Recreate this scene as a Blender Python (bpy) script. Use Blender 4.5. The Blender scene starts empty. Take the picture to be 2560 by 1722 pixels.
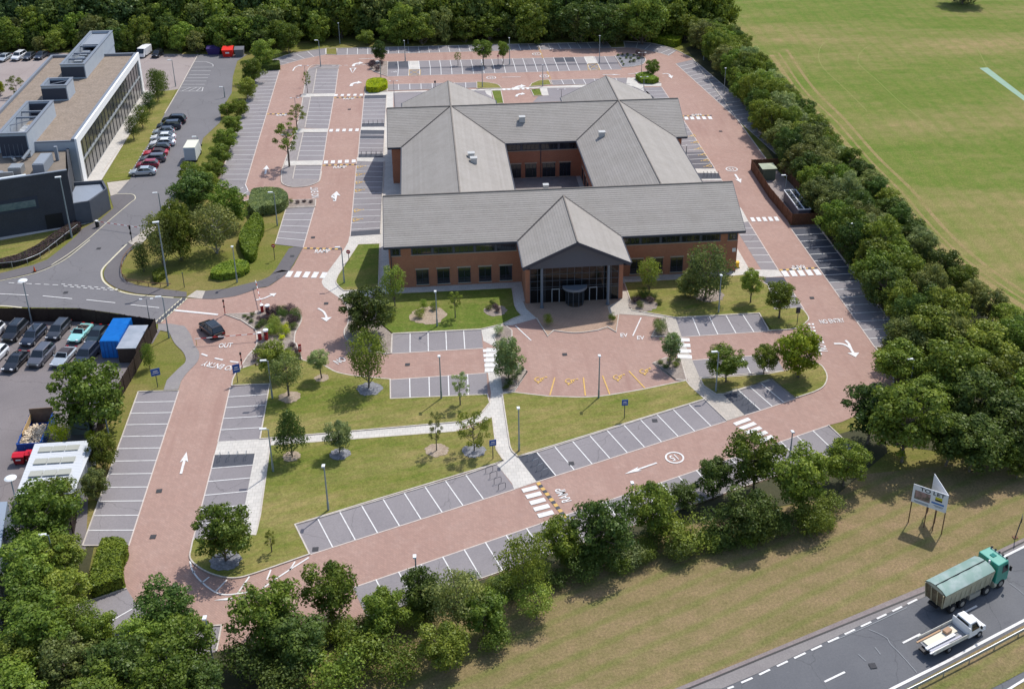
import bpy, math, random
import numpy as np
from mathutils import Vector, Matrix
from mathutils.geometry import tessellate_polygon
random.seed(7); rng = np.random.default_rng(11)
SC = bpy.context.scene; COL = SC.collection
R = math.radians

# ------------------------------------------------------------------ camera
F_, YAW, PITCH, ROLL, PX, PY, CH = 2893.0, .1163, .4499, .0041, 105.3, -253.5, 79.2
def cam_axes():
    cy, sy, cp, sp, cr, sr = math.cos(YAW), math.sin(YAW), math.cos(PITCH), math.sin(PITCH), math.cos(ROLL), math.sin(ROLL)
    fwd = Vector((sy*cp, cy*cp, -sp)); right = Vector((cy, -sy, 0)); up = right.cross(fwd)
    return cr*right+sr*up, -sr*right+cr*up, fwd
RT, UP, FW = cam_axes()
cd = bpy.data.cameras.new('camera'); cam = bpy.data.objects.new('camera', cd); COL.objects.link(cam)
cd.sensor_width = 36; cd.lens = F_/2560*36; cd.shift_x = -PX/2560; cd.shift_y = PY/2560
cd.clip_start = 1; cd.clip_end = 6000
cam.matrix_world = Matrix(((RT.x, UP.x, -FW.x, 0), (RT.y, UP.y, -FW.y, 0), (RT.z, UP.z, -FW.z, CH), (0, 0, 0, 1)))
SC.camera = cam
def gp(px, py, z=0.0):                       # survey: photo coordinate -> point at height z in the place
    d = RT*((px-1280-PX)/F_) - UP*((py-861-PY)/F_) + FW
    t = (CH-z)/-d.z
    return Vector((d.x*t, d.y*t, z))
def proj(p):
    v = Vector(p)-Vector((0, 0, CH)); w = v.dot(FW)
    return v.dot(RT)/w*F_+1280+PX, -v.dot(UP)/w*F_+861+PY
def tile(c, r, x, y):
    s = 640/2331 if r < 3 else 640/2323
    return 640*c+x*s, 430*r+y*s
def P(s, z=0.0):                             # list of points; ~ marks a point on a curve
    out, fl, cur = [], [], None
    for t in s.split():
        c = '~' in t; t = t.replace('~', '')
        if ':' in t: cur, t = t.split(':')
        x, y = map(float, t.split(','))
        if cur == 'W': p = Vector((x, y, z))
        elif cur == 'F': p = gp(x*1.0983, y*1.0983, z)
        else: p = gp(*tile(int(cur[0]), int(cur[1]), x, y), z)
        out.append(p); fl.append(c)
    if not any(fl): return out
    res = []; n = len(out)
    for i in range(n-1):
        res.append(out[i])
        if fl[i] and fl[i+1]:
            p0 = out[i-1] if i > 0 else out[i]; p3 = out[i+2] if i+2 < n else out[i+1]
            if not (i > 0 and fl[i-1]): p0 = out[i]*2-out[i+1]
            if not (i+2 < n and fl[i+2]): p3 = out[i+1]*2-out[i]
            p1, p2 = out[i], out[i+1]
            for k in (1, 2, 3, 4):
                u = k/5
                res.append(.5*((2*p1)+(p2-p0)*u+(2*p0-5*p1+4*p2-p3)*u*u+(3*p1-p0-3*p2+p3)*u*u*u))
    res.append(out[-1])
    return res
def P1(s, z=0.0): return P(s, z)[0]

# ------------------------------------------------------------------ object helpers
def tag(o, label=None, cat=None, group=None, kind=None):
    if label: o['label'] = label
    if cat: o['category'] = cat
    if group: o['group'] = group
    if kind: o['kind'] = kind
    return o
def thing(name, label, cat, loc=(0, 0, 0), rotz=0, group=None):
    o = bpy.data.objects.new(name, None); COL.objects.link(o); o.location = loc; o.rotation_euler = (0, 0, rotz)
    o.empty_display_size = .3
    return tag(o, label, cat, group)
def link(name, me, parent=None, loc=None, mat=None):
    o = bpy.data.objects.new(name, me); COL.objects.link(o)
    if parent: o.parent = parent
    if loc is not None: o.location = loc
    if mat: 
        if len(me.materials) == 0: me.materials.append(mat)
        else: o.material_slots[0].link = 'OBJECT'; o.material_slots[0].material = mat
    return o
def copy_tree(o, parent=None):
    c = o.copy(); COL.objects.link(c); c.parent = parent
    for ch in [k for k in o.children]: copy_tree(ch, c)
    return c
class MB:
    def __init__(s, org=(0, 0, 0)): s.v = []; s.f = []; s.m = []; s.o = Vector(org); s.mi = 0
    def add(s, vs, fs):
        b = len(s.v); s.v += [tuple(Vector(v)-s.o) for v in vs]; s.f += [tuple(b+i for i in f) for f in fs]; s.m += [s.mi]*len(fs); return s
    def box(s, c, d, rz=0, tilt=0):
        c = Vector(c); x, y, z = d[0]/2, d[1]/2, d[2]/2; m = Matrix.Rotation(rz, 3, 'Z') @ Matrix.Rotation(tilt, 3, 'X')
        vs = [c+m @ Vector((a*x, b*y, e*z)) for e in (-1, 1) for a, b in ((-1, -1), (1, -1), (1, 1), (-1, 1))]
        return s.add(vs, [(3, 2, 1, 0), (4, 5, 6, 7), (0, 1, 5, 4), (1, 2, 6, 5), (2, 3, 7, 6), (3, 0, 4, 7)])
    def bx(s, x0, x1, y0, y1, z0, z1): return s.box(((x0+x1)/2, (y0+y1)/2, (z0+z1)/2), (x1-x0, y1-y0, z1-z0))
    def quad(s, a, b, c, d): return s.add([a, b, c, d], [(0, 1, 2, 3)])
    def poly(s, pts, z=None):
        pts = [Vector((p[0], p[1], z if z is not None else p[2])) for p in pts]
        ar = sum(pts[i].x*pts[(i+1) % len(pts)].y-pts[(i+1) % len(pts)].x*pts[i].y for i in range(len(pts)))
        if ar < 0: pts = pts[::-1]
        return s.add(pts, [tuple(t) for t in _tess(pts)])
    def prism(s, pts, z0, z1):
        pts = [Vector((p[0], p[1], 0)) for p in pts]; n = len(pts)
        ar = sum(pts[i].x*pts[(i+1) % n].y-pts[(i+1) % n].x*pts[i].y for i in range(n))
        if ar < 0: pts = pts[::-1]
        s.poly(pts, z1)
        vs = [(p.x, p.y, z0) for p in pts]+[(p.x, p.y, z1) for p in pts]
        return s.add(vs, [(i, (i+1) % n, n+(i+1) % n, n+i) for i in range(n)])
    def tube(s, p0, p1, r0, r1=None, n=8, cap=True):
        p0, p1 = Vector(p0), Vector(p1); r1 = r0 if r1 is None else r1
        d = (p1-p0).normalized(); a = d.orthogonal().normalized(); b = d.cross(a)
        vs = [p+(a*math.cos(2*math.pi*k/n)+b*math.sin(2*math.pi*k/n))*r for p, r in ((p0, r0), (p1, r1)) for k in range(n)]
        fs = [(k, (k+1) % n, n+(k+1) % n, n+k) for k in range(n)]
        if cap: fs += [tuple(range(n))[::-1], tuple(range(n, 2*n))]
        return s.add(vs, fs)
    def pipe(s, pts, r, n=6):
        for a, b in zip(pts[:-1], pts[1:]): s.tube(a, b, r, r, n)
        return s
    def strip(s, pts, w, z0, z1=None, closed=False, off=0):       # ribbon (z1 None) or kerb along a polyline
        pts = [Vector((p[0], p[1], 0)) for p in pts]
        q = [pts[0]]
        for p in pts[1:]:
            if (p-q[-1]).length > .02: q.append(p)
        if closed and (q[0]-q[-1]).length < .02: q.pop()
        n = len(q); L = []; Rr = []
        for i in range(n):
            a = q[i-1] if (i > 0 or closed) else q[i]; b = q[(i+1) % n] if (i < n-1 or closed) else q[i]
            d1 = (q[i]-a); d2 = (b-q[i])
            if d1.length < 1e-6: d1 = d2
            if d2.length < 1e-6: d2 = d1
            d1.normalize(); d2.normalize(); n1 = Vector((-d1.y, d1.x, 0)); n2 = Vector((-d2.y, d2.x, 0)); m = n1+n2
            m = m/max(m.length_squared, .6)*2*.5 if m.length > .3 else n1
            m = m*2 if False else m
            k = (n1+n2); k = k*(1/max(.5, k.dot(n1))) if k.length > .3 else n1
            L.append(q[i]+k*(off+w/2)); Rr.append(q[i]+k*(off-w/2))
        m = n if closed else n-1
        for i in range(m):
            j = (i+1) % n
            if z1 is None: s.add([(Rr[i].x, Rr[i].y, z0), (Rr[j].x, Rr[j].y, z0), (L[j].x, L[j].y, z0), (L[i].x, L[i].y, z0)], [(0, 1, 2, 3)])
            else:
                vs = [(p.x, p.y, z) for z in (z0, z1) for p in (Rr[i], Rr[j], L[j], L[i])]
                fs = [(4, 5, 6, 7), (0, 1, 5, 4), (2, 3, 7, 6)]
                if not closed and i == 0: fs.append((3, 0, 4, 7))
                if not closed and i == m-1: fs.append((1, 2, 6, 5))
                s.add(vs, fs)
        return s
    def build(s, name, mat, parent=None, smooth=False, loc=None):
        me = bpy.data.meshes.new(name); me.from_pydata(s.v, [], s.f)
        for m in (mat if isinstance(mat, (list, tuple)) else [mat]): me.materials.append(m)
        if isinstance(mat, (list, tuple)): me.polygons.foreach_set('material_index', s.m)
        if smooth: me.polygons.foreach_set('use_smooth', [True]*len(me.polygons))
        me.update()
        o = bpy.data.objects.new(name, me); COL.objects.link(o)
        if parent: o.parent = parent
        if loc is not None: o.location = loc
        return o
def _tess(pts):
    pl = [(p.x, p.y, 0) for p in pts]; out = []
    for t in tessellate_polygon([[Vector(p) for p in pl]]):
        a, b, c = (pts[i] for i in t)
        if (b.x-a.x)*(c.y-a.y)-(b.y-a.y)*(c.x-a.x) < 0: t = (t[0], t[2], t[1])
        out.append(t)
    return out
def bevel(o, w=.03, seg=2):
    m = o.modifiers.new('bevel', 'BEVEL'); m.width = w; m.segments = seg; m.limit_method = 'ANGLE'; m.angle_limit = R(35); return o

# ------------------------------------------------------------------ materials
def nt(name):
    m = bpy.data.materials.new(name); m.use_nodes = True; t = m.node_tree; t.nodes.clear()
    out = t.nodes.new('ShaderNodeOutputMaterial'); b = t.nodes.new('ShaderNodeBsdfPrincipled'); t.links.new(b.outputs[0], out.inputs[0])
    return m, t, b, out
def N(t, typ, **k):
    n = t.nodes.new(typ)
    for a, v in k.items():
        if a == 'inp':
            for i, x in v.items(): n.inputs[i].default_value = x
        else: setattr(n, a, v)
    return n
def c4(c): return (c[0], c[1], c[2], 1)
def mixc(t, fac, a, b, mode='MIX'):
    n = N(t, 'ShaderNodeMix', data_type='RGBA', blend_type=mode)
    if isinstance(fac, (int, float)): n.inputs[0].default_value = fac
    else: t.links.new(fac, n.inputs[0])
    for i, v in ((6, a), (7, b)):
        if isinstance(v, (tuple, list)): n.inputs[i].default_value = c4(v)
        else: t.links.new(v, n.inputs[i])
    return n.outputs[2]
def noise(t, vec, scale, detail=3, rough=.55):
    n = N(t, 'ShaderNodeTexNoise', inp={'Scale': scale, 'Detail': detail, 'Roughness': rough}); t.links.new(vec, n.inputs['Vector']); return n.outputs['Fac']
def ramp(t, fac, lo, hi):
    n = N(t, 'ShaderNodeMapRange', inp={1: lo, 2: hi}); t.links.new(fac, n.inputs[0]); return n.outputs[0]
MATS = {}
def mat(name, col, col2=None, scale=.25, rough=.85, fine=0, fscale=8, metal=0, bump=0, spec=.3, lo=.35, hi=.65, coat=0):
    if name in MATS: return MATS[name]
    m, t, b, out = nt(name); b.inputs['Roughness'].default_value = rough; b.inputs['Metallic'].default_value = metal
    b.inputs['Specular IOR Level'].default_value = spec; b.inputs['Coat Weight'].default_value = coat
    g = N(t, 'ShaderNodeNewGeometry'); c = None
    pos = g.outputs['Position']
    if col2 is not None: c = mixc(t, ramp(t, noise(t, pos, scale, 4), lo, hi), col, col2)
    if fine:
        f = ramp(t, noise(t, pos, fscale, 4, .7), .3, .7); base = c if c is not None else col
        dk = tuple(max(0, x*(1-fine)) for x in col); 
        c = mixc(t, f, mixc(t, 1.0, base, (1-fine,)*3, 'MULTIPLY'), mixc(t, 1.0, base, (1+fine,)*3, 'MULTIPLY'))
        if bump:
            bp = N(t, 'ShaderNodeBump', inp={'Strength': bump, 'Distance': .03}); t.links.new(f, bp.inputs['Height']); t.links.new(bp.outputs[0], b.inputs['Normal'])
    if c is None: b.inputs['Base Color'].default_value = c4(col)
    else: t.links.new(c, b.inputs['Base Color'])
    MATS[name] = m; return m
def brickpave():
    m, t, b, out = nt('block_paving'); g = N(t, 'ShaderNodeNewGeometry'); pos = g.outputs['Position']
    base = mixc(t, ramp(t, noise(t, pos, .09, 4), .35, .68), (.378, .245, .202), (.412, .276, .228))
    base = mixc(t, ramp(t, noise(t, pos, .7, 5, .7), .5, .8), base, (.44, .305, .258))
    br = N(t, 'ShaderNodeTexBrick', inp={'Scale': 1.0, 'Mortar Size': .012, 'Brick Width': .42, 'Row Height': .21, 'Bias': 0, 'Color1': (.92, .92, .92, 1), 'Color2': (1.08, 1.07, 1.06, 1), 'Mortar': (.78, .77, .76, 1)})
    mp = N(t, 'ShaderNodeMapping'); mp.inputs['Rotation'].default_value = (0, 0, R(45)); t.links.new(pos, mp.inputs[0]); t.links.new(mp.outputs[0], br.inputs['Vector'])
    base = mixc(t, .9, base, br.outputs[0], 'MULTIPLY')
    st = N(t, 'ShaderNodeMapping'); st.inputs['Scale'].default_value = (1.1, .12, 1); t.links.new(pos, st.inputs[0])
    base = mixc(t, ramp(t, noise(t, st.outputs[0], .45, 3), .56, .8), base, (.325, .2, .165))
    t.links.new(base, b.inputs['Base Color']); b.inputs['Roughness'].default_value = .9; b.inputs['Specular IOR Level'].default_value = .2
    return m
def asphalt(name, c, c2, sc=.12):
    m, t, b, out = nt(name); g = N(t, 'ShaderNodeNewGeometry'); pos = g.outputs['Position']
    base = mixc(t, ramp(t, noise(t, pos, sc, 5, .6), .35, .68), c, c2)
    f = noise(t, pos, 5.5, 5, .8)
    base = mixc(t, ramp(t, f, .3, .7), mixc(t, 1.0, base, (.88,)*3, 'MULTIPLY'), mixc(t, 1.0, base, (1.13,)*3, 'MULTIPLY'))
    s = noise(t, pos, .55, 4, .7)
    base = mixc(t, ramp(t, s, .62, .78), base, mixc(t, 1.0, base, (.78, .78, .8), 'MULTIPLY'))
    cr = N(t, 'ShaderNodeTexVoronoi', feature='DISTANCE_TO_EDGE', inp={'Scale': .11}); 
    wv = N(t, 'ShaderNodeVectorMath', operation='ADD'); nz = N(t, 'ShaderNodeTexNoise', inp={'Scale': .8, 'Detail': 4}); t.links.new(pos, nz.inputs['Vector'])
    t.links.new(pos, wv.inputs[0]); t.links.new(nz.outputs['Color'], wv.inputs[1]); t.links.new(wv.outputs[0], cr.inputs['Vector'])
    base = mixc(t, ramp(t, cr.outputs['Distance'], .006, .0), base, mixc(t, 1.0, base, (.72,)*3, 'MULTIPLY'))
    t.links.new(base, b.inputs['Base Color']); b.inputs['Roughness'].default_value = .88; b.inputs['Specular IOR Level'].default_value = .25
    return m
def grass(name, g1, g2, dry, lo=.45, hi=.7, ang=0, stretch=.25, dsc=.12, mow=0, mang=0, mw=2.2, dist=3):
    m, t, b, out = nt(name); g = N(t, 'ShaderNodeNewGeometry'); pos = g.outputs['Position']
    mp = N(t, 'ShaderNodeMapping'); mp.inputs['Rotation'].default_value = (0, 0, ang); mp.inputs['Scale'].default_value = (stretch, 1, 1); t.links.new(pos, mp.inputs[0]); v = mp.outputs[0]
    base = mixc(t, ramp(t, noise(t, v, .22, 4), .35, .65), g1, g2)
    base = mixc(t, ramp(t, noise(t, v, dsc, 6, .68), lo, hi), base, dry)
    base = mixc(t, ramp(t, noise(t, pos, 1.3, 5, .75), .5, .75), base, mixc(t, .5, base, dry))
    f = noise(t, pos, 4, 6, .9)
    base = mixc(t, ramp(t, noise(t, pos, .45, 4, .7), .35, .65), mixc(t, 1.0, base, (.86, .93, .82), 'MULTIPLY'), mixc(t, 1.0, base, (1.12, 1.07, 1.14), 'MULTIPLY'))
    base = mixc(t, ramp(t, f, .36, .64), mixc(t, 1.0, base, (.62,)*3, 'MULTIPLY'), mixc(t, 1.0, base, (1.34, 1.34, 1.3), 'MULTIPLY'))
    if mow:
        m2 = N(t, 'ShaderNodeMapping'); m2.inputs['Rotation'].default_value = (0, 0, mang); t.links.new(pos, m2.inputs[0])
        w = N(t, 'ShaderNodeTexWave', inp={'Scale': .314/mw, 'Distortion': dist, 'Detail': 4, 'Detail Scale': .8}); t.links.new(m2.outputs[0], w.inputs[0])
        k = N(t, 'ShaderNodeMath', operation='MULTIPLY', inp={1: mow}); t.links.new(ramp(t, w.outputs['Fac'], .6, 1), k.inputs[0])
        base = mixc(t, k.outputs[0], base, mixc(t, 1.0, base, (.72, .98, .6), 'MULTIPLY'))
    bp = N(t, 'ShaderNodeBump', inp={'Strength': .5, 'Distance': .08}); t.links.new(f, bp.inputs['Height']); t.links.new(bp.outputs[0], b.inputs['Normal'])
    t.links.new(base, b.inputs['Base Color']); b.inputs['Roughness'].default_value = .95; b.inputs['Specular IOR Level'].default_value = .1
    return m
def slabs(name, c, w=.6, h=.6):
    m, t, b, out = nt(name); g = N(t, 'ShaderNodeNewGeometry'); pos = g.outputs['Position']
    base = mixc(t, ramp(t, noise(t, pos, .5, 4), .35, .65), c, tuple(x*.9 for x in c))
    br = N(t, 'ShaderNodeTexBrick', offset=.5, inp={'Scale': 1.0, 'Mortar Size': .02, 'Brick Width': w, 'Row Height': h, 'Color1': (.93, .93, .93, 1), 'Color2': (1.06, 1.05, 1.04, 1), 'Mortar': (.72, .7, .68, 1)})
    t.links.new(pos, br.inputs['Vector']); base = mixc(t, .9, base, br.outputs[0], 'MULTIPLY')
    t.links.new(base, b.inputs['Base Color']); b.inputs['Roughness'].default_value = .9
    return m
M_BRICKP = brickpave()
M_ASPH = asphalt('bay_asphalt', (.245, .225, .232), (.28, .258, .262))
M_ASPH_D = asphalt('new_asphalt', (.075, .08, .098), (.09, .094, .11))
M_ASPH_M = asphalt('worn_dark_asphalt', (.125, .12, .135), (.15, .145, .158))
M_ROAD = asphalt('road_asphalt', (.17, .165, .172), (.195, .188, .195))
M_FOOT = asphalt('footway_asphalt', (.135, .125, .13), (.155, .145, .148))
M_HWY = asphalt('highway_asphalt', (.125, .128, .138), (.158, .16, .168))
M_YARD = asphalt('yard_asphalt', (.185, .165, .165), (.225, .2, .198))
M_LOT = asphalt('lot_asphalt', (.31, .26, .245), (.35, .3, .28))
M_GRASS = grass('rough_grass', (.145, .165, .033), (.18, .178, .045), (.26, .20, .085))
M_LAWN = grass('lawn_grass', (.145, .17, .033), (.185, .187, .045), (.31, .245, .105), lo=.38, hi=.70, dsc=.16, mow=.35, mang=R(70), mw=1.6)
M_LAWNG = grass('watered_lawn_grass', (.115, .165, .028), (.15, .18, .038), (.27, .22, .085), lo=.5, hi=.75, dsc=.14)
M_FIELD = grass('playing_field_grass', (.125, .175, .03), (.16, .19, .042), (.285, .225, .10), lo=.44, hi=.66, dsc=.04, ang=R(-86), stretch=.3, mow=.4, mang=R(4), mw=3.4, dist=1.6)
M_VERGE = grass('dry_verge_grass', (.17, .158, .058), (.215, .175, .078), (.29, .208, .12), lo=.36, hi=.66, dsc=.12, ang=R(-28), stretch=.13, mow=.6, mang=R(66), mw=2.4, dist=1.1)
M_PATH = slabs('path_slabs', (.5, .45, .39), .6, .6)
M_PATHW = slabs('pale_path_slabs', (.62, .59, .54), .6, .6)
M_PLAZA = slabs('buff_paving', (.42, .29, .21), .4, .4)
M_KERB = mat('kerb_concrete', (.5, .44, .38), (.6, .55, .49), 1.5, fine=.12)
M_EDGE = mat('edging_block', (.55, .47, .42), (.62, .54, .48), 2)
M_WHITE = mat('road_paint_white', (.74, .73, .71), (.58, .55, .53), 2.2, rough=.6, lo=.5, hi=.75)
M_YEL = mat('road_paint_yellow', (.68, .43, .10), (.58, .36, .12), 2, rough=.6)
M_CREAM = mat('road_paint_cream', (.68, .63, .45), (.6, .55, .42), 2, rough=.6)
M_SOIL = mat('gravel_bed', (.26, .21, .18), (.32, .27, .23), .8, fine=.3, fscale=4)
M_SLATE = mat('slate_chippings', (.17, .17, .19), (.27, .27, .28), 2.5, fine=.4, fscale=4)
M_CHIP = mat('bark_chips', (.33, .25, .18), (.4, .32, .24), 2, fine=.3, fscale=5)
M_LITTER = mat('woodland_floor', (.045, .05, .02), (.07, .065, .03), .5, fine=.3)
M_METAL = mat('galvanised_steel', (.42, .45, .47), rough=.45, metal=.6)
M_POLE = mat('painted_pole', (.28, .33, .35), rough=.5, metal=.2)
M_POLED = mat('dark_pole', (.06, .065, .08), rough=.5)
M_LAMPW = mat('lamp_housing', (.78, .8, .8), rough=.35)
M_BLACK = mat('black_plastic', (.02, .02, .022), rough=.5)
M_RUB = mat('tyre_rubber', (.025, .025, .027), rough=.8)
M_REDP = mat('red_paint', (.42, .03, .03), rough=.4)
M_WHP = mat('white_paint', (.8, .8, .8), rough=.4)
M_TIMB = mat('fence_timber', (.16, .085, .05), (.22, .13, .08), 3, fine=.25, fscale=6)
M_BARK = mat('bark', (.13, .10, .08), (.2, .17, .14), 4, fine=.3)
M_BARKL = mat('pale_bark', (.4, .38, .34), (.24, .2, .17), 6)
# ------------------------------------------------------------------ ground sheets
def sheet(name, pts, z, m):
    if isinstance(pts, str): pts = P(pts)
    return tag(MB().poly(pts, z).build(name, m), kind='structure')
Z_BASE, Z_A, Z_B, Z_BAY, Z_PATH, Z_MARK = 0, .02, .035, .05, .065, .08
sheet('ground', [(-1500, -600, 0), (1500, -600, 0), (1500, 2200, 0), (-1500, 2200, 0)], 0, M_GRASS)
KERB = MB(); EDGE = MB(); WL = MB(); YL = MB()
def kerb(s, w=.16, h=.12, closed=False): KERB.strip(P(s) if isinstance(s, str) else s, w, 0, Z_B+h, closed)
def edge(pts, w=.14): EDGE.strip(P(pts) if isinstance(pts, str) else pts, w, Z_BAY+.012)
def line(pts, w=.13, mb=None, z=Z_MARK): (mb or WL).strip(P(pts) if isinstance(pts, str) else pts, w, z)

# playing field, beyond the east belt
sheet('playing_field', 'F:1645,-40 1655,60 1690,130 1760,225 1880,350 1990,470 2090,590 2200,690 2331,770 2460,850 2700,960 3300,700 2600,-60', .024, M_FIELD)
sheet('cricket_pitch', '30:1925,622 2000,618 2480,990 2440,1000', .03, mat('artificial_wicket', (.24, .36, .26), (.28, .4, .3), 1, fine=.1))
W_ = MB(); FL = mat('faint_line_paint', (.25, .26, .07))
for s in ('30:~600,345 ~520,385 ~475,440 ~462,500 ~470,560 ~520,640 ~700,810 ~900,1010', '30:~960,400 ~880,445 ~830,500 ~820,550 ~835,595 ~1000,740 ~1200,930 ~1450,1130 ~1600,1250', '30:1900,430 1945,520 1990,612'): W_.strip(P(s), .11, .03)
tag(W_.build('field_line', FL), kind='structure')
DS = MB()
for dx, w_ in ((9, .5), (17, .9), (27, .5), (40, 1.1), (56, .5), (75, .7)):
    DS.strip(P(' '.join('F:~%g,%g' % (x+dx+rng.uniform(-1.5, 1.5), y-dx*.35) for x, y in ((1715, 140), (1775, 225), (1850, 300), (1925, 385), (2000, 460), (2060, 530), (2130, 600), (2210, 660), (2300, 720)))), w_, .036)
tag(DS.build('worn_mowing_line', grass('worn_grass', (.19, .19, .05), (.235, .21, .07), (.30, .225, .11), lo=.3, hi=.6, dsc=.3)), kind='structure')
# south verge and woodland floors
sheet('verge', 'F:-100,1700 150,1560 520,1500 760,1440 980,1350 1300,1240 1560,1190 1800,1150 1960,1080 2150,1060 2331,1020 2500,1000 2800,1100 2600,1800 1000,2000 0,2000', .012, M_VERGE)
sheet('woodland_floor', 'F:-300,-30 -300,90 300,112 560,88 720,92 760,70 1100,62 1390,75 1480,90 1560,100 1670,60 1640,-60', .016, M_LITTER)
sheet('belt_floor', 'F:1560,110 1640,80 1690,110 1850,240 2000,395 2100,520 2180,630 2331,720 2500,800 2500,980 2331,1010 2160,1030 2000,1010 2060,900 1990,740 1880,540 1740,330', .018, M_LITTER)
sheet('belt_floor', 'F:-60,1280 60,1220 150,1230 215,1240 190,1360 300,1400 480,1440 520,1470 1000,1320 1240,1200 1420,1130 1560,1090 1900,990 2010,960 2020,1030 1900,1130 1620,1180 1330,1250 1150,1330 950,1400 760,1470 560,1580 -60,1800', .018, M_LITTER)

# west: yard, estate road, neighbour's car parks
sheet('west_car_park', '00:-900,470 1810,497 1620,815 1500,835 1310,850 -900,900', Z_A, M_LOT)
sheet('west_car_park', 'F:-200,170 105,170 105,330 -200,330', .03, M_LOT)
sheet('estate_road', '00:1810,497 2250,500 2160,560 2120,700 2110,850 2010,1010 2010,1110 1850,1260 1780,1500 01:1740,0 1640,60 1600,250 1540,340 ~1400,460 ~1300,540 ~1150,660 ~1000,820 ~945,880 ~925,930 ~950,1000 ~1060,1075 ~1230,1120 1580,1148 1690,1150 1430,1385 1360,1350 1080,1290 700,1240 300,1235 0,1225 -900,1215 -900,1015 0,995 300,925 470,860 620,775 970,470 ~1180,290 ~1230,250 ~1225,218 ~1170,205 ~1060,205 1190,60 00:1190,1566 1360,1300 1500,1040 1620,820', Z_B, M_ROAD)
sheet('yard', 'F:-400,755 0,748 110,755 352,740 300,840 255,905 235,960 205,1050 195,1250 -60,1330 -400,1300', Z_A, M_YARD)
# footways beside the estate road
sheet('footway', '01:-400,1010 0,990 300,922 470,858 620,772 970,468 870,455 750,520 690,590 560,700 430,800 300,850 0,925 -400,950', Z_PATH, M_FOOT)
sheet('footway', '01:970,468 ~1180,290 ~1230,250 ~1225,218 ~1170,205 1060,205 1000,225 1035,330 900,450', Z_PATH, M_FOOT)
sheet('footway', '01:1165,650 1000,820 ~965,870 ~945,930 ~975,1000 ~1080,1065 ~1240,1108 1580,1138 1700,1140 1700,1095 1500,1070 ~1240,1030 ~1150,990 ~1105,930 ~1105,870 ~1140,790 ~1180,730 1250,680', Z_PATH, M_FOOT)
sheet('footway', '01:1165,645 1330,520 1480,420 1540,345 1545,420 1380,560 1260,690', Z_PATH, M_PATH)
sheet('footway', '01:1700,1142 1790,1080 1870,1085 1840,1158', Z_PATH, M_PATH)
sheet('footway', '01:1870,1085 ~2060,1065 ~2331,1000 11:~0,1005 ~110,960 ~150,925 235,895 305,905 ~240,960 ~110,1045 0,1060 01:~2331,1070 ~2150,1130 ~1950,1160 1840,1158', Z_PATH, M_FOOT)
sheet('footway', '11:150,925 180,890 300,700 345,685 430,690 305,905', Z_PATH, M_FOOT)
sheet('footway', [(-60.3, 190, 0), (-57.5, 190, 0), (-57.5, 247, 0), (-60.3, 247, 0)], Z_PATH, M_PATHW)
sheet('fence_margin', [(-75, 150.2, 0), (-59.5, 148.1, 0), (-48.3, 146.4, 0), (-37.2, 141.6, 0), (-37.6, 138, 0), (-42, 139.5, 0), (-75, 144, 0)], .045, M_YARD)
sheet('footway', '01:975,100 1010,225 1060,205 1180,75', Z_PATH, M_PATH)
sheet('footway', '01:1440,1385 1560,1385 ~1680,1405 ~1735,1480 ~1765,1566 02:~1775,20 ~1815,80 ~1800,160 ~1700,270 ~1650,340 1625,415 1490,420 ~1520,330 ~1620,230 ~1690,160 ~1670,80 01:~1590,1560 ~1540,1460 1440,1440', Z_PATH, mat('grey_footpath', (.25, .23, .23), (.28, .26, .25), 1, fine=.12))
sheet('footway', '01:0,625 600,515 850,460 850,430 760,450 0,590', Z_PATH, M_PATHW)

# highway
HL = '33:-1200,1800 0,1262 1415,690 2331,232 3200,-230'
sheet('highway', '23:-800,2400 1480,1566 2331,1222 33:0,1225 1415,635 2331,195 3300,-290 3500,1000 2331,1500 1900,1720 0,2700', Z_A, M_HWY)
sheet('hard_strip', '23:-800,2400 1480,1566 2331,1222 33:0,1225 1415,635 2331,195 3300,-290 3300,-215 2331,235 1415,700 0,1268 23:1600,1566 -300,2400', Z_PATH, mat('verge_kerb_strip', (.23, .19, .185), (.26, .22, .21), 1, fine=.2))
line('23:1000,1800 1600,1566 33:0,1266 1415,694 2331,232 3200,-210', .16, z=.085, mb=(DKL := MB()))
tag(DKL.build('drain_channel', M_BLACK), kind='structure')
sheet('highway_edge_strip', '23:1600,1570 33:0,1272 1415,700 2331,240 2700,60 2700,100 2331,265 1395,745 850,985 0,1385 23:1900,1566', .045, mat('pale_asphalt', (.23, .21, .205), (.26, .24, .23), .6, fine=.15))
for a, b in (('23:2080,1512', '23:2182,1468'), ('23:2242,1440', '23:2340,1392'), ('23:1955,1566', '23:2012,1546'), ('23:1800,1640', '23:1880,1605')): line(a+' '+b, .2, z=.06)
for a, b in (((80, 1363), (178, 1317)), ((237, 1290), (340, 1242)), ((392, 1217), (487, 1174)), ((543, 1145), (642, 1100)), ((695, 1073), (788, 1029)), ((842, 1003), (935, 960)), ((988, 932), (1074, 891)), ((1128, 864), (1215, 822)), ((1266, 798), (1353, 756)), ((512, 1504), (697, 1415)), ((1222, 1152), (1382, 1070)), ((1768, 882), (1895, 815)), ((-200, 1850), (-20, 1765))):
    line('33:%g,%g %g,%g' % (a+b), .2, z=.06)
line('33:2135,372 2331,275 2900,0', .25, z=.06)
line('33:1000,1640 1130,1564 1620,1320 1880,1180 2331,942 2900,640', .28, z=.06)
sheet('central_reserve', '33:1060,1640 1250,1566 1900,1215 2331,985 2900,690 3200,1000 2331,1405 2000,1580 1700,1730', .05, M_VERGE)
line('33:2170,1580 2331,1480 2700,1290', .22, z=.06)
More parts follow.
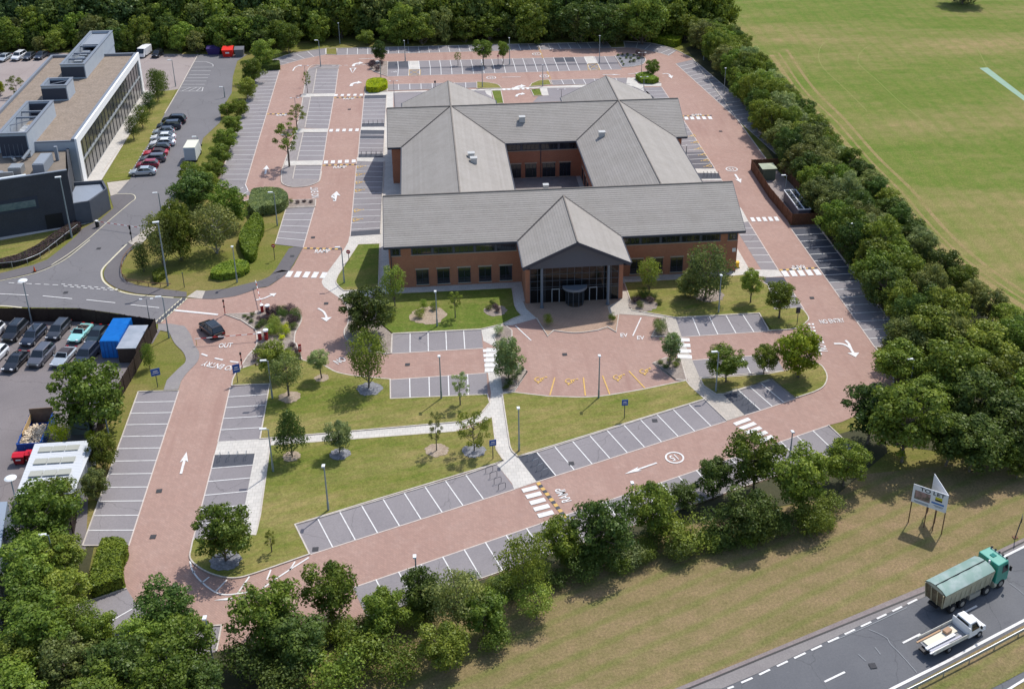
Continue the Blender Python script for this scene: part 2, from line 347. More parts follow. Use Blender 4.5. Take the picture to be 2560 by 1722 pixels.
for s in ('33:~915,1030 ~1000,1065 ~1080,1110 ~1110,1160 ~1190,1240 ~1280,1340 ~1350,1420', '33:820,1255 885,1315', '33:970,1190 1020,1255', '33:~2190,610 ~2260,660 ~2331,720', '33:~600,1130 ~900,1000 ~1260,830'): line(s, .07, z=.062, mb=(CRK := MB() if 'CRK' not in globals() else CRK))
tag(CRK.build('sealed_crack', mat('crack_seal', (.3, .31, .32))), kind='structure')

# ------------------------------------------------------------------ the car park: one paved sheet
SITE = ('01:1430,1380 1690,1150 1840,1158 ~1950,1160 ~2150,1130 ~2331,1070 11:~0,1060 ~110,1045 ~240,960 305,905 345,850 430,690 175,660 275,335 285,262 '
        '0,240 01:2331,240 2200,270 1985,100 1990,0 00:2010,1566 2331,690 10:0,640 70,590 160,550 330,490 470,470 635,445 740,445 2331,418 20:0,405 880,385 1020,380 ~1250,395 ~1360,420 ~1490,460 ~1600,510 ~1655,545 '
        '~1740,665 2331,1480 31:0,60 200,490 440,475 1080,1270 32:1290,20 975,35 ~1040,120 ~1110,230 ~1140,310 ~1130,410 ~1050,520 ~850,630 670,710 550,740 783,958 13:1015,940 880,1040 720,1050 '
        '03:2331,1140 1965,1230 1500,1350 1050,1330 710,920 675,820 1150,660 ~1125,560 ~1115,430 ~1135,340 1170,270 750,270 02:950,1300 1260,435 1625,420 ~1650,340 ~1700,270 ~1800,160 ~1815,80 ~1775,20 01:~1765,1566 ~1735,1480 ~1680,1405 1560,1385 1440,1380')
sheet('car_park_paving', SITE, Z_B, M_BRICKP)
NBAY = 0
def bays(A0, A1, B0, B1, n=None, m=None, lw=.13, lines=True, ekerb=True, bkerb=True, sk=''):
    """A: aisle edge, B: back edge"""
    a0, a1, b0, b1 = (P1(q) if isinstance(q, str) else Vector(q) for q in (A0, A1, B0, B1))
    if n is None: n = round((a1-a0).length/2.4)
    tag(MB().poly([a0, a1, b1, b0], Z_BAY).build('parking_bays', m or M_ASPH), kind='structure')
    if ekerb: edge([a0, a1])
    if bkerb: KERB.strip([b0, b1], .13, 0, Z_B+.1)
    if lines:
        for i in range(1, n):
            u = i/n; WL.strip([a0.lerp(a1, u), b0.lerp(b1, u)], lw, Z_MARK)
    if 's' in sk: KERB.strip([a0, b0], .13, 0, Z_B+.1)
    if 'e' in sk: KERB.strip([a1, b1], .13, 0, Z_B+.1)
    return n
# south-west columns
bays('02:1628,428', '03:1170,270', '02:1260,437', '03:750,272', 12, sk='se')
bays('02:2097,392', '02:1985,890', '12:125,366', '12:35,870', 5)
sheet('bay_link_path', '02:1985,890 2331,870 12:0,870 133,865 130,925 35,1566 13:0,150 03:2315,170 2195,152 2220,0 02:2230,1470 2320,1000 1952,1012', Z_PATH, M_PATHW)
bays('02:1952,1014', '02:1925,1132', '02:2331,985', '02:2300,1104', 1, m=M_ASPH_D, bkerb=False)
line('02:1925,1134 2300,1104')
bays('02:1925,1134', '03:1752,215', '02:2300,1104', '03:2185,165', 5, bkerb=False)
# rows along the south aisle
bays('13:487,352', '12:2072,1415', '13:355,83', '12:1908,1193', 8, sk='s')
line('12:2072,1415 1908,1193')
bays('12:2072,1415', '22:30,1322', '12:1908,1193', '12:2190,1095', 1, bkerb=False); kerb('12:1908,1193 2190,1095 2250,1062')
bays('22:220,1258', '22:400,1201', '22:50,1030', '22:225,988', 1, m=M_ASPH_D, bkerb=False); kerb('22:50,1030 225,988')
line('22:400,1201 225,988')
bays('22:400,1201', '22:1957,703', '22:225,988', '22:1755,508', 10, sk='e')
bays('22:2120,650', '22:2263,606', '22:1920,462', '22:2065,427', 1, m=M_ASPH_D, bkerb=False)
line('22:2263,606 2065,427')
bays('22:2263,606', '32:248,500', '22:2065,427', '32:30,322', 3, sk='')
kerb('22:1920,462 2065,427 32:30,322 248,498')
# long southern row
bays('13:880,650', '32:550,742', '13:1012,930', '32:775,952', None, bkerb=True, sk='e')
# north-east of the south-west corner
sheet('bay_apron', '03:1150,660 1215,765 1290,850 1470,960 1700,1010 1910,1000 2012,995 1965,1230 1500,1340 1050,1330 712,920 675,820', Z_BAY, M_ASPH)
for s in ('03:1260,810 1000,960', '03:1195,1068 1085,1145', '03:1500,960 1330,1180', '03:1740,1010 1650,1290'): line(s)
kerb('03:1150,660 675,822 712,920'); kerb('03:1910,1000 2012,995 1965,1230')
# visitor bays in front of the building
bays('12:1235,90', '12:2067,40', '11:1240,1480', '11:2052,1440', 5, sk='s')
bays('12:1222,327', '12:2100,266', '12:1225,502', '12:2110,462', 5, sk='s')
bays('21:1545,1505', '31:35,1450', '21:1490,1335', '21:2250,1292', 5, sk='e')
bays('22:1638,150', '32:60,95', '22:1712,312', '32:150,250', 5, sk='')
# aisle columns west of the building
bays('10:215,640', '01:2235,120', '10:5,650', '01:1985,120', None)
WL.strip(P('01:2235,120 2260,175'), .13, Z_MARK)
sheet('parking_bays', '01:1985,120 2235,120 2262,175 2331,230 2235,275 11:0,240', Z_BAY, M_ASPH); line('01:2085,205 2215,145'); line('01:2200,215 2260,180'); line('01:2220,270 2320,232')
for a, b, c, d in (('10:750,632', '10:720,855', '10:553,632', '10:517,855'), ('10:710,885', '10:660,1175', '10:497,885', '10:445,1170'), ('10:650,1210', '10:612,1465', '10:430,1210', '10:375,1465'), ('10:600,1510', '11:578,72', '10:358,1510', '11:335,70')):
    bays(a, b, c, d, None, sk='s')
edge('11:578,72 335,70')
sheet('island_paving', '10:480,630 555,600 760,598 752,632 553,632 517,855 497,885 445,1170 430,1210 375,1465 358,1510 11:335,70 578,72 595,0 ~580,80 ~540,110 ~460,135 ~340,142 ~265,125 ~235,95 10:~232,1560 262,1480 360,1210 410,1000 450,740', Z_PATH, mat('grey_pavers', (.27, .24, .235), (.31, .28, .27), 1.2, fine=.15))
kerb('10:~760,598 ~600,598 ~520,602 ~475,640 ~450,740 410,1000 360,1210 262,1480 ~235,1560 11:~232,90 ~265,125 ~340,142 ~460,135 ~540,110 ~580,80 ~598,0')
for s in ('10:420,860 720,855 712,885 400,890', '10:365,1178 662,1175 652,1210 355,1212', '10:270,1470 612,1465 602,1510 258,1512'): sheet('crossing_path', s, .075, M_PATHW)
sheet('site_path', '10:990,850 1195,838 2331,808 20:0,800 20:160,798 780,770 1360,762 1360,788 1200,790 160,808 0,812 10:2331,822 1310,845 1250,850 1250,985 1185,990 1200,1340 1215,1470 1160,1480 920,1470 915,1440 960,1440 1160,1438 1170,1190 950,1188 958,1160 1175,1160 1190,868 985,872', Z_PATH, M_PATHW)
bays('10:985,872', '10:958,1160', '10:1190,868', '10:1172,1160', None, bkerb=False)
bays('10:950,1188', '10:928,1440', '10:1172,1190', '10:1162,1440', None, bkerb=False)
bays('10:918,1470', '11:858,588', '10:1165,1478', '11:1133,570', None, bkerb=False)
kerb('10:1190,868 1172,1160'); kerb('10:1172,1190 1160,1440'); kerb('10:1165,1478 11:1133,570')
for s in ('11:858,588 860,545 1135,525 1133,570', '10:985,872 980,905 1188,897 1190,868', '10:962,1128 958,1160 1173,1155 1173,1120', '10:950,1188 945,1235 1170,1230 1172,1190', '10:945,1240 942,1272 1168,1270 1168,1240', '10:930,1410 928,1440 1162,1440 1162,1405'):
    sheet('fresh_bay_patch', s, Z_BAY+.008, M_ASPH_D)
bays('11:535,325', '11:430,690', '11:275,335', '11:175,660', 6, sk='s')
# northern rows
bays('10:735,505', '20:900,440', '10:740,445', '20:862,388', None, sk='s')
sheet('parking_bays', '10:215,600 300,577 430,540 635,500 635,446 470,470 330,492 160,550 72,590', Z_BAY, M_ASPH); kerb('10:0,640 ~72,590 ~160,550 ~330,492 ~470,470 ~635,446'); edge('10:215,602 300,578 430,541 635,500')
for s in ('10:160,550 298,578', '10:265,525 368,553', '10:370,500 440,537', '10:470,473 525,521', '10:632,446 636,500'): line(s)
sheet('parking_bays', '20:1020,380 1030,435 1120,440 1200,455 1290,475 1360,490 1430,512 1500,465 ~1490,460 ~1360,420 ~1250,395', Z_BAY, M_ASPH); kerb('20:1020,380 ~1250,395 ~1360,420 ~1490,460 ~1655,545'); edge('20:1030,435 1120,440 1200,455 1290,475 1360,490 1430,512')
for s in ('20:1145,390 1130,440', '20:1260,410 1210,455', '20:1362,428 1285,470', '20:1440,452 1355,488', '20:1020,380 1030,435', '20:1480,470 1420,507'): line(s)
bays('10:1195,565', '20:935,515', '10:1200,630', '20:968,577', None, bkerb=False)
bays('10:1192,700', '20:1002,635', '10:1200,630', '20:968,577', None, bkerb=False)
sheet('row_strip', '10:1197,625 20:965,572 970,584 10:1197,637', .066, M_ASPH_M)
for s in ('10:1200,567 1298,564 1300,625 1200,625', '10:1300,564 1392,562 1392,624 1300,625', '20:380,530 470,528 490,568 398,571', '20:472,528 560,525 578,566 492,568'): sheet('fresh_bay_patch', s, .06, M_ASPH_D)
for s in ('10:1395,560 1485,560 1490,635 1395,637', '20:655,520 740,515 775,580 690,583'): sheet('crossing_path', s, .07, M_PATHW)
bays('10:1195,772', '10:2010,753', '10:1197,830', '10:2012,802', None, sk='se')
bays('20:350,733', '20:1040,712', '20:372,778', '20:1075,765', None, sk='s')
sheet('path_spur', '20:255,808 318,806 335,872 275,875', Z_PATH, M_PATHW); sheet('path_spur', '20:1050,712 1120,710 1150,765 1195,775 1200,835 1130,800 1040,770', .07, M_PATHW)
sheet('path_spur', '10:2080,825 2140,822 2150,890 2100,860', Z_PATH, M_PATHW)
sheet('service_yard', '10:1250,850 1560,838 2080,825 2150,890 2200,960 1260,985', Z_BAY, M_ASPH)
sheet('service_yard', '20:318,806 1180,790 1300,900 190,935 240,880 275,878 335,872', Z_BAY, M_ASPH)
# east columns
bays('20:1490,583', '21:2400,-160', '20:1648,545', '21:2640,-175', None)
bays('31:212,523', '32:975,35', '31:462,508', '32:1285,20', None)
sheet('fresh_bays', '31:215,526 465,510 760,915 815,990 550,1008 500,930', Z_BAY+.008, M_ASPH_D)
sheet('bay_head', '31:200,490 440,478 465,508 212,525', .06, M_FOOT)
bays('20:1362,795', '20:1500,1000', '20:1195,800', '20:1330,1005', None, bkerb=False)
bays('20:1560,1095', '20:1845,1535', '20:1400,1110', '20:1655,1542', None, bkerb=False)
sheet('fresh_bays', '20:1740,1388 1845,1535 1655,1540 1590,1390', .06, M_ASPH_M)
sheet('path_spur', '20:1655,1540 1850,1540 1862,1566 21:1880,15 1690,12 1675,0', Z_PATH, M_PATHW)
sheet('fresh_bays', '21:1690,14 1880,14 1905,66 1722,68', Z_BAY, M_ASPH_D)
sheet('path_spur', '21:1722,68 1905,66 1912,80 1735,82', Z_PATH, M_PATHW)
bays('21:1912,82', '21:2020,250', '21:1730,84', '21:1830,255', None, bkerb=False)
sheet('path_spur', '21:2060,320 2085,330 2155,455 2100,462', Z_PATH, M_PATHW)
bays('21:2155,458', '31:93,893', '21:2000,462', '21:2270,893', None, bkerb=False)
sheet('path_spur', '21:2030,700 2155,893 2270,893 31:95,895 140,953 0,962 21:2140,938 2050,952 1965,948', Z_PATH, M_PATHW)
sheet('fresh_bays', '21:2275,965 31:142,960 205,1060 0,1055', Z_BAY, M_ASPH_D)
bays('31:185,1030', '31:330,1255', '31:-60,1035', '31:60,1255', 3, bkerb=False)
kerb('20:~1648,545 ~1740,665 2331,1478 31:0,70'); kerb('31:440,478 465,508 32:1285,20 975,33'); 
kerb('32:975,33 ~1040,120 ~1110,230 ~1140,310 ~1130,410 ~1050,520 ~850,630')

# ------------------------------------------------------------------ lawns and beds
def lawn(s, m, name='lawn', h=.1, k=True):
    pts = P(s); o = tag(MB().prism(pts, 0, Z_B+h).build(name, m), kind='structure')
    if k: KERB.strip(pts, .15, 0, Z_B+h+.02, closed=True)
    return o
lawn('11:930,665 1127,658 1115,1075 800,1085 ~760,1055 ~728,1005 ~745,950', M_LAWNG)
sheet('site_path', '11:850,590 1135,570 1160,520 1165,690 1225,705 1225,1060 2331,1018 21:0,1015 90,1010 130,1250 225,1335 0,1398 11:2255,1395 2235,1425 2170,1500 2210,1566 12:2260,50 2100,35 2080,262 2110,262 12:2140,450 2128,540 2030,650 1880,710 140,862 133,925 1790,800 2150,665 2190,975 2255,1065 2190,1095 2331,1270 22:20,1325 225,1255 50,1028 0,985 12:2310,940 2245,455 2215,262 2200,40 11:2070,1540 2052,1440 2240,1388 1500,1470 1240,1475 1140,1400 1110,1130 850,1150 760,1150 ~620,1050 ~600,1000 ~640,930 ~780,740 ~840,640', .055, M_PATHW)
lawn('11:1150,1118 2331,1062 21:0,1062 ~25,1220 ~50,1270 ~88,1310 0,1345 11:2240,1392 2050,1436 1240,1476 1150,1400 1115,1130', M_LAWNG)
lawn('11:780,1155 850,1148 1105,1132 1150,1400 1240,1476 1235,1566 12:1232,88 1180,95 1000,60 11:~900,1560 ~820,1525 ~805,1450 ~835,1390 ~848,1300 ~830,1230', M_SOIL, 'planting_bed')
lawn('21:1022,1010 1530,982 1960,955 2140,938 31:0,1035 60,1255 ~260,1240 ~320,1260 ~368,1330 ~350,1370 ~250,1430 ~0,1448 21:2331,1430 2250,1290 1490,1330 1310,1300 1090,1262 ~1080,1180', M_LAWN)
lawn('12:130,928 1790,802 ~1880,790 ~2030,735 2150,668 2188,965 2252,1062 2185,1092 1000,1448 12:355,1648 13:487,350 ~0,520 03:~2180,560 ~2050,562 ~1900,520 ~1780,450 ~1725,380 ~1735,300 1752,218 2190,170 2320,175 13:5,150 12:40,1566', M_LAWN)
lawn('02:2110,382 ~2120,330 ~2150,270 ~2210,220 2331,185 12:0,205 200,170 420,150 ~620,200 ~730,260 ~870,292 1150,320 1222,325 1225,503 2108,464 ~2128,540 ~2030,650 ~1880,710 140,860 38,868 125,368', M_LAWN)
lawn('12:2242,460 22:15,445 ~330,482 ~660,490 ~890,470 ~1210,415 1585,338 1620,385 1754,506 52,1028 0,978 12:2312,935 2262,600', M_LAWN)
lawn('22:1715,322 2331,278 32:150,250 ~440,180 ~490,205 ~530,270 ~535,330 ~500,395 ~420,440 248,496 30,320 22:2331,340 1918,460 1860,462 1745,385', M_LAWN)
lawn('01:2045,1300 2200,1355 ~2290,1415 ~2331,1455 02:~2335,20 ~2260,110 ~2180,235 2331,185 12:0,205 200,170 420,150 ~400,90 ~365,0 11:~350,1566 ~358,1470 ~400,1390 ~415,1340 ~395,1300 ~290,1265 100,1265 0,1275 01:2331,1290', M_SOIL, 'planting_bed')
lawn('10:2010,750 ~2120,758 ~2200,775 ~2235,808 2012,812', M_LAWN); lawn('20:160,795 ~180,765 ~240,740 335,730 358,775', M_LAWN)
lawn('10:2145,832 2230,830 2255,945 2180,952', M_LAWNG); lawn('20:170,820 255,815 275,875 200,880', M_LAWNG)
lawn('20:935,515 ~1050,500 ~1150,505 ~1215,540 ~1190,590 ~1100,612 1002,618', M_SLATE, 'planting_bed')
lawn('10:1040,620 ~1050,640 ~1100,665 1195,700 1200,565 ~1130,570 ~1060,590', M_SOIL, 'planting_bed')
lawn('10:990,850 1000,790 1195,775 1195,838', M_SOIL, 'planting_bed'); lawn('20:1120,700 1150,665 1235,655 1350,758 1200,765', M_SOIL, 'planting_bed')
lawn('10:640,445 735,445 735,503 640,500', M_GRASS, 'lawn', .08); lawn('20:862,385 1015,380 1028,435 905,440', M_GRASS, 'lawn', .08)
lawn('12:2240,80 22:0,-20 21:180,1545 22:138,258 20,440 12:2245,455 2215,262', M_SOIL, 'planting_bed') if False else None
lawn('22:138,258 15,432 12:2245,450 2215,262 2225,160 22:60,180', M_SOIL, 'planting_bed')
lawn('22:1285,180 1490,330 1590,335 1540,150 1400,130', M_SOIL, 'planting_bed')
lawn('21:1270,1505 1440,1500 1400,1335 1350,1350', M_SOIL, 'planting_bed')
lawn('11:2170,1510 2260,1390 2331,1450 12:2331,60 2215,75', M_SOIL, 'planting_bed')
lawn('11:290,262 545,255 540,318 280,328', M_SOIL, 'planting_bed')
# right-hand visitor path
sheet('site_path', '21:970,1080 1040,1080 1075,1190 1090,1262 1310,1300 1490,1330 1545,1505 22:1640,148 1715,322 1745,385 1860,462 1920,460 2120,650 1957,702 1745,495 1620,385 1530,145 21:1440,1500 1400,1335 1200,1310 975,1297 900,1330 870,1230 980,1170', Z_PATH, M_PATH)
sheet('site_path', '21:970,950 1040,985 1530,980 1960,950 2030,905 2030,880 970,900', .058, M_PATH)
# entrance forecourt
sheet('forecourt', '21:100,1180 950,1165 1000,1180 970,1290 945,1450 870,1430 ~780,1445 ~640,1465 ~540,1468 ~430,1455 375,1445 330,1500 225,1335 130,1250', .062, M_PLAZA)
kerb('21:225,1337 325,1500 378,1448 ~430,1455 ~540,1468 ~640,1465 ~780,1445 870,1415 948,1462 972,1297', .14)
kerb('12:2200,110 22:138,258 20,435'); kerb('22:1288,180 1490,330')
sheet('courtyard', [(13.3, 163, 0), (26, 163, 0), (26, 190, 0), (13.3, 190, 0)], .06, mat('courtyard_paving', (.22, .2, .2), (.27, .245, .24), .8, fine=.15))
sheet('perimeter_path', [(-8.3, 148.2, 0), (47.2, 148.2, 0), (47.2, 170, 0), (47.2, 208, 0), (-8.3, 208, 0)], .05, M_PATHW)
# field by the estate road
sheet('west_lawn', '01:-500,640 0,625 600,515 700,500 640,560 430,780 300,830 0,850 -500,870', .05, M_LAWN)
sheet('west_lawn', 'W:-57.4,190 -57.4,246 00:1600,820 1500,1040 1360,1300 1190,1566 01:1190,60 975,98', .05, M_LAWN)
sheet('compound_floor', '20:2195,1460 2331,1470 31:430,330 440,470 205,480', .055, M_LOT)

# mulch rings under lawn trees
for s, w, m in (('12:1035,415', 1.9, M_SLATE), ('12:600,318', 1.1, M_CHIP), ('12:310,490', 1.6, M_CHIP), ('12:325,1030', 1.2, M_CHIP), ('12:765,1010', 1.4, M_SLATE), ('12:1645,975', 1.6, M_CHIP), ('12:1985,980', 1.6, M_SLATE), ('03:2050,410', 1.9, M_SLATE), ('11:1570,1310', 3.1, M_CHIP), ('21:1790,1130', 2.6, M_SOIL), ('11:2180,1270', 1.9, M_SOIL), ('21:1190,1215', 2.4, M_SOIL)):
    p = P1(s); tag(MB().prism([(p.x+w*.86*math.cos(a)*k, p.y+w*.82*math.sin(a)*k) for a, k in zip(np.linspace(0, 2*math.pi, 34)[:-1], rng.uniform(.88, 1.08, 33))], .1, .165).build('mulch_ring', m), kind='structure')

# ------------------------------------------------------------------ painted markings
def zebra(a, b, n, L, w=.55, mb=None):
    """n bars between a and b; L = bar length across the walk (m)"""
    a, b = P1(a), P1(b); d = (b-a); st = d/n; u = d.normalized(); v = Vector((-u.y, u.x, 0))
    for i in range(n):
        c = a+st*(i+.5); hw = st.length*w/2
        (mb or WL).quad(*(c+u*(s*hw)+v*(t*L/2)+Vector((0, 0, Z_MARK+.006)) for s, t in ((-1, -1), (1, -1), (1, 1), (-1, 1))))
zebra('11:265,932', '11:655,945', 5, 1.9, .62)
zebra('10:700,872', '10:988,868', 5, 1.3, .5); zebra('10:655,1193', '10:950,1187', 5, 1.5, .52); zebra('10:605,1483', '10:922,1470', 5, 1.5, .58)
zebra('20:1560,1082', '20:1830,1077', 5, 1.7, .6); zebra('31:120,932', '31:485,914', 5, 1.9, .68); zebra('21:2165,438', '31:105,430', 5, 1.6, .62)
zebra('12:2130,40', '12:2155,265', 5, 1.9, .62); zebra('22:1550,-60', '22:1575,145', 4, 1.9, .6)
zebra('22:145,1295', '22:325,1580', 5, 1.75, .6); zebra('22:2070,690', '22:2330,890', 5, 2.3, .6)
zebra('10:2235,820', '20:165,810', 6, 1.2, .55)
for a, b, n in (('11:435,697', '11:775,705', 12), ('10:710,893', '10:980,890', 12), ('10:608,1510', '10:920,1502', 12), ('10:100,1043', '10:330,1040', 10), ('20:1545,1062', '20:1820,1055', 12), ('31:105,897', '31:450,876', 12), ('22:235,1262', '22:510,1610', 14)):
    pa, pb = P1(a), P1(b); d = pb-pa; u = d.normalized(); v = Vector((-u.y, u.x, 0)); DM = globals().setdefault('DARKM', MB())
    for i in range(n):
        c = pa+d*((i+.5)/n); hw = d.length/n/2; (YL if i % 2 == 0 else DM).quad(*(c+u*(s*hw)+v*(t*.22)+Vector((0, 0, Z_MARK)) for s, t in ((-1, -1), (1, -1), (1, 1), (-1, 1))))
# entrance hatch, stop lines, estate road lines
pa, pb = P1('01:1440,1372'), P1('01:1685,1152'); d = pb-pa; u = d.normalized(); v = Vector((-u.y, u.x, 0)); CR = MB()
CR.quad(*(pa+d*s+v*t+Vector((0, 0, .1)) for s, t in ((0, -.45), (1, -.45), (1, .45), (0, .45))))
for i in range(9):
    c = pa+d*((i+.5)/9); DARKM.quad(*(c+u*(a*.42)+v*(b*.3+a*.12)+Vector((0, 0, .108)) for a, b in ((-1, -1), (1, -1), (1, 1), (-1, 1))))
line('01:1585,1262 1985,1302', .42)
for s in ('01:390,1132 658,1158', '01:788,1167 1050,1195', '01:1190,1212 1450,1240', '01:-200,1105 260,1125'): line(s, .16)
for i in range(9):
    for y0, y1, sh in ((1003, 1062, 0), (1020, 1078, 20)):
        x0 = 560+i*60+sh; line('01:%g,%g %g,%g' % (x0, y0+i*5.2+22, x0+34, y0+i*5.2+25), .16)
for i in range(6): line('01:%g,%g %g,%g' % (80+i*80, 1013+i*3.5, 130+i*80, 1015+i*3.5), .14)
for s in ('01:~0,995 ~300,930 ~470,866 ~620,782 ~820,622', '01:~470,850 ~640,740 ~820,600 ~970,468 ~1180,290 ~1230,250 ~1222,215 ~1170,203 ~1060,205'): CR.strip(P(s), .14, Z_MARK)
for s in ('01:~1160,655 ~1000,815 ~940,880 ~925,930 ~950,1005 ~1060,1078 ~1230,1122 ~1580,1148', '01:~-400,1215 ~0,1222 ~200,1238'): CR.strip(P(s), .26, Z_MARK)
for s in ('00:1640,800 1850,800', '00:1635,835 1840,835', '00:1850,800 1840,835', '00:1660,832 1740,800', '00:1720,832 1790,802', '00:1790,832 1830,802', '00:1740,650 1920,650', '00:1725,685 1910,685', '00:1700,715 1895,713', '00:1680,743 1880,743', '00:1662,773 1865,773', '00:1740,618 1940,616', '00:1760,565 ~1880,568 ~1935,590 ~1940,610'): line(s, .12)
kerb('00:1805,500 1740,617 1640,800 1500,1040'); kerb('00:1200,1200 940,1566', .14)
# drives: dashes and corner hatching
for s in ('02:1835,92 1890,112', '02:1955,132 2030,148', '02:2095,160 2170,172'): line(s, .28)
line('03:~1725,410 ~1750,500 ~1830,600 ~1950,690 ~2050,715 ~2160,705 ~2260,690', .16)
for s in ('03:1770,500 1745,518', '03:1900,555 1830,610', '03:2060,580 1955,690', '03:2265,550 2160,700', '13:135,490 100,580', '13:355,415 305,495'): line(s, .16)
line('13:480,378 ~305,490 ~155,590 ~60,660', .18)
for i in range(10):                                               # double dashes and edge at the east NO ENTRY
    for k in (0, 32): line('31:%g,%g %g,%g' % (375+k+i*8, 1382+i*30, 377+k+i*8, 1396+i*30), .3)
for s in ('21:30,1402 175,1538', '21:1175,1330 1100,1495'): line(s, .17)
for s in ('22:390,308 345,470', '22:650,308 668,475', '22:825,292 890,462', '22:1065,250 1210,405'): line(s, .17, YL)
for x0, y0, x1, y1, t in ((1395, 640, 1495, 690, '10'), (690, 588, 800, 642, '20')):
    sk = 0 if t == '10' else 22
    q = [(x0, y0), (x1-sk, y0-2), (x1, y1-2), (x0+sk*.2, y1)]
    for i in range(4): line('%s:%g,%g %g,%g' % ((t,)+q[i]+q[(i+1) % 4]), .12, YL, Z_MARK+.01)
    line('%s:%g,%g %g,%g' % ((t,)+q[0]+q[2]), .12, YL, Z_MARK+.01); line('%s:%g,%g %g,%g' % ((t,)+q[1]+q[3]), .12, YL, Z_MARK+.01)
for s in ('20:245,440 285,540', '20:320,655 355,730'): 
    a, b = P(s)
    for i in range(9): YL.strip([a.lerp(b, i/9), a.lerp(b, (i+.5)/9)], .3, Z_MARK)
line('10:935,542 1085,536', .2); line('10:2240,708 20:80,705', .2)
for i in range(7):
    if i not in (3,): line('10:%g,%g %g,%g' % (695+i*55, 604-i*2, 725+i*55, 603-i*2), .2)
# letters and arrows
def text(s, at, to, h, m=M_WHITE, name='road_lettering', z=Z_MARK+.01, ratio=1.0):
    """text baseline from pixel `at` towards pixel `to`, letter height h (m), stretched"""
    cu = bpy.data.curves.new(name, 'FONT'); cu.body = s; cu.size = 1; cu.offset = .012; cu.resolution_u = 3
    o = bpy.data.objects.new(name, cu); COL.objects.link(o); bpy.context.view_layer.update()
    me = bpy.data.meshes.new_from_object(o.evaluated_get(bpy.context.evaluated_depsgraph_get())); bpy.data.objects.remove(o); me.name = name
    a, b = (P1(q) if isinstance(q, str) else Vector(q) for q in (at, to)); d = b-a; wid = max(v.co.x for v in me.vertices); u = d.normalized(); v_ = Vector((-u.y, u.x, 0)); sx = d.length/wid; hh = max(v.co.y for v in me.vertices)
    me.materials.clear(); me.materials.append(m)
    for v in me.vertices: v.co = a+u*(v.co.x*sx)+v_*(v.co.y/hh*h)+Vector((0, 0, z))
    o = bpy.data.objects.new(name, me); COL.objects.link(o); return tag(o, kind='structure')
text('RAMP', '11:530,742', '11:672,738', 1.25)
text('RAMP', '10:790,912', '10:895,910', 1.1); text('RAMP', '10:700,1538', '10:822,1535', 1.2); text('RAMP', '10:178,1062', '10:280,1060', 1.1)
text('RAMP', '20:1720,1040', '20:1625,1045', 1.1); text('RAMP', '31:328,852', '31:200,858', 1.3)
text('RAMP', '22:545,1432', '22:470,1310', 1.1)
text('NO ENTRY', '31:480,1385', '31:705,1370', 1.1); text('NO ENTRY', '02:2170,215', '02:1870,160', 1.1)
text('NO EXIT', '11:575,238', '11:560,140', 1.25); text('NO EXIT', '32:545,72', '31:480,1490', 1.3)
text('OUT', '01:1985,1605', '01:2110,1600', 1.15); text('NO', '12:745,190', '12:830,150', 1.2)
text('EV', '21:985,1505', '21:1055,1505', .95); text('EV', '21:1135,1528', '21:1205,1530', .95)
AR = {'up': [(-.09, 0), (.09, 0), (.09, .6), (.3, .52), (0, 1), (-.3, .52), (-.09, .6)],
      'bendr': [(-.1, 0), (.1, 0), (.1, .3), (.16, .42), (.3, .5), (.3, .36), (.62, .6), (.3, .86), (.3, .7), (.1, .62), (-.06, .45), (-.1, .3)]}
def arrow(a, b, wid=.3, kind='up', flip=1, name='road_arrow', z=Z_MARK+.01):
    a, b = P1(a), P1(b); d = b-a; L = d.length; u = d.normalized(); v = Vector((u.y, -u.x, 0))
    pts = [a+u*(y*L)+v*(x*flip*wid*L) for x, y in AR[kind]]
    return tag(MB().poly(pts, z).build(name, M_WHITE), kind='structure')
arrow('02:1648,1185', '02:1700,985', .38); arrow('22:1318,1085', '22:1025,1187', .3); arrow('21:2030,25', '21:2085,105', .5)
arrow('11:715,270', '11:735,180', .65); arrow('11:715,262', '11:690,215', .5); arrow('11:85,25', '10:98,1510', .45)
arrow('03:2260,735', '03:1940,768', .2); arrow('20:825,685', '20:990,685', .3); arrow('20:1055,680', '20:1180,668', .3)
for p, q, f in (('10:865,790', '10:890,735', 1), ('20:40,885', '20:60,840', 1), ('20:30,822', '20:40,765', 1), ('10:885,610', '10:905,560', 1)): arrow(p, q, .8, 'bendr', f)
def curved_arrow(s, w=.3, hd=.75):
    pts = P(s); mb = MB(); mb.strip(pts[:-1], w, Z_MARK+.01); a, b = pts[-4], pts[-1]; u = (b-a).normalized(); v = Vector((-u.y, u.x, 0)); z = Vector((0, 0, .002+Z_MARK+.01)); a2 = pts[-5]
    mb.add([a2+v*hd+z, a2-v*hd+z, b+z], [(0, 1, 2)] if True else []); return tag(mb.build('road_arrow', M_WHITE), kind='structure')
curved_arrow('11:~565,1245 ~615,1275 ~640,1320 ~642,1365'); curved_arrow('11:~262,203 ~200,195 ~150,178 ~100,150'); curved_arrow('11:~0,1170 ~70,1155 ~130,1130 ~188,1108', .28, .6)
curved_arrow('10:~335,650 ~355,620 ~385,605 ~420,597', .3, .6); curved_arrow('31:~600,1566 ~680,1570 ~740,1600 ~770,1640 ~798,1690', .35, .8) 
line('31:705,1535 735,1566 32:765,70', .35); curved_arrow('20:~1370,678 ~1410,675 ~1440,690 ~1452,720', .3, .6)
curved_arrow('01:~2050,1510 ~2020,1500 ~2010,1485 ~2005,1470', .25, .5)
def ring(mb, c, r, w, z):
    pts = [(c.x+r*math.cos(a), c.y+r*math.sin(a), 0) for a in np.linspace(0, 2*math.pi, 33)[:-1]]; mb.strip(pts, w, z, closed=True)
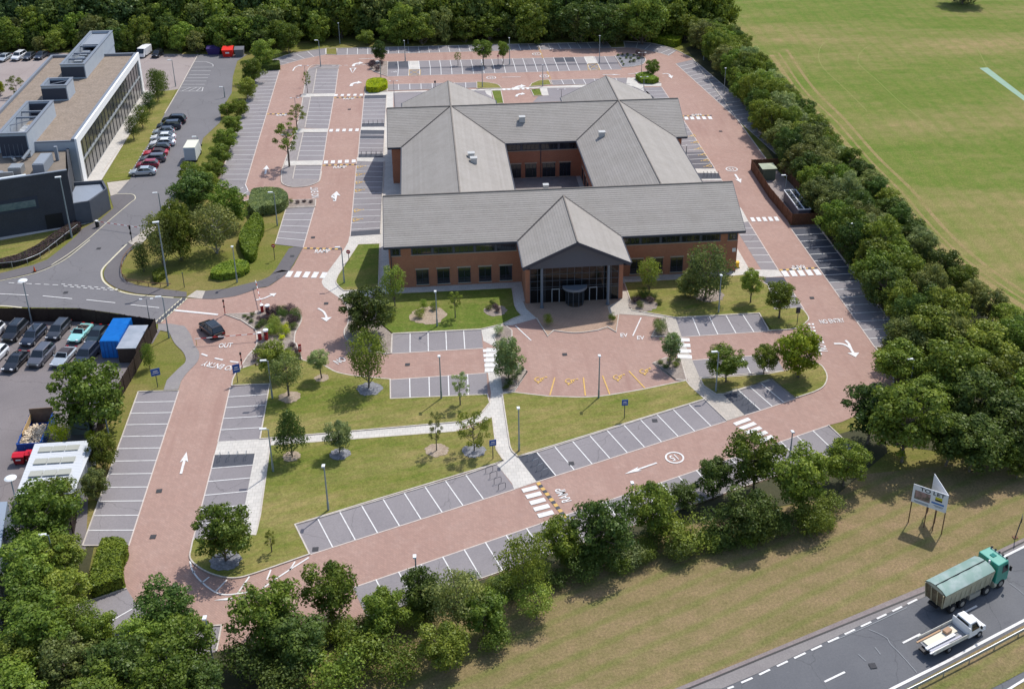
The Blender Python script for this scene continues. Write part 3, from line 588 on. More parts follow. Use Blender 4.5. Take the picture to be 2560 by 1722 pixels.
def roundel(s, ang):
    c = P1(s); mb = MB(); ring(mb, c, 1.0, .2, Z_MARK+.01); o = tag(mb.build('speed_roundel', M_WHITE), kind='structure')
    u = Vector((math.cos(ang), math.sin(ang), 0)); v = Vector((-u.y, u.x, 0)); text('15', c-u*.5-v*.5, c+u*.5-v*.5, 1.0)
roundel('22:1480,1037', R(200)); roundel('20:2000,1545', R(180)); roundel('10:2142,712', 0); roundel('20:225,497', R(180)); roundel('20:295,698', 0)
mb = MB(); t0 = [P1(q) for q in ('10:858,628', '10:908,625', '10:878,672')]; mb.strip(t0, .35, Z_MARK+.01, closed=True); tag(mb.build('give_way_triangle', M_WHITE), kind='structure')
def wheelchair(c, ang, s=1.0):
    c = P1(c); mb = MB(); u = Vector((math.cos(ang), math.sin(ang), 0))*s; v = Vector((-math.sin(ang), math.cos(ang), 0))*s; z = Z_MARK+.01
    arc = [c+u*(.42*math.cos(a))+v*(.42*math.sin(a)-.1) for a in np.linspace(R(150), R(400), 14)]; mb.strip(arc, .13*s, z)
    mb.strip([c+v*.62-u*.12, c-u*.05+v*.1, c+u*.35+v*.08, c+u*.55-v*.42, c+u*.75-v*.36], .15*s, z+.002); mb.strip([c-u*.08+v*.35, c+u*.28+v*.33], .12*s, z+.004)
    h = c+v*.85-u*.14; mb.add([(h.x+.13*s*math.cos(a), h.y+.13*s*math.sin(a), z) for a in np.linspace(0, 2*math.pi, 11)[:-1]], [tuple(range(10))])
    return tag(mb.build('disabled_bay_symbol', M_YEL), kind='structure')
for q, a in (('22:250,325', -75), ('22:530,340', -80), ('22:965,305', -68), ('22:1205,250', -65)): wheelchair(q, R(a), 1.15)
for q in ('11:940,25', '11:940,97', '11:935,170', '11:925,352', '11:915,437', '10:950,1520'): wheelchair(q, R(-90), 1.1)
for q in ('20:1645,1242', '20:1672,1302', '20:1705,1360', '20:1740,1414', '20:1765,1465', '20:1790,1517'): wheelchair(q, R(90), 1.05)
wheelchair('10:1262,660', R(90), .8).data.materials[0] = M_WHITE
tag(KERB.build('kerb', M_KERB), kind='structure'); tag(EDGE.build('edging', M_EDGE), kind='structure')
tag(WL.build('white_marking', M_WHITE), kind='structure'); tag(YL.build('yellow_marking', M_YEL), kind='structure'); tag(DARKM.build('dark_marking', M_ASPH_D), kind='structure'); tag(CR.build('cream_marking', M_CREAM), kind='structure')
# ------------------------------------------------------------------ building materials
def brickwall(name, c1, c2, mort):
    m, t, b, out = nt(name); g = N(t, 'ShaderNodeNewGeometry'); pos = g.outputs['Position']
    sp = N(t, 'ShaderNodeSeparateXYZ'); t.links.new(pos, sp.inputs[0]); ad = N(t, 'ShaderNodeMath', operation='ADD'); t.links.new(sp.outputs[0], ad.inputs[0]); t.links.new(sp.outputs[1], ad.inputs[1])
    cb = N(t, 'ShaderNodeCombineXYZ'); t.links.new(ad.outputs[0], cb.inputs[0]); t.links.new(sp.outputs[2], cb.inputs[1])
    br = N(t, 'ShaderNodeTexBrick', inp={'Scale': 1.0, 'Mortar Size': .008, 'Brick Width': .225, 'Row Height': .075, 'Color1': c4(c1), 'Color2': c4(c2), 'Mortar': c4(mort)}); t.links.new(cb.outputs[0], br.inputs['Vector'])
    base = mixc(t, ramp(t, noise(t, pos, .5, 4), .3, .7), br.outputs[0], mixc(t, 1.0, br.outputs[0], (.86, .84, .84), 'MULTIPLY'))
    t.links.new(base, b.inputs['Base Color']); b.inputs['Roughness'].default_value = .9; return m
M_BRICK = brickwall('red_brick', (.50, .195, .10), (.42, .16, .085), (.38, .24, .17))
M_DBRICK = brickwall('charcoal_brick', (.062, .067, .082), (.045, .05, .064), (.07, .072, .08))
def tilemat(name, c, v=.045):
    m, t, b, out = nt(name); g = N(t, 'ShaderNodeNewGeometry'); pos = g.outputs['Position']
    base = mixc(t, g.outputs['Random Per Island'], tuple(x*(1-v) for x in c), tuple(x*(1+v) for x in c))
    base = mixc(t, ramp(t, noise(t, pos, .35, 5, .7), .4, .7), base, mixc(t, 1.0, base, (.88, .88, .86), 'MULTIPLY'))
    base = mixc(t, ramp(t, noise(t, pos, 3.2, 4, .8), .35, .65), mixc(t, 1.0, base, (.93,)*3, 'MULTIPLY'), mixc(t, 1.0, base, (1.07,)*3, 'MULTIPLY'))
    t.links.new(base, b.inputs['Base Color']); b.inputs['Roughness'].default_value = .75; b.inputs['Specular IOR Level'].default_value = .35; return m
M_TILE = tilemat('concrete_roof_tile', (.335, .308, .28))
M_FASC = mat('dark_fascia', (.055, .06, .078), rough=.5)
M_PANEL = mat('grey_panel', (.10, .11, .135), rough=.5)
M_STONE = mat('stone_trim', (.45, .38, .29), rough=.8)
M_DGL = mat('dark_glass', (.012, .016, .022), rough=.06, spec=1.0)
M_DGL2 = mat('dark_glass_blind', (.05, .052, .05), (.012, .015, .02), .9, rough=.15, spec=.8)
M_DGL3 = mat('dark_glass_green', (.02, .03, .028), rough=.05, spec=1)
M_FRAME = mat('window_frame', (.05, .055, .075), rough=.4)
M_FRAMEL = mat('light_mullion', (.10, .115, .135), rough=.4)
def glassy(name, col, a):
    m, t, b, out = nt(name); b.inputs['Base Color'].default_value = c4(col); b.inputs['Roughness'].default_value = .04; b.inputs['Specular IOR Level'].default_value = .9
    tr = N(t, 'ShaderNodeBsdfTransparent'); tr.inputs[0].default_value = (.6, .63, .63, 1); mx = N(t, 'ShaderNodeMixShader', inp={0: a}); t.links.new(b.outputs[0], mx.inputs[1]); t.links.new(tr.outputs[0], mx.inputs[2]); t.links.new(mx.outputs[0], out.inputs[0]); return m
M_GLZ = glassy('tinted_glazing', (.01, .012, .016), .6)
M_GUT = mat('gutter_metal', (.5, .5, .48), rough=.5)

# ------------------------------------------------------------------ roof courses
def clip(poly, f):                                                # keep f(p) >= 0
    out = []
    for i in range(len(poly)):
        a, b = poly[i], poly[(i+1) % len(poly)]; fa, fb = f(a), f(b)
        if fa >= 0: out.append(a)
        if (fa >= 0) != (fb >= 0): u = fa/(fa-fb); out.append((a[0]+(b[0]-a[0])*u, a[1]+(b[1]-a[1])*u))
    return out
SL = .466
def slope(mb, poly, org, d, z0=11.2, step=.37, lift=.03, sl=SL):
    """poly in plan, org a point on the ridge, d downslope unit vector"""
    tt = lambda p: (p[0]-org[0])*d[0]+(p[1]-org[1])*d[1]
    k = 0; tm = max(map(tt, poly))
    while k*step < tm-1e-6:
        a, b = k*step, min((k+1)*step, tm+1e-6)
        q = clip(clip(poly, lambda p: tt(p)-a), lambda p: b-tt(p)); k += 1
        if len(q) < 3: continue
        vs = [(p[0], p[1], z0-sl*tt(p)+lift*(tt(p)-a)/step) for p in q]
        n = len(q); ar = sum(q[i][0]*q[(i+1) % n][1]-q[(i+1) % n][0]*q[i][1] for i in range(n))
        if ar < 0: vs = vs[::-1]
        mb.add(vs, [tuple(range(n))])
        lo = sorted([v for v in vs if abs(tt(v)-b) < 1e-4], key=lambda v: v[0]*d[1]-v[1]*d[0])
        if len(lo) >= 2:
            a_, b_ = lo[0], lo[-1]; dz = (0, 0, lift+.01)
            mb.add([a_, b_, (b_[0], b_[1], b_[2]-dz[2]), (a_[0], a_[1], a_[2]-dz[2])], [(0, 1, 2, 3)])
ob = thing('office_building', 'red brick two-storey office with grey pitched roofs around a courtyard and a glazed entrance porch', 'office building', (19.5, 160, 0))
OO = ob.location
X0, X1 = -6.9, 45.7; YF0, YFR, YF1 = 149.4, 158.2, 167.0; YR0, YRR, YR1 = 188.8, 197.6, 206.4
LW = (-4.5, 4.4, 13.3); RW = (25.95, 34.75, 43.55); ZR, ZE = 11.2, 7.1
def W(name, m, mb, parent=ob, **k): 
    mb.v = [(v[0]-OO.x, v[1]-OO.y, v[2]-OO.z) for v in mb.v]; return mb.build(name, m, parent, **k)
def house(mb, a0, a1, c, hw, axis, zt=7.1, sl=SL):                # walls with gables; a along axis, c centre across
    pr = [(-hw, 0), (hw, 0), (hw, zt-.12+.0), (0, zt+hw*sl-.15), (-hw, zt-.12)]
    vs = []
    for a in (a0, a1):
        for u, z in pr: vs.append((a, c+u, z) if axis == 'x' else (c+u, a, z))
    fs = [(0, 1, 2, 3, 4), (9, 8, 7, 6, 5)]+[(i, i+5, (i+1) % 5+5, (i+1) % 5) for i in range(5)]
    mb.add(vs, fs)
mb = MB()
house(mb, -6.3, 44.95, YFR, 7.9, 'x'); house(mb, -6.3, 44.95, YRR, 7.9, 'x')
for w_ in (LW, RW):
    house(mb, YF1-1, YR0+1, w_[1], 8.0 if w_ is LW else 7.95, 'y'); house(mb, YR1-1, 211.6, w_[1], 8.0, 'y')
W('wall', M_BRICK, mb)
rf = MB()
south = [[(X0, YF0), (12.2, YF0), (19.7, YF0+7.5), (19.7, YFR), (X0, YFR)], [(27.2, YF0), (X1, YF0), (X1, YFR), (19.7, YFR), (19.7, YF0+7.5)]]
for p in south: slope(rf, p, (0, YFR), (0, -1))
for p in ([(X0, YFR), (LW[1], YFR), (LW[0], YF1), (X0, YF1)], [(LW[1], YFR), (RW[1], YFR), (RW[0], YF1), (LW[2], YF1)], [(RW[1], YFR), (X1, YFR), (X1, YF1), (RW[2], YF1)]): slope(rf, p, (0, YFR), (0, 1))
for p in ([(X0, YRR), (LW[1], YRR), (LW[0], YR0), (X0, YR0)], [(LW[1], YRR), (RW[1], YRR), (RW[0], YR0), (LW[2], YR0)], [(RW[1], YRR), (X1, YRR), (X1, YR0), (RW[2], YR0)]): slope(rf, p, (0, YRR), (0, -1))
for p in ([(X0, YRR), (LW[1], YRR), (LW[0], YR1), (X0, YR1)], [(LW[1], YRR), (RW[1], YRR), (RW[0], YR1), (LW[2], YR1)], [(RW[1], YRR), (X1, YRR), (X1, YR1), (RW[2], YR1)]): slope(rf, p, (0, YRR), (0, 1))
for w_ in (LW, RW):
    for e, d in ((w_[0], -1), (w_[2], 1)):
        slope(rf, [(w_[1], YFR), (w_[1], YRR), (e, YR0), (e, YF1)], (w_[1], 0), (d, 0)); slope(rf, [(w_[1], YRR), (w_[1], 212.3), (e, 212.3), (e, YR1)], (w_[1], 0), (d, 0))
PXC, PH = 19.7, 7.5; ZP = ZE+PH*SL
for d in (-1, 1): slope(rf, [(PXC, YF0+PH), (PXC, 141.0), (PXC+d*PH, 141.0), (PXC+d*PH, YF0)], (PXC, 0), (d, 0), z0=ZP)
roof = W('roof', M_TILE, rf)
# ridge caps, valleys and hips
rc = MB()
def cap(a, b, r=.14): rc.tube(a, b, r, r, 8)
cap((X0, YFR, ZR+.02), (X1, YFR, ZR+.02)); cap((X0, YRR, ZR+.02), (X1, YRR, ZR+.02))
for w_ in (LW, RW): cap((w_[1], YFR, ZR+.02), (w_[1], 212.3, ZR+.02))
cap((PXC, YF0+PH, ZP+.02), (PXC, 141.0, ZP+.02))
W('ridge_cap', mat('ridge_tile', (.22, .19, .165), (.26, .23, .2), 2), rc, roof) if False else None
o = MB(); o.v, o.f, o.m = rc.v, rc.f, rc.m; o = W('ridge_cap', mat('ridge_tile', (.22, .19, .165), (.26, .23, .2), 2), o, roof)
vl = MB()
def val(a, b, w=.14):
    a, b = Vector(a), Vector(b); d = (b-a); n = Vector((-d.y, d.x, 0)).normalized()*w; up = Vector((0, 0, .075)); vl.quad(a-n+up, b-n+up, b+n+up, a+n+up)
for w_ in (LW, RW):
    for e in (w_[0], w_[2]):
        val((w_[1], YFR, ZR), (e, YF1, ZE)); val((w_[1], YRR, ZR), (e, YR0, ZE)); val((w_[1], YRR, ZR), (e, YR1, ZE))
for d in (-1, 1): val((PXC, YF0+PH, ZP), (PXC+d*PH, YF0, ZE))
W('valley_lining', mat('lead_valley', (.05, .045, .045), rough=.6), vl, roof)
# eaves: soffit, fascia, gutter
fa = MB(); gu = MB()
def eave(x0, y0, x1, y1, ox, oy):                                 # ox,oy outward
    z = ZE-.02
    fa.bx(min(x0, x1)-(.06 if ox else 0)*(ox < 0), max(x0, x1)+(.06 if ox > 0 else 0), min(y0, y1)-(.06 if oy < 0 else 0), max(y0, y1)+(.06 if oy > 0 else 0), z-.33, z)
    a = Vector((x0+ox*.12, y0+oy*.12, z-.04)); b = Vector((x1+ox*.12, y1+oy*.12, z-.04)); gu.tube(a, b, .075, .075, 6)
    fa.bx(min(x0, x1)-max(0, ox)*.95 if ox else min(x0, x1), max(x0, x1)+max(0, -ox)*.95 if ox else max(x0, x1), min(y0, y1)-max(0, oy)*.95 if oy else min(y0, y1), max(y0, y1)+max(0, -oy)*.95 if oy else max(y0, y1), z-.37, z-.335)
eave(X0, YF0, 12.2, YF0, 0, -1); eave(27.2, YF0, X1, YF0, 0, -1); eave(X0, YF1, LW[0], YF1, 0, 1); eave(LW[2], YF1, RW[0], YF1, 0, 1); eave(RW[2], YF1, X1, YF1, 0, 1)
eave(X0, YR0, LW[0], YR0, 0, -1); eave(LW[2], YR0, RW[0], YR0, 0, -1); eave(RW[2], YR0, X1, YR0, 0, -1)
eave(X0, YR1, LW[0], YR1, 0, 1); eave(LW[2], YR1, RW[0], YR1, 0, 1); eave(RW[2], YR1, X1, YR1, 0, 1)
for w_ in (LW, RW):
    for e, s_ in ((w_[0], -1), (w_[2], 1)): eave(e, YF1, e, YR0, s_, 0); eave(e, YR1, e, 212.3, s_, 0)
for d in (-1, 1): eave(PXC+d*PH, 141.0, PXC+d*PH, YF0, d, 0)
def verge(mb, a, b, t=.34, th=.14):                               # sloping barge board between two roof points
    a, b = Vector(a), Vector(b); d = (b-a); n = Vector((-d.y, d.x, 0)).normalized()*th/2 if False else Vector((0, 0, 0))
    return
def barge(mb, c, e, yz, axis, z0, hw, out, t=.36, th=.09, sl=SL):   # gable boards: c centre, at position yz along ridge axis
    for d in (-1, 1):
        a = (c, z0); b = (c+d*hw, z0-hw*sl)
        q = [(a[0], a[1]+.03), (b[0], b[1]+.03), (b[0], b[1]-t), (a[0], a[1]-t)]
        y0, y1 = yz, yz+out*th
        P3 = lambda u, z, y: (u, y, z) if axis == 'y' else (y, u, z)
        vs = [P3(u, z, y0) for u, z in q]+[P3(u, z, y1) for u, z in q]
        mb.add(vs, [(0, 1, 2, 3), (7, 6, 5, 4)]+[(i, i+4, (i+1) % 4+4, (i+1) % 4) for i in range(4)])
for y_ in (YFR, YRR): barge(fa, y_, 0, X0, 'x', ZR, 8.8, -1); barge(fa, y_, 0, X1, 'x', ZR, 8.8, 1)
for w_ in (LW, RW): barge(fa, w_[1], 0, 212.3, 'y', ZR, w_[2]-w_[1], 1)
barge(fa, PXC, 0, 141.0, 'y', ZP, PH, -1, t=.5)
W('fascia', M_FASC, fa, roof); W('gutter', M_FASC, gu, roof)
# roof soffit plane closing the overhang at gables
vt = []
for x, y, z, s in ((6.9, 175.2, 0, 1), (7.2, 173.4, 0, 1), (16.8, 193.6, 0, 1), (29.9, 185.6, 0, 1), (18.0, 165.6, 0, .8), (34.75, 158.2, 0, 0)):
    if s == 0: continue
    zz = {16.8: ZR-SL*(YRR-193.6), 29.9: ZR-SL*(RW[1]-29.9), 18.0: 8.0}.get(x, ZR-SL*(x-LW[1]))
    m_ = MB(); m_.box((x, y, zz+.35), (1.0*s, .9*s, .9)); m_.box((x, y, zz+.86), (1.15*s, 1.05*s, .12)); W('roof_vent', M_GUT, m_, roof)

# ------------------------------------------------------------------ windows
def window(x0, x1, z0, z1, plane, axis='y', out=-1, nx=2, nz=2, sill=True, lintel=True, glass=M_DGL, fm=M_FRAME, parent=ob, name='window', thick=.07):
    """axis 'y': wall plane y=plane facing out*y; x0,x1 along x. axis 'x': wall plane x=plane, x0,x1 along y"""
    def bx(mb, a0, a1, d0, d1, c0, c1):
        lo, hi = plane+out*d1, plane+out*d0
        if lo > hi: lo, hi = hi, lo
        if axis == 'y': mb.bx(a0, a1, lo, hi, c0, c1)
        else: mb.bx(lo, hi, a0, a1, c0, c1)
    f = MB(); bx(f, x0, x1, .0, .05, z0, z0+thick); bx(f, x0, x1, .0, .05, z1-thick, z1)
    for i in range(nx+1): 
        u = x0+(x1-x0-thick)*i/nx; bx(f, u, u+thick, .0, .055, z0+thick, z1-thick)
    for i in range(1, nz):
        u = z0+(z1-z0)*(.33 if nz == 2 else i/nz); bx(f, x0+thick, x1-thick, .0, .045, u, u+thick*.8)
    base = W(name, fm, f, parent) if parent is ob else f.build(name, fm, parent)
    glass = random.choice([M_DGL, M_DGL, M_DGL2, M_DGL3]) if glass is M_DGL else glass
    g_ = MB(); bx(g_, x0+.02, x1-.02, .002, .02, z0+.02, z1-.02)
    (W('pane', glass, g_, base) if parent is ob else g_.build('pane', glass, base))
    if sill or lintel:
        s_ = MB()
        if sill: bx(s_, x0-.08, x1+.08, .0, .14, z0-.12, z0-.01)
        if lintel: bx(s_, x0-.12, x1+.12, .0, .09, z1+.01, z1+.2)
        (W('trim', M_STONE, s_, base) if parent is ob else s_.build('trim', M_STONE, base))
    return base
WF = 150.3
for k in range(5): window(-2.55+3.03*k, -.75+3.03*k, .45, 2.85, WF)
for k in range(5): window(28.9+3.03*k, 30.75+3.03*k, .45, 2.85, WF)
def strips(xa, xb, plane, z0=5.35, z1=6.68, axis='y', out=-1, pitch=3.03, skip=None):
    b_ = MB()
    if axis == 'y': b_.bx(xa, xb, min(plane, plane+out*.03), max(plane, plane+out*.03), z0-.1, z1+.1)
    else: b_.bx(min(plane, plane+out*.03), max(plane, plane+out*.03), xa, xb, z0-.1, z1+.1)
    W('spandrel_panel', M_PANEL, b_)
    n = max(1, round((xb-xa)/pitch)); st = (xb-xa)/n
    for i in range(n): window(xa+st*i+.16, xa+st*(i+1)-.16, z0, z1, plane+out*.03, axis, out, 4 if st > 2 else 2, 1, False, False)
    s_ = MB()
    if axis == 'y': s_.bx(xa-.1, xb+.1, min(plane, plane+out*.1), max(plane, plane+out*.1), z0-.2, z0-.1)
    else: s_.bx(min(plane, plane+out*.1), max(plane, plane+out*.1), xa-.1, xb+.1, z0-.2, z0-.1)
    W('sill', M_STONE, s_)
strips(-3.1, 12.1, WF); strips(-5.95, -4.6, WF, pitch=1.4); strips(27.3, 42.3, WF); strips(43.4, 44.8, WF, pitch=1.4)
RB = YRR-7.9
strips(13.0, 26.2, RB); 
for k in range(4): window(13.9+3.05*k, 16.2+3.05*k-(.3 if k % 2 else 0), .15, 2.75, RB, nz=1, nx=3)
strips(170, 188, 12.4, axis='x', out=1); strips(170, 188, 26.8, axis='x', out=-1)
for k in range(6): window(170.5+3.03*k, 172.2+3.03*k, .5, 2.8, 12.4, 'x', 1); window(170.5+3.03*k, 172.2+3.03*k, .5, 2.8, 26.8, 'x', -1)
strips(168, 188.5, -3.6, axis='x', out=-1); strips(168, 188.5, 42.7, axis='x', out=1)
for k in range(6): window(169.5+3.03*k, 171.2+3.03*k, .5, 2.8, -3.6, 'x', -1); window(169.5+3.03*k, 171.2+3.03*k, .5, 2.8, 42.7, 'x', 1)
for xx, oo in ((-6.3, -1), (44.95, 1)):
    for yy in (153, 156.2, 159.4, 162.4): window(yy, yy+1.7, .5, 2.8, xx, 'x', oo); window(yy, yy+1.7, 5.3, 6.6, xx, 'x', oo, 2, 1, False, False)
    for yy in (192, 195.2, 198.4, 201.4): window(yy, yy+1.7, .5, 2.8, xx, 'x', oo); window(yy, yy+1.7, 5.3, 6.6, xx, 'x', oo, 2, 1, False, False)
dp = MB(); [dp.tube((x, y, 0), (x, y, 7), .06, .06, 6) for x, y in ((19.7, RB-.1), (-6.0, WF-.1), (27.1, WF-.1), (12.5, RB-.1))]; W('downpipe', M_FASC, dp)
sp = MB(); sp.bx(44.2, 44.75, WF-.03, WF-.005, 3.3, 3.9); W('alarm_sign', M_WHP, sp)

# ------------------------------------------------------------------ entrance porch
pw = MB()
for x0, x1 in ((12.75, 13.35), (26.05, 26.65)): pw.bx(x0, x1, 143.6, WF, 0, 6.9)
W('porch_pier', M_BRICK, pw)
pf = MB()                                                         # dark gable infill and beam over the porch
hw = 6.95; z0 = 6.35
pf.add([(PXC-hw, 141.9, z0), (PXC+hw, 141.9, z0), (PXC+hw, 141.9, ZE+.1), (PXC, 141.9, ZP-.25), (PXC-hw, 141.9, ZE+.1)], [(0, 1, 2, 3, 4)])
pf.add([(PXC-hw, 142.15, z0), (PXC+hw, 142.15, z0), (PXC+hw, 142.15, ZE+.1), (PXC, 142.15, ZP-.25), (PXC-hw, 142.15, ZE+.1)], [(4, 3, 2, 1, 0)])
pf.add([(PXC-hw, 141.9, z0), (PXC+hw, 141.9, z0), (PXC+hw, 142.15, z0), (PXC-hw, 142.15, z0)], [(3, 2, 1, 0)])
W('gable_panel', M_PANEL, pf)
sf = MB(); sf.bx(12.8, 26.6, 142.16, WF-.01, 6.55, 6.62); W('soffit', M_PANEL, sf)
for x in (14.9, 24.3):
    c_ = MB(); c_.tube((x, 142.1, .06), (x, 142.1, 6.38), .2, .2, 14); c_.tube((x, 142.1, .06), (x, 142.1, .3), .28, .28, 14); W('column', mat('blue_grey_steel', (.15, .18, .22), rough=.4), c_)
gy = 143.6
gl = MB(); gl.bx(13.36, 26.04, gy+.02, gy+.05, .06, 6.5); W('glazed_wall', M_GLZ, gl)
gm = MB()
for i in range(13): x = 13.4+i*(12.6/12); gm.bx(x-.03, x+.03, gy-.04, gy+.018, .06, 6.5)
for z in (2.15, 2.5, 3.5, 4.5, 5.5): gm.bx(13.4, 26.0, gy-.035, gy+.015, z-.03, z+.03)
W('mullion', M_FRAMEL, gm)
inn = MB(); inn.bx(13.4, 26.0, 149.2, 149.4, .06, 6.5); W('lobby_wall', mat('lobby_wall', (.5, .3, .22)), inn)
inn = MB(); inn.bx(13.5, 25.9, 145.5, 149.1, 3.0, 3.35); inn.bx(13.5, 25.9, 145.5, 145.6, 3.36, 3.9); W('mezzanine', mat('mezzanine_cream', (.6, .52, .42)), inn)
dr = MB(); dr.tube((19.7, 143.0, .08), (19.7, 143.0, 2.4), 1.25, 1.25, 20, False); o = W('revolving_door', M_GLZ, dr)
d2 = MB(); d2.prism([(19.7+1.75*math.cos(a), 143.2+1.5*math.sin(a)) for a in np.linspace(R(180), R(360), 15)], 2.4, 2.75); W('door_canopy', mat('canopy_grey', (.2, .22, .25), rough=.4), d2, o) if False else None
cn = MB(); cn.prism([(19.7+1.75*math.cos(a), 143.3+1.6*math.sin(a)) for a in np.linspace(R(180), R(360), 15)], 2.42, 2.8); W('door_canopy', mat('canopy_grey', (.2, .22, .25), rough=.4), cn)
fr = MB()
for a in np.linspace(R(180), R(360), 6): fr.tube((19.7+1.27*math.cos(a), 143.0+1.27*math.sin(a), .07), (19.7+1.27*math.cos(a), 143.0+1.27*math.sin(a), 2.42), .05, .05, 6)
fr.bx(18.5, 20.9, 142.98, 143.02, .1, 2.35); W('door_frame', M_FRAMEL, fr)
for x in (17.0, 22.4):
    d_ = MB(); d_.bx(x-.55, x-.48, gy-.07, gy-.045, .08, 2.2); d_.bx(x+.48, x+.55, gy-.07, gy-.045, .08, 2.2); d_.bx(x-.48, x+.48, gy-.07, gy-.045, 2.1, 2.2); W('glass_door', mat('steel_bright', (.5, .52, .54), rough=.35), d_)
# ------------------------------------------------------------------ yellow grit bin by the east end
t = thing('grit_bin', 'small yellow grit bin against the right end of the brick office', 'grit bin', (*P1('21:2035,870').xy, .06)); b_ = MB(); b_.box((0, 0, .4), (.9, .6, .8)); b_.build('box', mat('yellow_plastic', (.75, .5, .03), rough=.5), t); b_ = MB(); b_.box((0, 0, .86), (1.0, .7, .1)); b_.build('lid', MATS['yellow_plastic'], t)

# ------------------------------------------------------------------ neighbouring office, white framed
nb = thing('grey_office_block', 'flat-roofed grey office with a white framed glass side and rooftop plant enclosures', 'office building', (-68, 220, 0)); 
def NB(name, m, mb, parent=nb): mb.v = [(v[0]+68, v[1]-220, v[2]) for v in mb.v]; return mb.build(name, m, parent)
M_CLAD = mat('grey_cladding', (.38, .43, .49), (.42, .47, .52), .8, rough=.5); M_CLADD = mat('dark_louvre', (.04, .05, .075), rough=.5); M_COP = mat('parapet_coping', (.2, .225, .265), rough=.5)
M_GRAV = mat('roof_gravel', (.30, .24, .19), (.25, .2, .155), .6, fine=.3, fscale=3)
GX0, GX1, GY0, GY1, GZ = -77.6, -60.1, 194.2, 246, 8.25
mb = MB(); mb.bx(GX0, GX1, GY0, GY1, 0, GZ); NB('wall', M_CLAD, mb)
mb = MB(); mb.bx(GX0+.5, GX1-.3, GY0+.5, GY1-.5, GZ+.003, GZ+.02); NB('roof', M_GRAV, mb)
mb = MB(); mb.bx(GX0, GX0+.5, GY0, GY1, GZ+.001, 8.8); mb.bx(GX1-.55, GX1, GY0, GY1, GZ+.001, 8.8); mb.bx(GX0+.5, GX1-.55, GY1-.5, GY1, GZ+.001, 8.8); mb.bx(GX0+.5, GX1-.55, GY0, GY0+.3, GZ+.001, 8.5); NB('parapet', M_COP, mb)
mb = MB(); x = GX1                                                # white frame round the glass side
mb.bx(x+.001, x+.35, GY0-.02, GY1+.02, 7.6, 8.82); mb.bx(x+.001, x+.35, GY0-.02, GY0+2.0, 0, 7.6); mb.bx(x+.001, x+.35, GY1-1.4, GY1+.02, 0, 7.6); NB('white_frame', mat('white_render', (.9, .9, .9), rough=.6), mb)
mb = MB(); mb.bx(x+.005, x+.1, GY0+1.3, GY1-1.2, .3, 7.85); gf = NB('glass_side', mat('mirror_glass', (.05, .055, .06), (.11, .105, .1), .5, rough=.12, spec=1), mb)
mb = MB()
for i in range(22): y = GY0+1.3+i*(GY1-GY0-2.5)/21; mb.bx(x+.1, x+.17, y-.05, y+.05, .3, 7.85)
NB('mullion', mat('dark_mullion', (.04, .045, .055)), mb, gf)
mb = MB(); mb.bx(x+.101, x+.3, GY0+1.3, GY1-1.2, 3.9, 4.15); NB('floor_band', M_METAL, mb, gf)
def plant(y0, y1, z0, z1, beams, name='plant_enclosure'):
    x0, x1 = -71.3, -66.7; w_ = .45; mb = MB()
    mb.bx(x0, x0+w_, y0, y1, z0, z1); mb.bx(x1-w_, x1, y0, y1, z0, z1); mb.bx(x0+w_, x1-w_, y0, y0+w_, z0, z1); mb.bx(x0+w_, x1-w_, y1-w_, y1, z0, z1); e = NB(name, M_CLAD, mb)
    mb = MB(); mb.bx(x0-.02, x1-.2, y0-.04, y0-.002, z0+.3, z1-.5); mb.bx(x0+w_, x1-w_, y1-w_-.02, y1-w_-.001, z0, z1-.3); NB('louvre', M_CLADD, mb, e)
    mb = MB(); mb.bx(x0-.1, x1+.1, y0-.15, y0+w_, z1, z1+.12); mb.bx(x0-.1, x1+.1, y1-w_, y1+.1, z1, z1+.12); mb.bx(x0-.1, x0+w_, y0+w_, y1-w_, z1, z1+.12); mb.bx(x1-w_, x1+.1, y0+w_, y1-w_, z1, z1+.12); NB('coping', M_COP, mb, e)
    mb = MB(); 
    for y in beams: mb.bx(x0+w_, x1-w_, y-.15, y+.15, z1-.4, z1-.1)
    mb.tube((x0+w_, y0+.3*(y1-y0), z1-.3), (x1-w_, y0+.3*(y1-y0)+3, z1-.3), .1, .1, 5); NB('brace', M_COP, mb, e)
    mb = MB(); mb.bx(x0+w_, x1-w_, y0+w_, y1-w_, z0+.02, z0+.3); NB('deck', M_CLADD, mb, e); return e
e = plant(230.4, 254.8, GZ, 11.2, (235, 239, 244)); mb = MB(); mb.bx(-71.2, -66.8, 246.01, 254.7, 0, GZ); NB('stair_tower', M_CLAD, mb); mb = MB(); mb.bx(-70.8, -67.2, 246, 254.3, 10.6, 10.8); NB('hatch_roof', mat('membrane', (.27, .3, .34)), mb, e)
mb = MB(); [mb.bx(-70.3, -68.8, y, y+1.2, 9.0, 10.2) for y in (236, 238.2, 240.4, 242.6)]; [mb.tube((-68.4, y, 10), (-67.3, y+1, 10.4), .25, .25, 8) for y in (236, 238, 240, 242)]; NB('air_handler', M_METAL, mb, e)
plant(216.8, 221.6, GZ, 11.2, ())
e = plant(191.3, 208, 6.9, 11.2, (203, 200)); mb = MB(); [mb.bx(-69.8, -67.6, y, y+1.5, 7.3, 9.6) for y in (192.6, 194.6, 196.6, 198.4)]; NB('chiller', mat('chiller_grey', (.5, .52, .53), rough=.5), mb, e)
mb = MB(); [mb.bx(-71.3+.7*i, -71.25+.7*i, 191.2, 191.27, 7.0, 9.3) for i in range(1, 6)]; NB('louvre_bar', M_COP, mb, e)
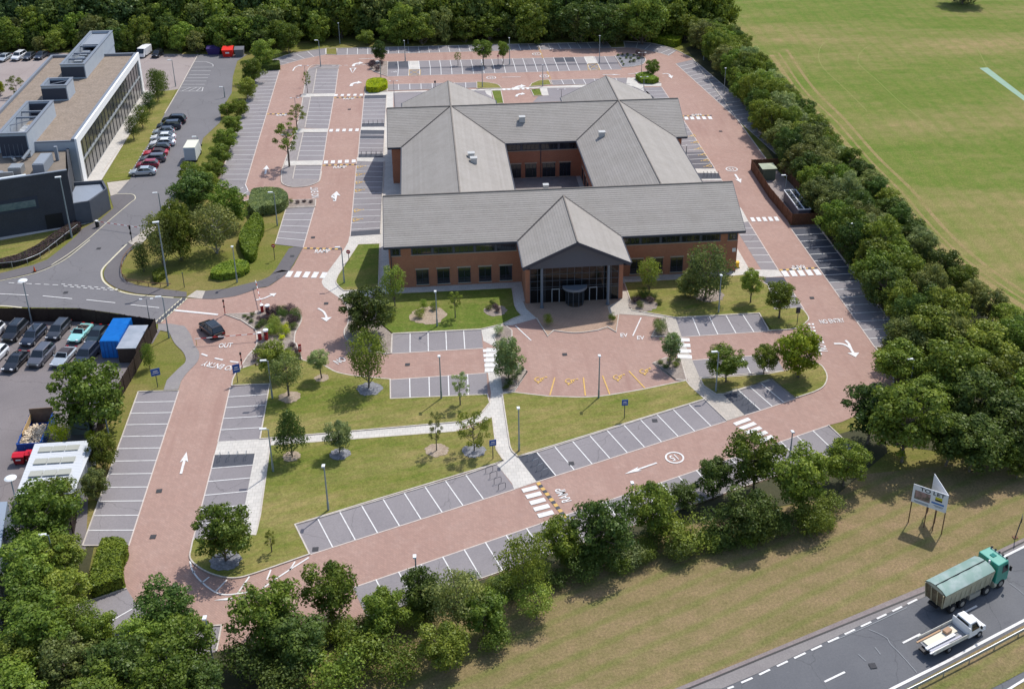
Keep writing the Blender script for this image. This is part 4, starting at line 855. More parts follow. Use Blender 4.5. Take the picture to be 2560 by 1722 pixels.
# dark brick service block in front
db = thing('brick_service_block', 'dark charcoal brick block with a slot window in front of the grey office', 'building', (-62, 178, 0))
def DB(name, m, mb, parent=db): mb.v = [(v[0]+62, v[1]-178, v[2]) for v in mb.v]; return mb.build(name, m, parent)
a, b = Vector((-57.0, 177.75, 0)), Vector((-54.7, 178.5, 0)); dd = Vector((-13.2, -4.4, 0)).normalized(); W0_ = a+dd*34; nn = Vector((-dd.y, dd.x, 0)); nn = nn if nn.y > 0 else -nn
def wallbox(p, q, th, z0, z1, mb): 
    n_ = Vector((-(q-p).y, (q-p).x, 0)).normalized(); n_ = n_ if n_.dot(nn) > 0 else -n_
    mb.prism([p, q, q+n_*th, p+n_*th], z0, z1)
mb = MB(); wallbox(W0_, a, .4, 0, 9.5, mb); c_ = Vector((-60.2, 194.1, 0)); mb.prism([a+nn*.401, Vector((-57.4, 178.0, 0)), Vector((-61.2, 194.0, 0)), Vector((-61.6, 194.0, 0))], 0, 7.2); DB('wall', M_DBRICK, mb)
mb = MB(); mb.prism([W0_+nn*.41, a+nn*.41-Vector((.5, 0, 0)), Vector((-61.7, 194.0, 0)), Vector((-90, 194.0, 0))], 6.4, 6.8); DB('roof', mat('flat_roof_brown', (.19, .16, .13), (.24, .2, .16), .6), mb)
mb = MB(); mb.prism([W0_-nn*.05, a-nn*.05, a+nn*.45, W0_+nn*.45], 9.505, 9.62); DB('coping', M_COP, mb)
def onwall(s0, s1, z0, z1, out=.05): p, q = a+dd*s0, a+dd*s1; return [p-nn*out, q-nn*out, q-nn*.002, p-nn*.002], z0, z1
mb = MB(); mb.prism(*onwall(5.0, 15.5, 3.9, 6.1, .04)); f_ = DB('slot_window_surround', M_CLADD, mb); mb = MB(); mb.prism(*onwall(5.4, 15.2, 4.35, 5.5, .07)); DB('pane', mat('green_glass', (.10, .16, .17), (.16, .22, .22), 2, rough=.15, spec=.8), mb, f_)
mb = MB(); mb.prism(*onwall(1.9, 4.5, 0.05, 2.6)); DB('double_door', M_BLACK, mb)
ex = [Vector(p+(0,)) for p in ((-57.0, 177.75), (-54.7, 178.5), (-53.0, 183.6), (-54.6, 187.4), (-59.2, 187.0))]
mb = MB(); mb.prism(ex, 0, 3.15)
for i in (0, 1, 2, 3):
    p, q = ex[i], ex[i+1]; n_ = Vector((-(q-p).y, (q-p).x, 0)).normalized(); n_ = n_ if n_.dot(Vector((-57, 183, 0))-p) > 0 else -n_; mb.prism([p, q, q+n_*.3, p+n_*.3], 3.151, 3.8)
DB('extension', mat('dark_render', (.09, .1, .12), (.105, .115, .135), 1), mb)
mb = MB()
for i in range(16):
    t0 = 178.9+i*.53; mb.add([(-58.5, t0-.4, 3.2), (-53.6, t0+.2, 3.2), (-53.6, t0+.6, 3.25), (-58.5, t0, 3.25)], [(0, 1, 2, 3)])
q = clip(clip([(v[0], v[1]) for v in [(-58.3, 178.0), (-54.9, 179.0), (-53.4, 183.6), (-54.9, 187.0), (-58.9, 186.7)]], lambda p: 1), lambda p: 1)
mb = MB(); n_ = 18
for i in range(n_):
    y0, y1 = 178+i*.5, 178+i*.5+.44; qq = clip(clip(q, lambda p: p[1]+.12*(-55-p[0])-y0), lambda p: y1-p[1]-.12*(-55-p[0]))
    if len(qq) > 2: mb.prism(qq, 3.16, 3.24)
DB('ribbed_roof', mat('ribbed_metal', (.32, .36, .42), rough=.4), mb)
for i, (x, y, dx, dy, dz) in enumerate(((-63.2, 186, 1.8, 5.2, 1.7), (-61.9, 189.5, .5, .5, 2.4), (-67, 184.5, 2, 2.2, 1.2), (-70.5, 183.5, 3, 1.6, .5))):
    mb = MB(); mb.box((x, y, 6.82+dz/2), (dx, dy, dz)); mb.box((x, y, 6.86+dz), (dx*.9, dy*.9, .08)); DB('rooftop_unit', mat('unit_grey', (.26, .29, .33), rough=.5) if i != 2 else M_METAL, mb)
mb = MB(); mb.tube((-67.5, 189.5, 7.2), (-66.6, 191, 8.2), .3, .3, 10); mb.tube((-68.6, 189, 7.3), (-69.5, 190.5, 7.3), .25, .25, 10); mb.bx(-74, -66.8, 182.0, 182.3, 6.9, 7.9); DB('duct', M_METAL, mb)
mb = MB(); p_ = a+dd*6+nn*.9; q_ = a+dd*17+nn*.9; mb.prism([p_, q_, q_+nn*1.0, p_+nn*1.0], 9.0, 9.25); DB('skylight', mat('rooflight_white', (.75, .8, .82), rough=.3), mb)
# ------------------------------------------------------------------ yard shelter, bottom left
ys = thing('bike_shelter', 'white ribbed-roof canopy with rows of pale rooflights beside the yard skip', 'canopy', (-41.5, 107.2, 0))
mb = MB(); n_ = 34
for i in range(n_):
    u0, u1 = i/n_, (i+.88)/n_; A_, B_, C_, D_ = Vector((-44.9+41.5, 4.7, 3.05)), Vector((2.4, 4.7, 3.05)), Vector((3.2, -4.6, 2.9)), Vector((-44.4+41.5, -4.6, 2.9))
    p0, p1, p2, p3 = A_.lerp(D_, u0), B_.lerp(C_, u0), B_.lerp(C_, u1), A_.lerp(D_, u1); mb.add([p0, p1, p2, p3], [(3, 2, 1, 0)]); 
    p4, p5 = A_.lerp(D_, (i+1)/n_), B_.lerp(C_, (i+1)/n_); dz = Vector((0, 0, -.04)); mb.add([p3, p2, p5+dz, p4+dz], [(3, 2, 1, 0)])
mb.box((0, 0, 2.8), (6.0, 9.0, .1)); mb.build('roof', mat('white_ribbed_sheet', (.66, .68, .7), rough=.5), ys)
for j, v in enumerate((3.4, 1.2, -1.0, -3.1)):
    for i in range(3):
        m_ = MB(); xc = -1.9+i*1.45+(3-v)*.05; m_.box((xc, v, 3.12), (1.35, .95, .06)); m_.build('rooflight', mat('rooflight_film', (.42, .42, .36), rough=.3), ys)
mb = MB(); [mb.tube((x, y, 0), (x, y, 2.8), .06, .06, 6) for x in (-2.8, 2.6) for y in (-4.2, 0, 4.2)]; mb.build('post', M_METAL, ys)
mb = MB(); mb.bx(2.7, 2.8, -4.3, 4.4, 0, 2.7); mb.bx(-2.6, 2.7, 4.4, 4.5, 0, 2.7); mb.build('side_wall', mat('shelter_cladding', (.3, .32, .34)), ys)
# industrial unit on the far left
iu = thing('industrial_unit', 'long blue-grey clad unit cut off by the left edge of the view', 'building', (-43, 84, 0))
p, q = P1('03:0,0', 4), P1('03:20,740', 4); 
mb = MB(); x0_, x1_ = -52.0, p.x; mb.add([(v[0]+43, v[1]-84, v[2]) for v in [(x0_, 70, 0), (P1('03:10,1400', 4).x, 70, 0), (p.x, 100.5, 0), (x0_, 100.5, 0), (x0_, 70, 4), (P1('03:10,1400', 4).x, 70, 4), (p.x, 100.5, 4), (x0_, 100.5, 4)]], [(4, 5, 6, 7), (0, 1, 5, 4), (1, 2, 6, 5), (2, 3, 7, 6), (3, 0, 4, 7)]); mb.build('wall', mat('blue_cladding', (.28, .33, .4), rough=.4), iu)
for i in range(2):
    pz = P1(('03:165,270', '03:160,360')[i], .6); ac = thing('condenser_unit', ('white' if i == 0 else 'blue-shaded')+(' twin-fan condenser nearest the yard, by the left edge' if i == 0 else ' twin-fan condenser behind the first, half under branches'), 'condenser', (pz.x, pz.y, 0)); m_ = MB(); m_.box((0, 0, .7), (1.1, 1.5, 1.4)); m_.build('case', mat('ac_white', (.7, .72, .72), rough=.4) if i == 0 else mat('ac_blue', (.35, .48, .62), rough=.4), ac)
    for s in (-.38, .38):
        m_ = MB(); m_.tube((0, s, 1.401), (0, s, 1.43), .33, .33, 16); f_ = m_.build('fan_grille', M_BLACK, ac); m_ = MB(); [m_.box((0, s, 1.445), (.6, .06, .01), a_) for a_ in (0, 1.05, 2.1)]; m_.build('blade', M_METAL, f_)
# ------------------------------------------------------------------ foliage
def leafmat(name, c1, c2, tr=.38):
    m, t, b, out = nt(name); g = N(t, 'ShaderNodeNewGeometry'); oi = N(t, 'ShaderNodeObjectInfo'); tc = N(t, 'ShaderNodeTexCoord')
    base = mixc(t, g.outputs['Random Per Island'], c1, c2)
    nz = noise(t, tc.outputs['Object'], .8, 3, .6); base = mixc(t, ramp(t, nz, .35, .65), mixc(t, 1.0, base, (.72, .78, .8), 'MULTIPLY'), mixc(t, 1.0, base, (1.3, 1.22, 1.0), 'MULTIPLY'))
    hs = N(t, 'ShaderNodeHueSaturation'); mr = N(t, 'ShaderNodeMapRange', inp={3: .482, 4: .516}); t.links.new(oi.outputs['Random'], mr.inputs[0]); t.links.new(mr.outputs[0], hs.inputs['Hue'])
    m2 = N(t, 'ShaderNodeMath', operation='MULTIPLY_ADD', inp={1: 7.31, 2: 0}); t.links.new(oi.outputs['Random'], m2.inputs[0]); fr = N(t, 'ShaderNodeMath', operation='FRACT'); t.links.new(m2.outputs[0], fr.inputs[0])
    mv = N(t, 'ShaderNodeMapRange', inp={3: .78, 4: 1.25}); t.links.new(fr.outputs[0], mv.inputs[0]); t.links.new(mv.outputs[0], hs.inputs['Value']); t.links.new(base, hs.inputs['Color'])
    t.nodes.remove(b); d = N(t, 'ShaderNodeBsdfDiffuse'); tl = N(t, 'ShaderNodeBsdfTranslucent'); gl = N(t, 'ShaderNodeBsdfGlossy', inp={'Roughness': .45})
    t.links.new(hs.outputs[0], d.inputs[0]); t.links.new(hs.outputs[0], tl.inputs[0]); gl.inputs[0].default_value = (.9, .95, .9, 1)
    mx = N(t, 'ShaderNodeMixShader', inp={0: tr}); t.links.new(d.outputs[0], mx.inputs[1]); t.links.new(tl.outputs[0], mx.inputs[2])
    m3 = N(t, 'ShaderNodeMixShader', inp={0: .015}); t.links.new(mx.outputs[0], m3.inputs[1]); t.links.new(gl.outputs[0], m3.inputs[2]); t.links.new(m3.outputs[0], out.inputs[0]); return m
LM = {'mid': leafmat('leaf_mid_green', (0.117, 0.175, 0.024), (0.234, 0.299, 0.051)), 'dark': leafmat('leaf_dark_green', (0.066, 0.113, 0.024), (0.140, 0.198, 0.047)),
      'lime': leafmat('leaf_lime_green', (0.246, 0.316, 0.020), (0.421, 0.463, 0.046)), 'silver': leafmat('leaf_silver_green', (0.211, 0.282, 0.102), (0.374, 0.435, 0.194)),
      'birch': leafmat('leaf_birch', (0.146, 0.181, 0.051), (0.252, 0.282, 0.092)), 'light': leafmat('leaf_light_green', (0.181, 0.254, 0.039), (0.316, 0.384, 0.071)),
      'yellow': leafmat('leaf_yellow_green', (0.445, 0.531, 0.020), (0.679, 0.701, 0.031)), 'purple': leafmat('leaf_purple', (0.070, 0.045, 0.056), (0.140, 0.090, 0.102), .15),
      'hedge': leafmat('leaf_hedge', (0.140, 0.220, 0.024), (0.222, 0.305, 0.041), .15), 'pine': leafmat('leaf_pine', (0.058, 0.090, 0.031), (0.105, 0.147, 0.051), .15)}
def quads(name, P0, Nn, S, extra=None):
    """one leaf-clump quad per point"""
    n = len(P0); r = rng.normal(size=(n, 3)); a = np.cross(Nn, r); a /= np.linalg.norm(a, axis=1)[:, None]+1e-9; b = np.cross(Nn, a); b /= np.linalg.norm(b, axis=1)[:, None]+1e-9
    S = S[:, None]; asp = rng.uniform(.55, 1, (n, 1))
    V = np.stack([P0-a*S, P0-b*S*asp, P0+a*S, P0+b*S*asp], 1).reshape(-1, 3).astype(np.float32)
    me = bpy.data.meshes.new(name); me.vertices.add(4*n); me.vertices.foreach_set('co', V.ravel()); me.loops.add(4*n); me.loops.foreach_set('vertex_index', np.arange(4*n, dtype=np.int32))
    me.polygons.add(n); me.polygons.foreach_set('loop_start', np.arange(0, 4*n, 4, dtype=np.int32)); me.update(calc_edges=True); return me
def sph(n): v = rng.normal(size=(n, 3)); return v/np.linalg.norm(v, axis=1)[:, None]
def crown(name, kind, nleaf=4200, leaf=.24):
    """crown in a box of 1 wide x 1 deep x 1 high, z 0..1, at working size 6 m"""
    W_, H_ = 6.0, 6.0; pts = []; nrm = []
    if kind == 'cone': K = 30
    elif kind in ('column',): K = 20
    elif kind == 'sparse': K = 22
    elif kind == 'shrub': K = 16
    else: K = 54
    lob = []
    for i in range(K):
        u = (i+.5)/K
        if kind == 'cone': z = u*.92; rad = (1-z)**.8*.36+.03; th = i*2.4; c = (rad*.85*math.cos(th), rad*.85*math.sin(th), z); r = .10+.10*(1-z)
        elif kind == 'column': z = u*.9; rad = .30*math.sin(math.pi*(.15+.75*u))**.7; th = i*2.4; c = (rad*.6*math.cos(th), rad*.6*math.sin(th), z+.04); r = .17
        elif kind == 'birch':
            z = .08+u*.86; rad = .37*math.sin(math.pi*(.12+.74*u))**.8; th = i*2.4+rng.uniform(-.4, .4); q = rng.uniform(.45, 1); c = (rad*q*math.cos(th), rad*q*math.sin(th), z); r = rng.uniform(.08, .15)
        elif kind == 'sparse': z = .12+u*.8; rad = .40*math.sin(math.pi*(.2+.68*u)); th = i*2.4+rng.uniform(-.5, .5); q = rng.uniform(.5, 1.1); c = (rad*q*math.cos(th), rad*q*math.sin(th), z); r = rng.uniform(.05, .12)
        elif kind == 'shrub': z = .22+.45*rng.random(); th = i*2.4; q = .32*math.sqrt(rng.random()); c = (q*math.cos(th), q*math.sin(th), z); r = rng.uniform(.16, .24)
        else:
            z = .10+u*.80; rad = .38*math.sin(math.pi*(.16+.70*u))**.6; th = i*2.4+rng.uniform(-.7, .7); q = rng.uniform(.35, 1.08); c = (rad*q*math.cos(th), rad*q*math.sin(th), z+rng.uniform(-.06, .06)); r = rng.uniform(.055, .155)
        lob.append((c, r))
    tot = sum(r*r for c, r in lob)
    for c, r in lob:
        n = int(nleaf*r*r/tot); v = sph(n); v[:, 2] = np.where((v[:, 2] < -.25) & (rng.random(n) < .6), -v[:, 2], v[:, 2])
        wob = 1+.16*np.sin(v[:, 0]*7+c[0]*30)*np.cos(v[:, 1]*6+c[2]*20)+.12*np.sin(v[:, 2]*9+c[1]*25)
        rr = r*wob*np.where(rng.random(n) < .8, rng.uniform(.82, 1.1, n), rng.uniform(.3, .85, n))
        p = v*rr[:, None]*np.array([1, 1, .9 if kind != 'birch' else 1.25])+np.array(c)
        if kind == 'birch': p[:, 2] -= .05*rng.random(n)**2
        pts.append(p); nrm.append(v+rng.normal(size=(n, 3))*.45)
    Pt = np.concatenate(pts); Nn = np.concatenate(nrm); Nn /= np.linalg.norm(Nn, axis=1)[:, None]
    Pt[:, 2] = (Pt[:, 2]-Pt[:, 2].min())/(Pt[:, 2].max()-Pt[:, 2].min()); s = np.abs(Pt[:, :2]).max(); Pt[:, :2] *= .5/np.percentile(np.linalg.norm(Pt[:, :2], axis=1), 99)
    Pt *= np.array([W_, W_, H_]); S = rng.uniform(.6, 1.25, len(Pt))*leaf*.62
    me = quads(name, Pt, Nn, S); me.materials.append(LM['mid']); return me, lob
def trunk(name, lob, kind, th=.3):
    """unit trunk: 6 m high crown above z=0, trunk reaching below to -1 unit (6 m working size)"""
    mb = MB(); top = 4.6 if kind in ('cone', 'column', 'birch') else 3.0; n = 6; prev = Vector((0, 0, -3)); r0 = .16
    for i in range(1, n+1):
        p = Vector((rng.uniform(-.12, .12), rng.uniform(-.12, .12), -3+(top+3)*i/n)); r1 = .16*(1-.85*i/n)+.015; mb.tube(prev, p, r0, r1, 7, i == n); prev, r0 = p, r1
    for c, r in lob[::2]:
        z0 = max(-1.0, min(top-.6, c[2]*6-1.6)); e = Vector((c[0]*6*1.25, c[1]*6*1.25, c[2]*6)); s_ = Vector((0, 0, z0)); m_ = s_.lerp(e, .5)+Vector((0, 0, -.15)); mb.tube(s_, m_, .07, .045, 5, False); mb.tube(m_, e, .045, .015, 5, False)
    me = bpy.data.meshes.new(name); me.from_pydata(mb.v, [], mb.f); me.materials.append(M_BARK); return me
PROTO = {}
def protos(kind, n, nleaf, leaf):
    PROTO[kind] = []
    for i in range(n):
        me, lob = crown('crown_'+kind, kind, nleaf, leaf); PROTO[kind].append((me, trunk('trunk_'+kind, lob, kind)))
protos('broad', 6, 7600, .215); protos('birch', 3, 4300, .19); protos('cone', 2, 4300, .22); protos('column', 2, 3400, .22); protos('sparse', 3, 2800, .19); protos('shrub', 4, 2600, .22); protos('far', 0, 0, 0)
PROTO['far'] = []
for i in range(5): 
    me, lob = crown('crown_far', 'broad', 3600, .34); PROTO['far'].append((me, trunk('trunk_far', lob, 'broad')))
_k = [0]
def tree(x, y, h, w, kind='broad', leaf='mid', label=None, group=None, name=None, cat=None, clear=.22, bark=None, z=0, lean=0):
    """h total height, w crown width, clear: bare stem fraction"""
    _k[0] += 1; P_ = PROTO[kind][_k[0] % len(PROTO[kind])]
    name = name or {'cone': 'conical_tree', 'birch': 'birch_tree', 'column': 'columnar_tree', 'shrub': 'shrub', 'sparse': 'young_tree'}.get(kind, 'tree')
    t = thing(name, label, cat or ('shrub' if kind == 'shrub' else 'tree'), (x, y, z), random.uniform(0, 6.28), group); t.rotation_euler[0] = lean
    cz = h*clear if kind != 'shrub' else -.05; ch = h-cz
    c = bpy.data.objects.new('crown', P_[0]); COL.objects.link(c); c.parent = t; c.location = (0, 0, cz); c.scale = (w/6, w/6, ch/6)
    c.material_slots[0].link = 'OBJECT'; c.material_slots[0].material = LM[leaf]
    if kind != 'shrub' or h > 2.5:
        k = bpy.data.objects.new('trunk', P_[1]); COL.objects.link(k); k.parent = t; sxy = max(.35, w/6)*.9; k.location = (0, 0, cz); k.scale = (sxy, sxy, ch/6)
        # stretch so the foot reaches the ground
        if kind != 'shrub' and cz > ch*.42:
            st = MB(); st.tube((0, 0, -.05), (0, 0, cz+.12), .17*sxy+.02, .15*sxy, 8); o = st.build('stem', bark or M_BARK, t)
            k.scale = (sxy, sxy, ch/6); 
        if bark: k.material_slots[0].link = 'OBJECT'; k.material_slots[0].material = bark
    return t
def height_at(base, top):                                         # metres of something standing on pixel base whose top is at pixel row `top`
    bx_, by_ = base; p = gp(bx_, by_); lo, hi = 0, 60
    for _ in range(40):
        m_ = (lo+hi)/2
        if proj((p.x, p.y, m_))[1] > top: lo = m_
        else: hi = m_
    return p, lo
def ptree(c, r, bx, by, ty, w, kind, leaf, label, **k):
    b = tile(c, r, bx, by); s = 640/2331; p, h = height_at(b, 430*r+ty*s)
    dist = (p-Vector((0, 0, CH))).dot(FW); wm = w*s*dist/F_
    h *= 1.0; return tree(p.x, p.y, h, wm*1.14, kind, leaf, label, **k)
# lawn and car park trees, one by one
L_ = [
 (1,1,1265,1225,850,240,'birch','light','light green birch at the near left corner of the brick office',dict(clear=.25)),
 (1,1,1010,1500,1075,420,'broad','dark','big dark round tree in the gravel bed left of the front lawn',dict(clear=.12)),
 (1,1,1815,1335,1085,150,'sparse','light','slim sapling on the left front lawn, beside the round planting bed',dict(clear=.4)),
 (1,2,1030,405,-110,370,'birch','mid','tall drooping tree ringed by slate in the middle lawn',dict(clear=.2)),
 (1,2,600,318,60,190,'broad','silver','small leaning pale green tree on the middle lawn near the drive',dict(clear=.45,lean=-.08)),
 (1,2,180,290,-10,320,'broad','light','bright tree growing out of the entrance island bed',dict(clear=.15)),
 (1,2,300,480,110,300,'birch','birch','wispy olive-green tree between the left bays and the middle lawn',dict(clear=.3)),
 (1,2,335,1035,590,280,'cone','dark','dark cone-shaped tree just below the slab path across the south lawn',dict(clear=.2)),
 (1,2,765,1000,705,235,'broad','silver','pale ball-headed tree ringed by grey chippings on the south lawn',dict(clear=.25)),
 (1,2,1645,975,625,130,'sparse','birch','almost bare young tree in a bark ring on the south lawn',dict(clear=.3)),
 (1,2,1985,980,590,300,'sparse','light','thin spreading tree ringed by slate near the fork of the slab paths',dict(clear=.2)),
 (1,2,1860,562,258,195,'sparse','silver','small tree on the grass edge behind the lower left visitor bays',dict(clear=.35)),
 (1,2,2300,330,-60,260,'broad','silver','round grey-green tree beside the left zebra crossing on the visitor loop',dict(clear=.12)),
 (2,2,1435,195,-100,200,'broad','silver','silvery tree in the right planting wedge of the visitor loop',dict(clear=.3)),
 (2,1,1245,1105,785,200,'birch','light','light green tree on the lawn just right of the entrance porch',dict(clear=.22)),
 (2,1,1760,1175,660,400,'birch','birch','largest tree on the right front lawn, in a gravel bed before the brick wall',dict(clear=.08)),
 (2,1,1620,1150,900,240,'broad','birch','lower bushy tree growing against the largest tree of the right front lawn',dict(clear=.1)),
 (2,1,2170,1195,895,195,'broad','light','small round tree on the right front lawn nearest the building end',dict(clear=.3)),
 (3,1,100,1335,1005,270,'broad','mid','round tree at the right tip of the front lawn beside the aisle',dict(clear=.3)),
 (2,2,1945,350,35,360,'broad','mid','wide round tree on the grass wedge below the right visitor bays',dict(clear=.25)),
 (2,2,2290,280,10,240,'broad','mid','middle-sized tree between the wide round tree and the lime-green tree',dict(clear=.25)),
 (3,2,270,310,-130,400,'broad','lime','lime-green tree by the NO EXIT lettering at the end of the visitor bays',dict(clear=.15)),
 (0,1,1310,910,635,150,'column','dark','dark narrow tree standing on the grass inside the estate road bend',dict(clear=.03)),
 (0,1,1490,850,375,300,'birch','birch','drooping dark tree behind the tall lamp post by the road bend',dict(clear=.1)),
 (0,1,1650,800,260,330,'broad','mid','dense green tree in the clump between estate road and car park',dict(clear=.1)),
 (0,1,1980,740,300,430,'birch','birch','grey-green birch with a pale stem in the road-side clump',dict(clear=.12,bark=M_BARKL)),
 (0,1,2100,500,120,360,'broad','mid','rounded bright tree of the clump, nearest the car park bays',dict(clear=.1)),
 (0,1,1800,330,10,400,'broad','dark','bluish dark tree at the upper end of the road-side clump',dict(clear=.1)),
 (0,1,1760,190,-90,230,'broad','mid','tree above the clump, beside the estate road',dict(clear=.1)),
 (0,1,1560,560,330,260,'broad','mid','left-most tree of the clump beside the estate road kerb',dict(clear=.1)),
 (0,2,1365,222,-10,115,'column','mid','narrow upright tree beside the dark yard fence',dict(clear=.08)),
 (0,2,830,800,190,630,'broad','mid','biggest rounded tree in the yard, in front of the parked cars',dict(clear=.1)),
 (0,2,950,1150,810,270,'broad','mid','bushy tree between the white canopy and the left bays',dict(clear=.1)),
 (0,2,880,1420,1160,240,'broad','birch','olive scrubby tree under the white canopy corner',dict(clear=.1)),
 (0,2,540,1620,1250,420,'broad','mid','large tree overhanging the near corner of the white canopy',dict(clear=.1)),
 (0,2,560,890,690,210,'shrub','yellow','bright lime shrub beside the blue skip',dict()),
 (0,2,840,870,780,110,'shrub','yellow','smaller lime shrub by the lamp post in the yard',dict()),
 (0,3,2050,420,-60,500,'broad','mid','round tree ringed by slate at the foot of the left bay column',dict(clear=.18)),
 (1,3,145,330,130,110,'sparse','light','tiny sapling with a bare stem on the south lawn corner',dict(clear=.35)),
 (1,0,470,850,655,70,'sparse','mid','smallest sapling on the paved island beside the west aisle',dict(clear=.4)),
 (1,0,375,1175,950,175,'sparse','mid','young spreading tree, middle one on the paved island',dict(clear=.35)),
 (1,0,305,1520,1120,270,'sparse','mid','largest spreading young tree on the paved island, near its bottom end',dict(clear=.4)),
 (1,0,1130,560,370,135,'broad','dark','upright dark tree in the bed at the left end of the northern rows',dict(clear=.12)),
 (1,0,1840,600,475,65,'sparse','mid','small sapling between the two northern rows of bays',dict(clear=.4)),
 (1,0,2070,600,360,170,'broad','mid','larger of the two round trees between the northern rows',dict(clear=.35)),
 (1,0,2250,590,380,115,'broad','mid','smaller round tree next to it between the northern rows',dict(clear=.35)),
 (2,0,1275,700,545,125,'broad','mid','round tree above the clipped hedge at the right end of the northern rows',dict(clear=.15)),
 (2,0,940,420,290,90,'sparse','birch','thin reddish sapling on the grass gap in the top row',dict(clear=.2)),
 (0,0,1440,930,620,150,'column','dark','farthest upright tree beside the glass side of the grey office, pair rear',dict(clear=.06)),
 (0,0,1480,860,640,130,'column','mid','right one of the far pair of upright trees by the grey office',dict(clear=.06)),
 (0,0,1365,1030,830,120,'column','dark','third upright tree beside the grey office',dict(clear=.06)),
 (0,0,1300,1170,955,150,'column','mid','second upright tree beside the grey office, the fuller one',dict(clear=.12)),
 (0,0,1220,1270,1055,130,'column','dark','nearest upright tree beside the grey office with its shadow on the lawn',dict(clear=.12)),
 (0,0,5,870,740,90,'broad','lime','small bright tree at the left edge beyond the grey office roof',dict(clear=.1)),
 (0,0,160,880,700,170,'sparse','birch','nearly leafless tree beyond the grey office',dict(clear=.2)),
]
for c, r, bx_, by_, ty, w_, kd, lf, lb, kw in L_: ptree(c, r, bx_, by_, ty, w_, kd, lf, lb, **kw)
# trees placed by the crown they show: (F x, F y of crown centre, F width, height ratio, kind, leaf)
def ctree(fx, fy, fw, rat, kind, leaf, label, group=None, **k):
    h = 6.0
    for _ in range(4):
        p = gp(fx*1.0983, fy*1.0983, h*.55); dist = (p-Vector((0, 0, CH))).dot(FW); wm = fw*1.0983*dist/F_; h = wm*rat
    return tree(p.x, p.y, h*1.05, wm*1.17, kind, leaf, label, group, **k)
GB = 'trees of the south belt between the car park and the verge'; LB = 'leafy tree in the belt between the long south bays and the dry verge'
BELT = [(605,1400,150,1.15,'broad','mid'),(750,1345,115,1.3,'broad','mid'),(680,1470,140,1,'broad','dark'),(820,1480,130,.9,'shrub','mid'),(870,1400,105,1.2,'broad','mid'),(955,1345,90,1.35,'broad','dark'),(1040,1370,120,1.3,'birch','birch'),(1010,1470,110,1,'broad','mid'),(1100,1400,100,1.1,'broad','mid'),(1190,1295,110,1.6,'birch','mid'),(1220,1370,90,1,'birch','light'),
 (1275,1230,100,1.2,'broad','mid'),(1370,1215,130,1.2,'broad','dark'),(1480,1160,110,1.25,'broad','mid'),(1440,1260,70,.8,'shrub','silver'),(1550,1215,110,.8,'shrub','mid'),(1625,1090,90,1.1,'broad','dark'),(1640,1195,90,1,'shrub','dark'),(1720,1050,120,1.3,'broad','mid'),(1710,1170,120,1,'broad','dark'),(1825,1095,130,1.25,'broad','mid'),(1925,1055,95,1.2,'broad','mid'),(1850,1180,90,.9,'shrub','mid'),
 (560,1500,120,.9,'shrub','dark'),(900,1500,110,.85,'shrub','mid'),(760,1530,130,.9,'shrub','mid'),(640,1545,120,.8,'shrub','dark'),(1130,1450,80,.8,'shrub','mid'),(1330,1290,80,.8,'shrub','dark'),(1560,1130,70,.9,'broad','dark'),(1780,1190,70,.8,'shrub','dark')]
for i in range(52):
    u_ = (i+.5)/52; BELT.append((580+u_*1320+random.uniform(-20, 20), 1500-u_*330+random.uniform(-28, 18)-35*math.sin(u_*3.1), random.uniform(48, 78), random.uniform(.6, .85), 'shrub', random.choice(['mid', 'dark', 'mid', 'birch', 'light'])))
for i, (fx, fy, fw, ra, kd, lf) in enumerate(BELT): ctree(fx, fy, fw, ra, kd, lf, {'birch': 'drooping birch in the belt between the long south bays and the dry verge', 'shrub': 'low bush in the belt between the long south bays and the dry verge'}.get(kd, LB), GB)
GL = 'trees of the bottom left corner'; LL = 'leafy tree crowding the bottom left corner beyond the last bays'
for fx, fy, fw, ra, kd, lf in [(95,1180,150,1.1,'broad','mid'),(75,1290,130,1.1,'broad','light'),(130,1270,110,1,'broad','mid'),(60,1370,120,1,'broad','mid'),(150,1350,100,1.1,'broad','light'),(90,1440,150,1,'broad','mid'),(225,1445,90,1.3,'broad','mid'),(250,1380,80,1.1,'birch','birch') if 0 else (180,1420,80,1.3,'birch','mid'),
    (380,1390,130,1.1,'broad','dark'),(330,1460,110,1.1,'broad','light'),(420,1480,120,1.2,'broad','lime') if 0 else (425,1470,120,1.2,'broad','light'),(40,1500,110,1,'broad','light'),(150,1520,130,1,'broad','birch'),(270,1530,140,1.1,'broad','dark'),(380,1550,150,1.1,'broad','mid'),(460,1560,110,1,'broad','dark'),(20,1590,150,1,'broad','mid'),(230,1600,150,1,'broad','mid')]:
    ctree(fx, fy, fw, ra, kd, lf, LL if kd != 'birch' else 'taller birch with a pale stem crowding the bottom left corner', GL)
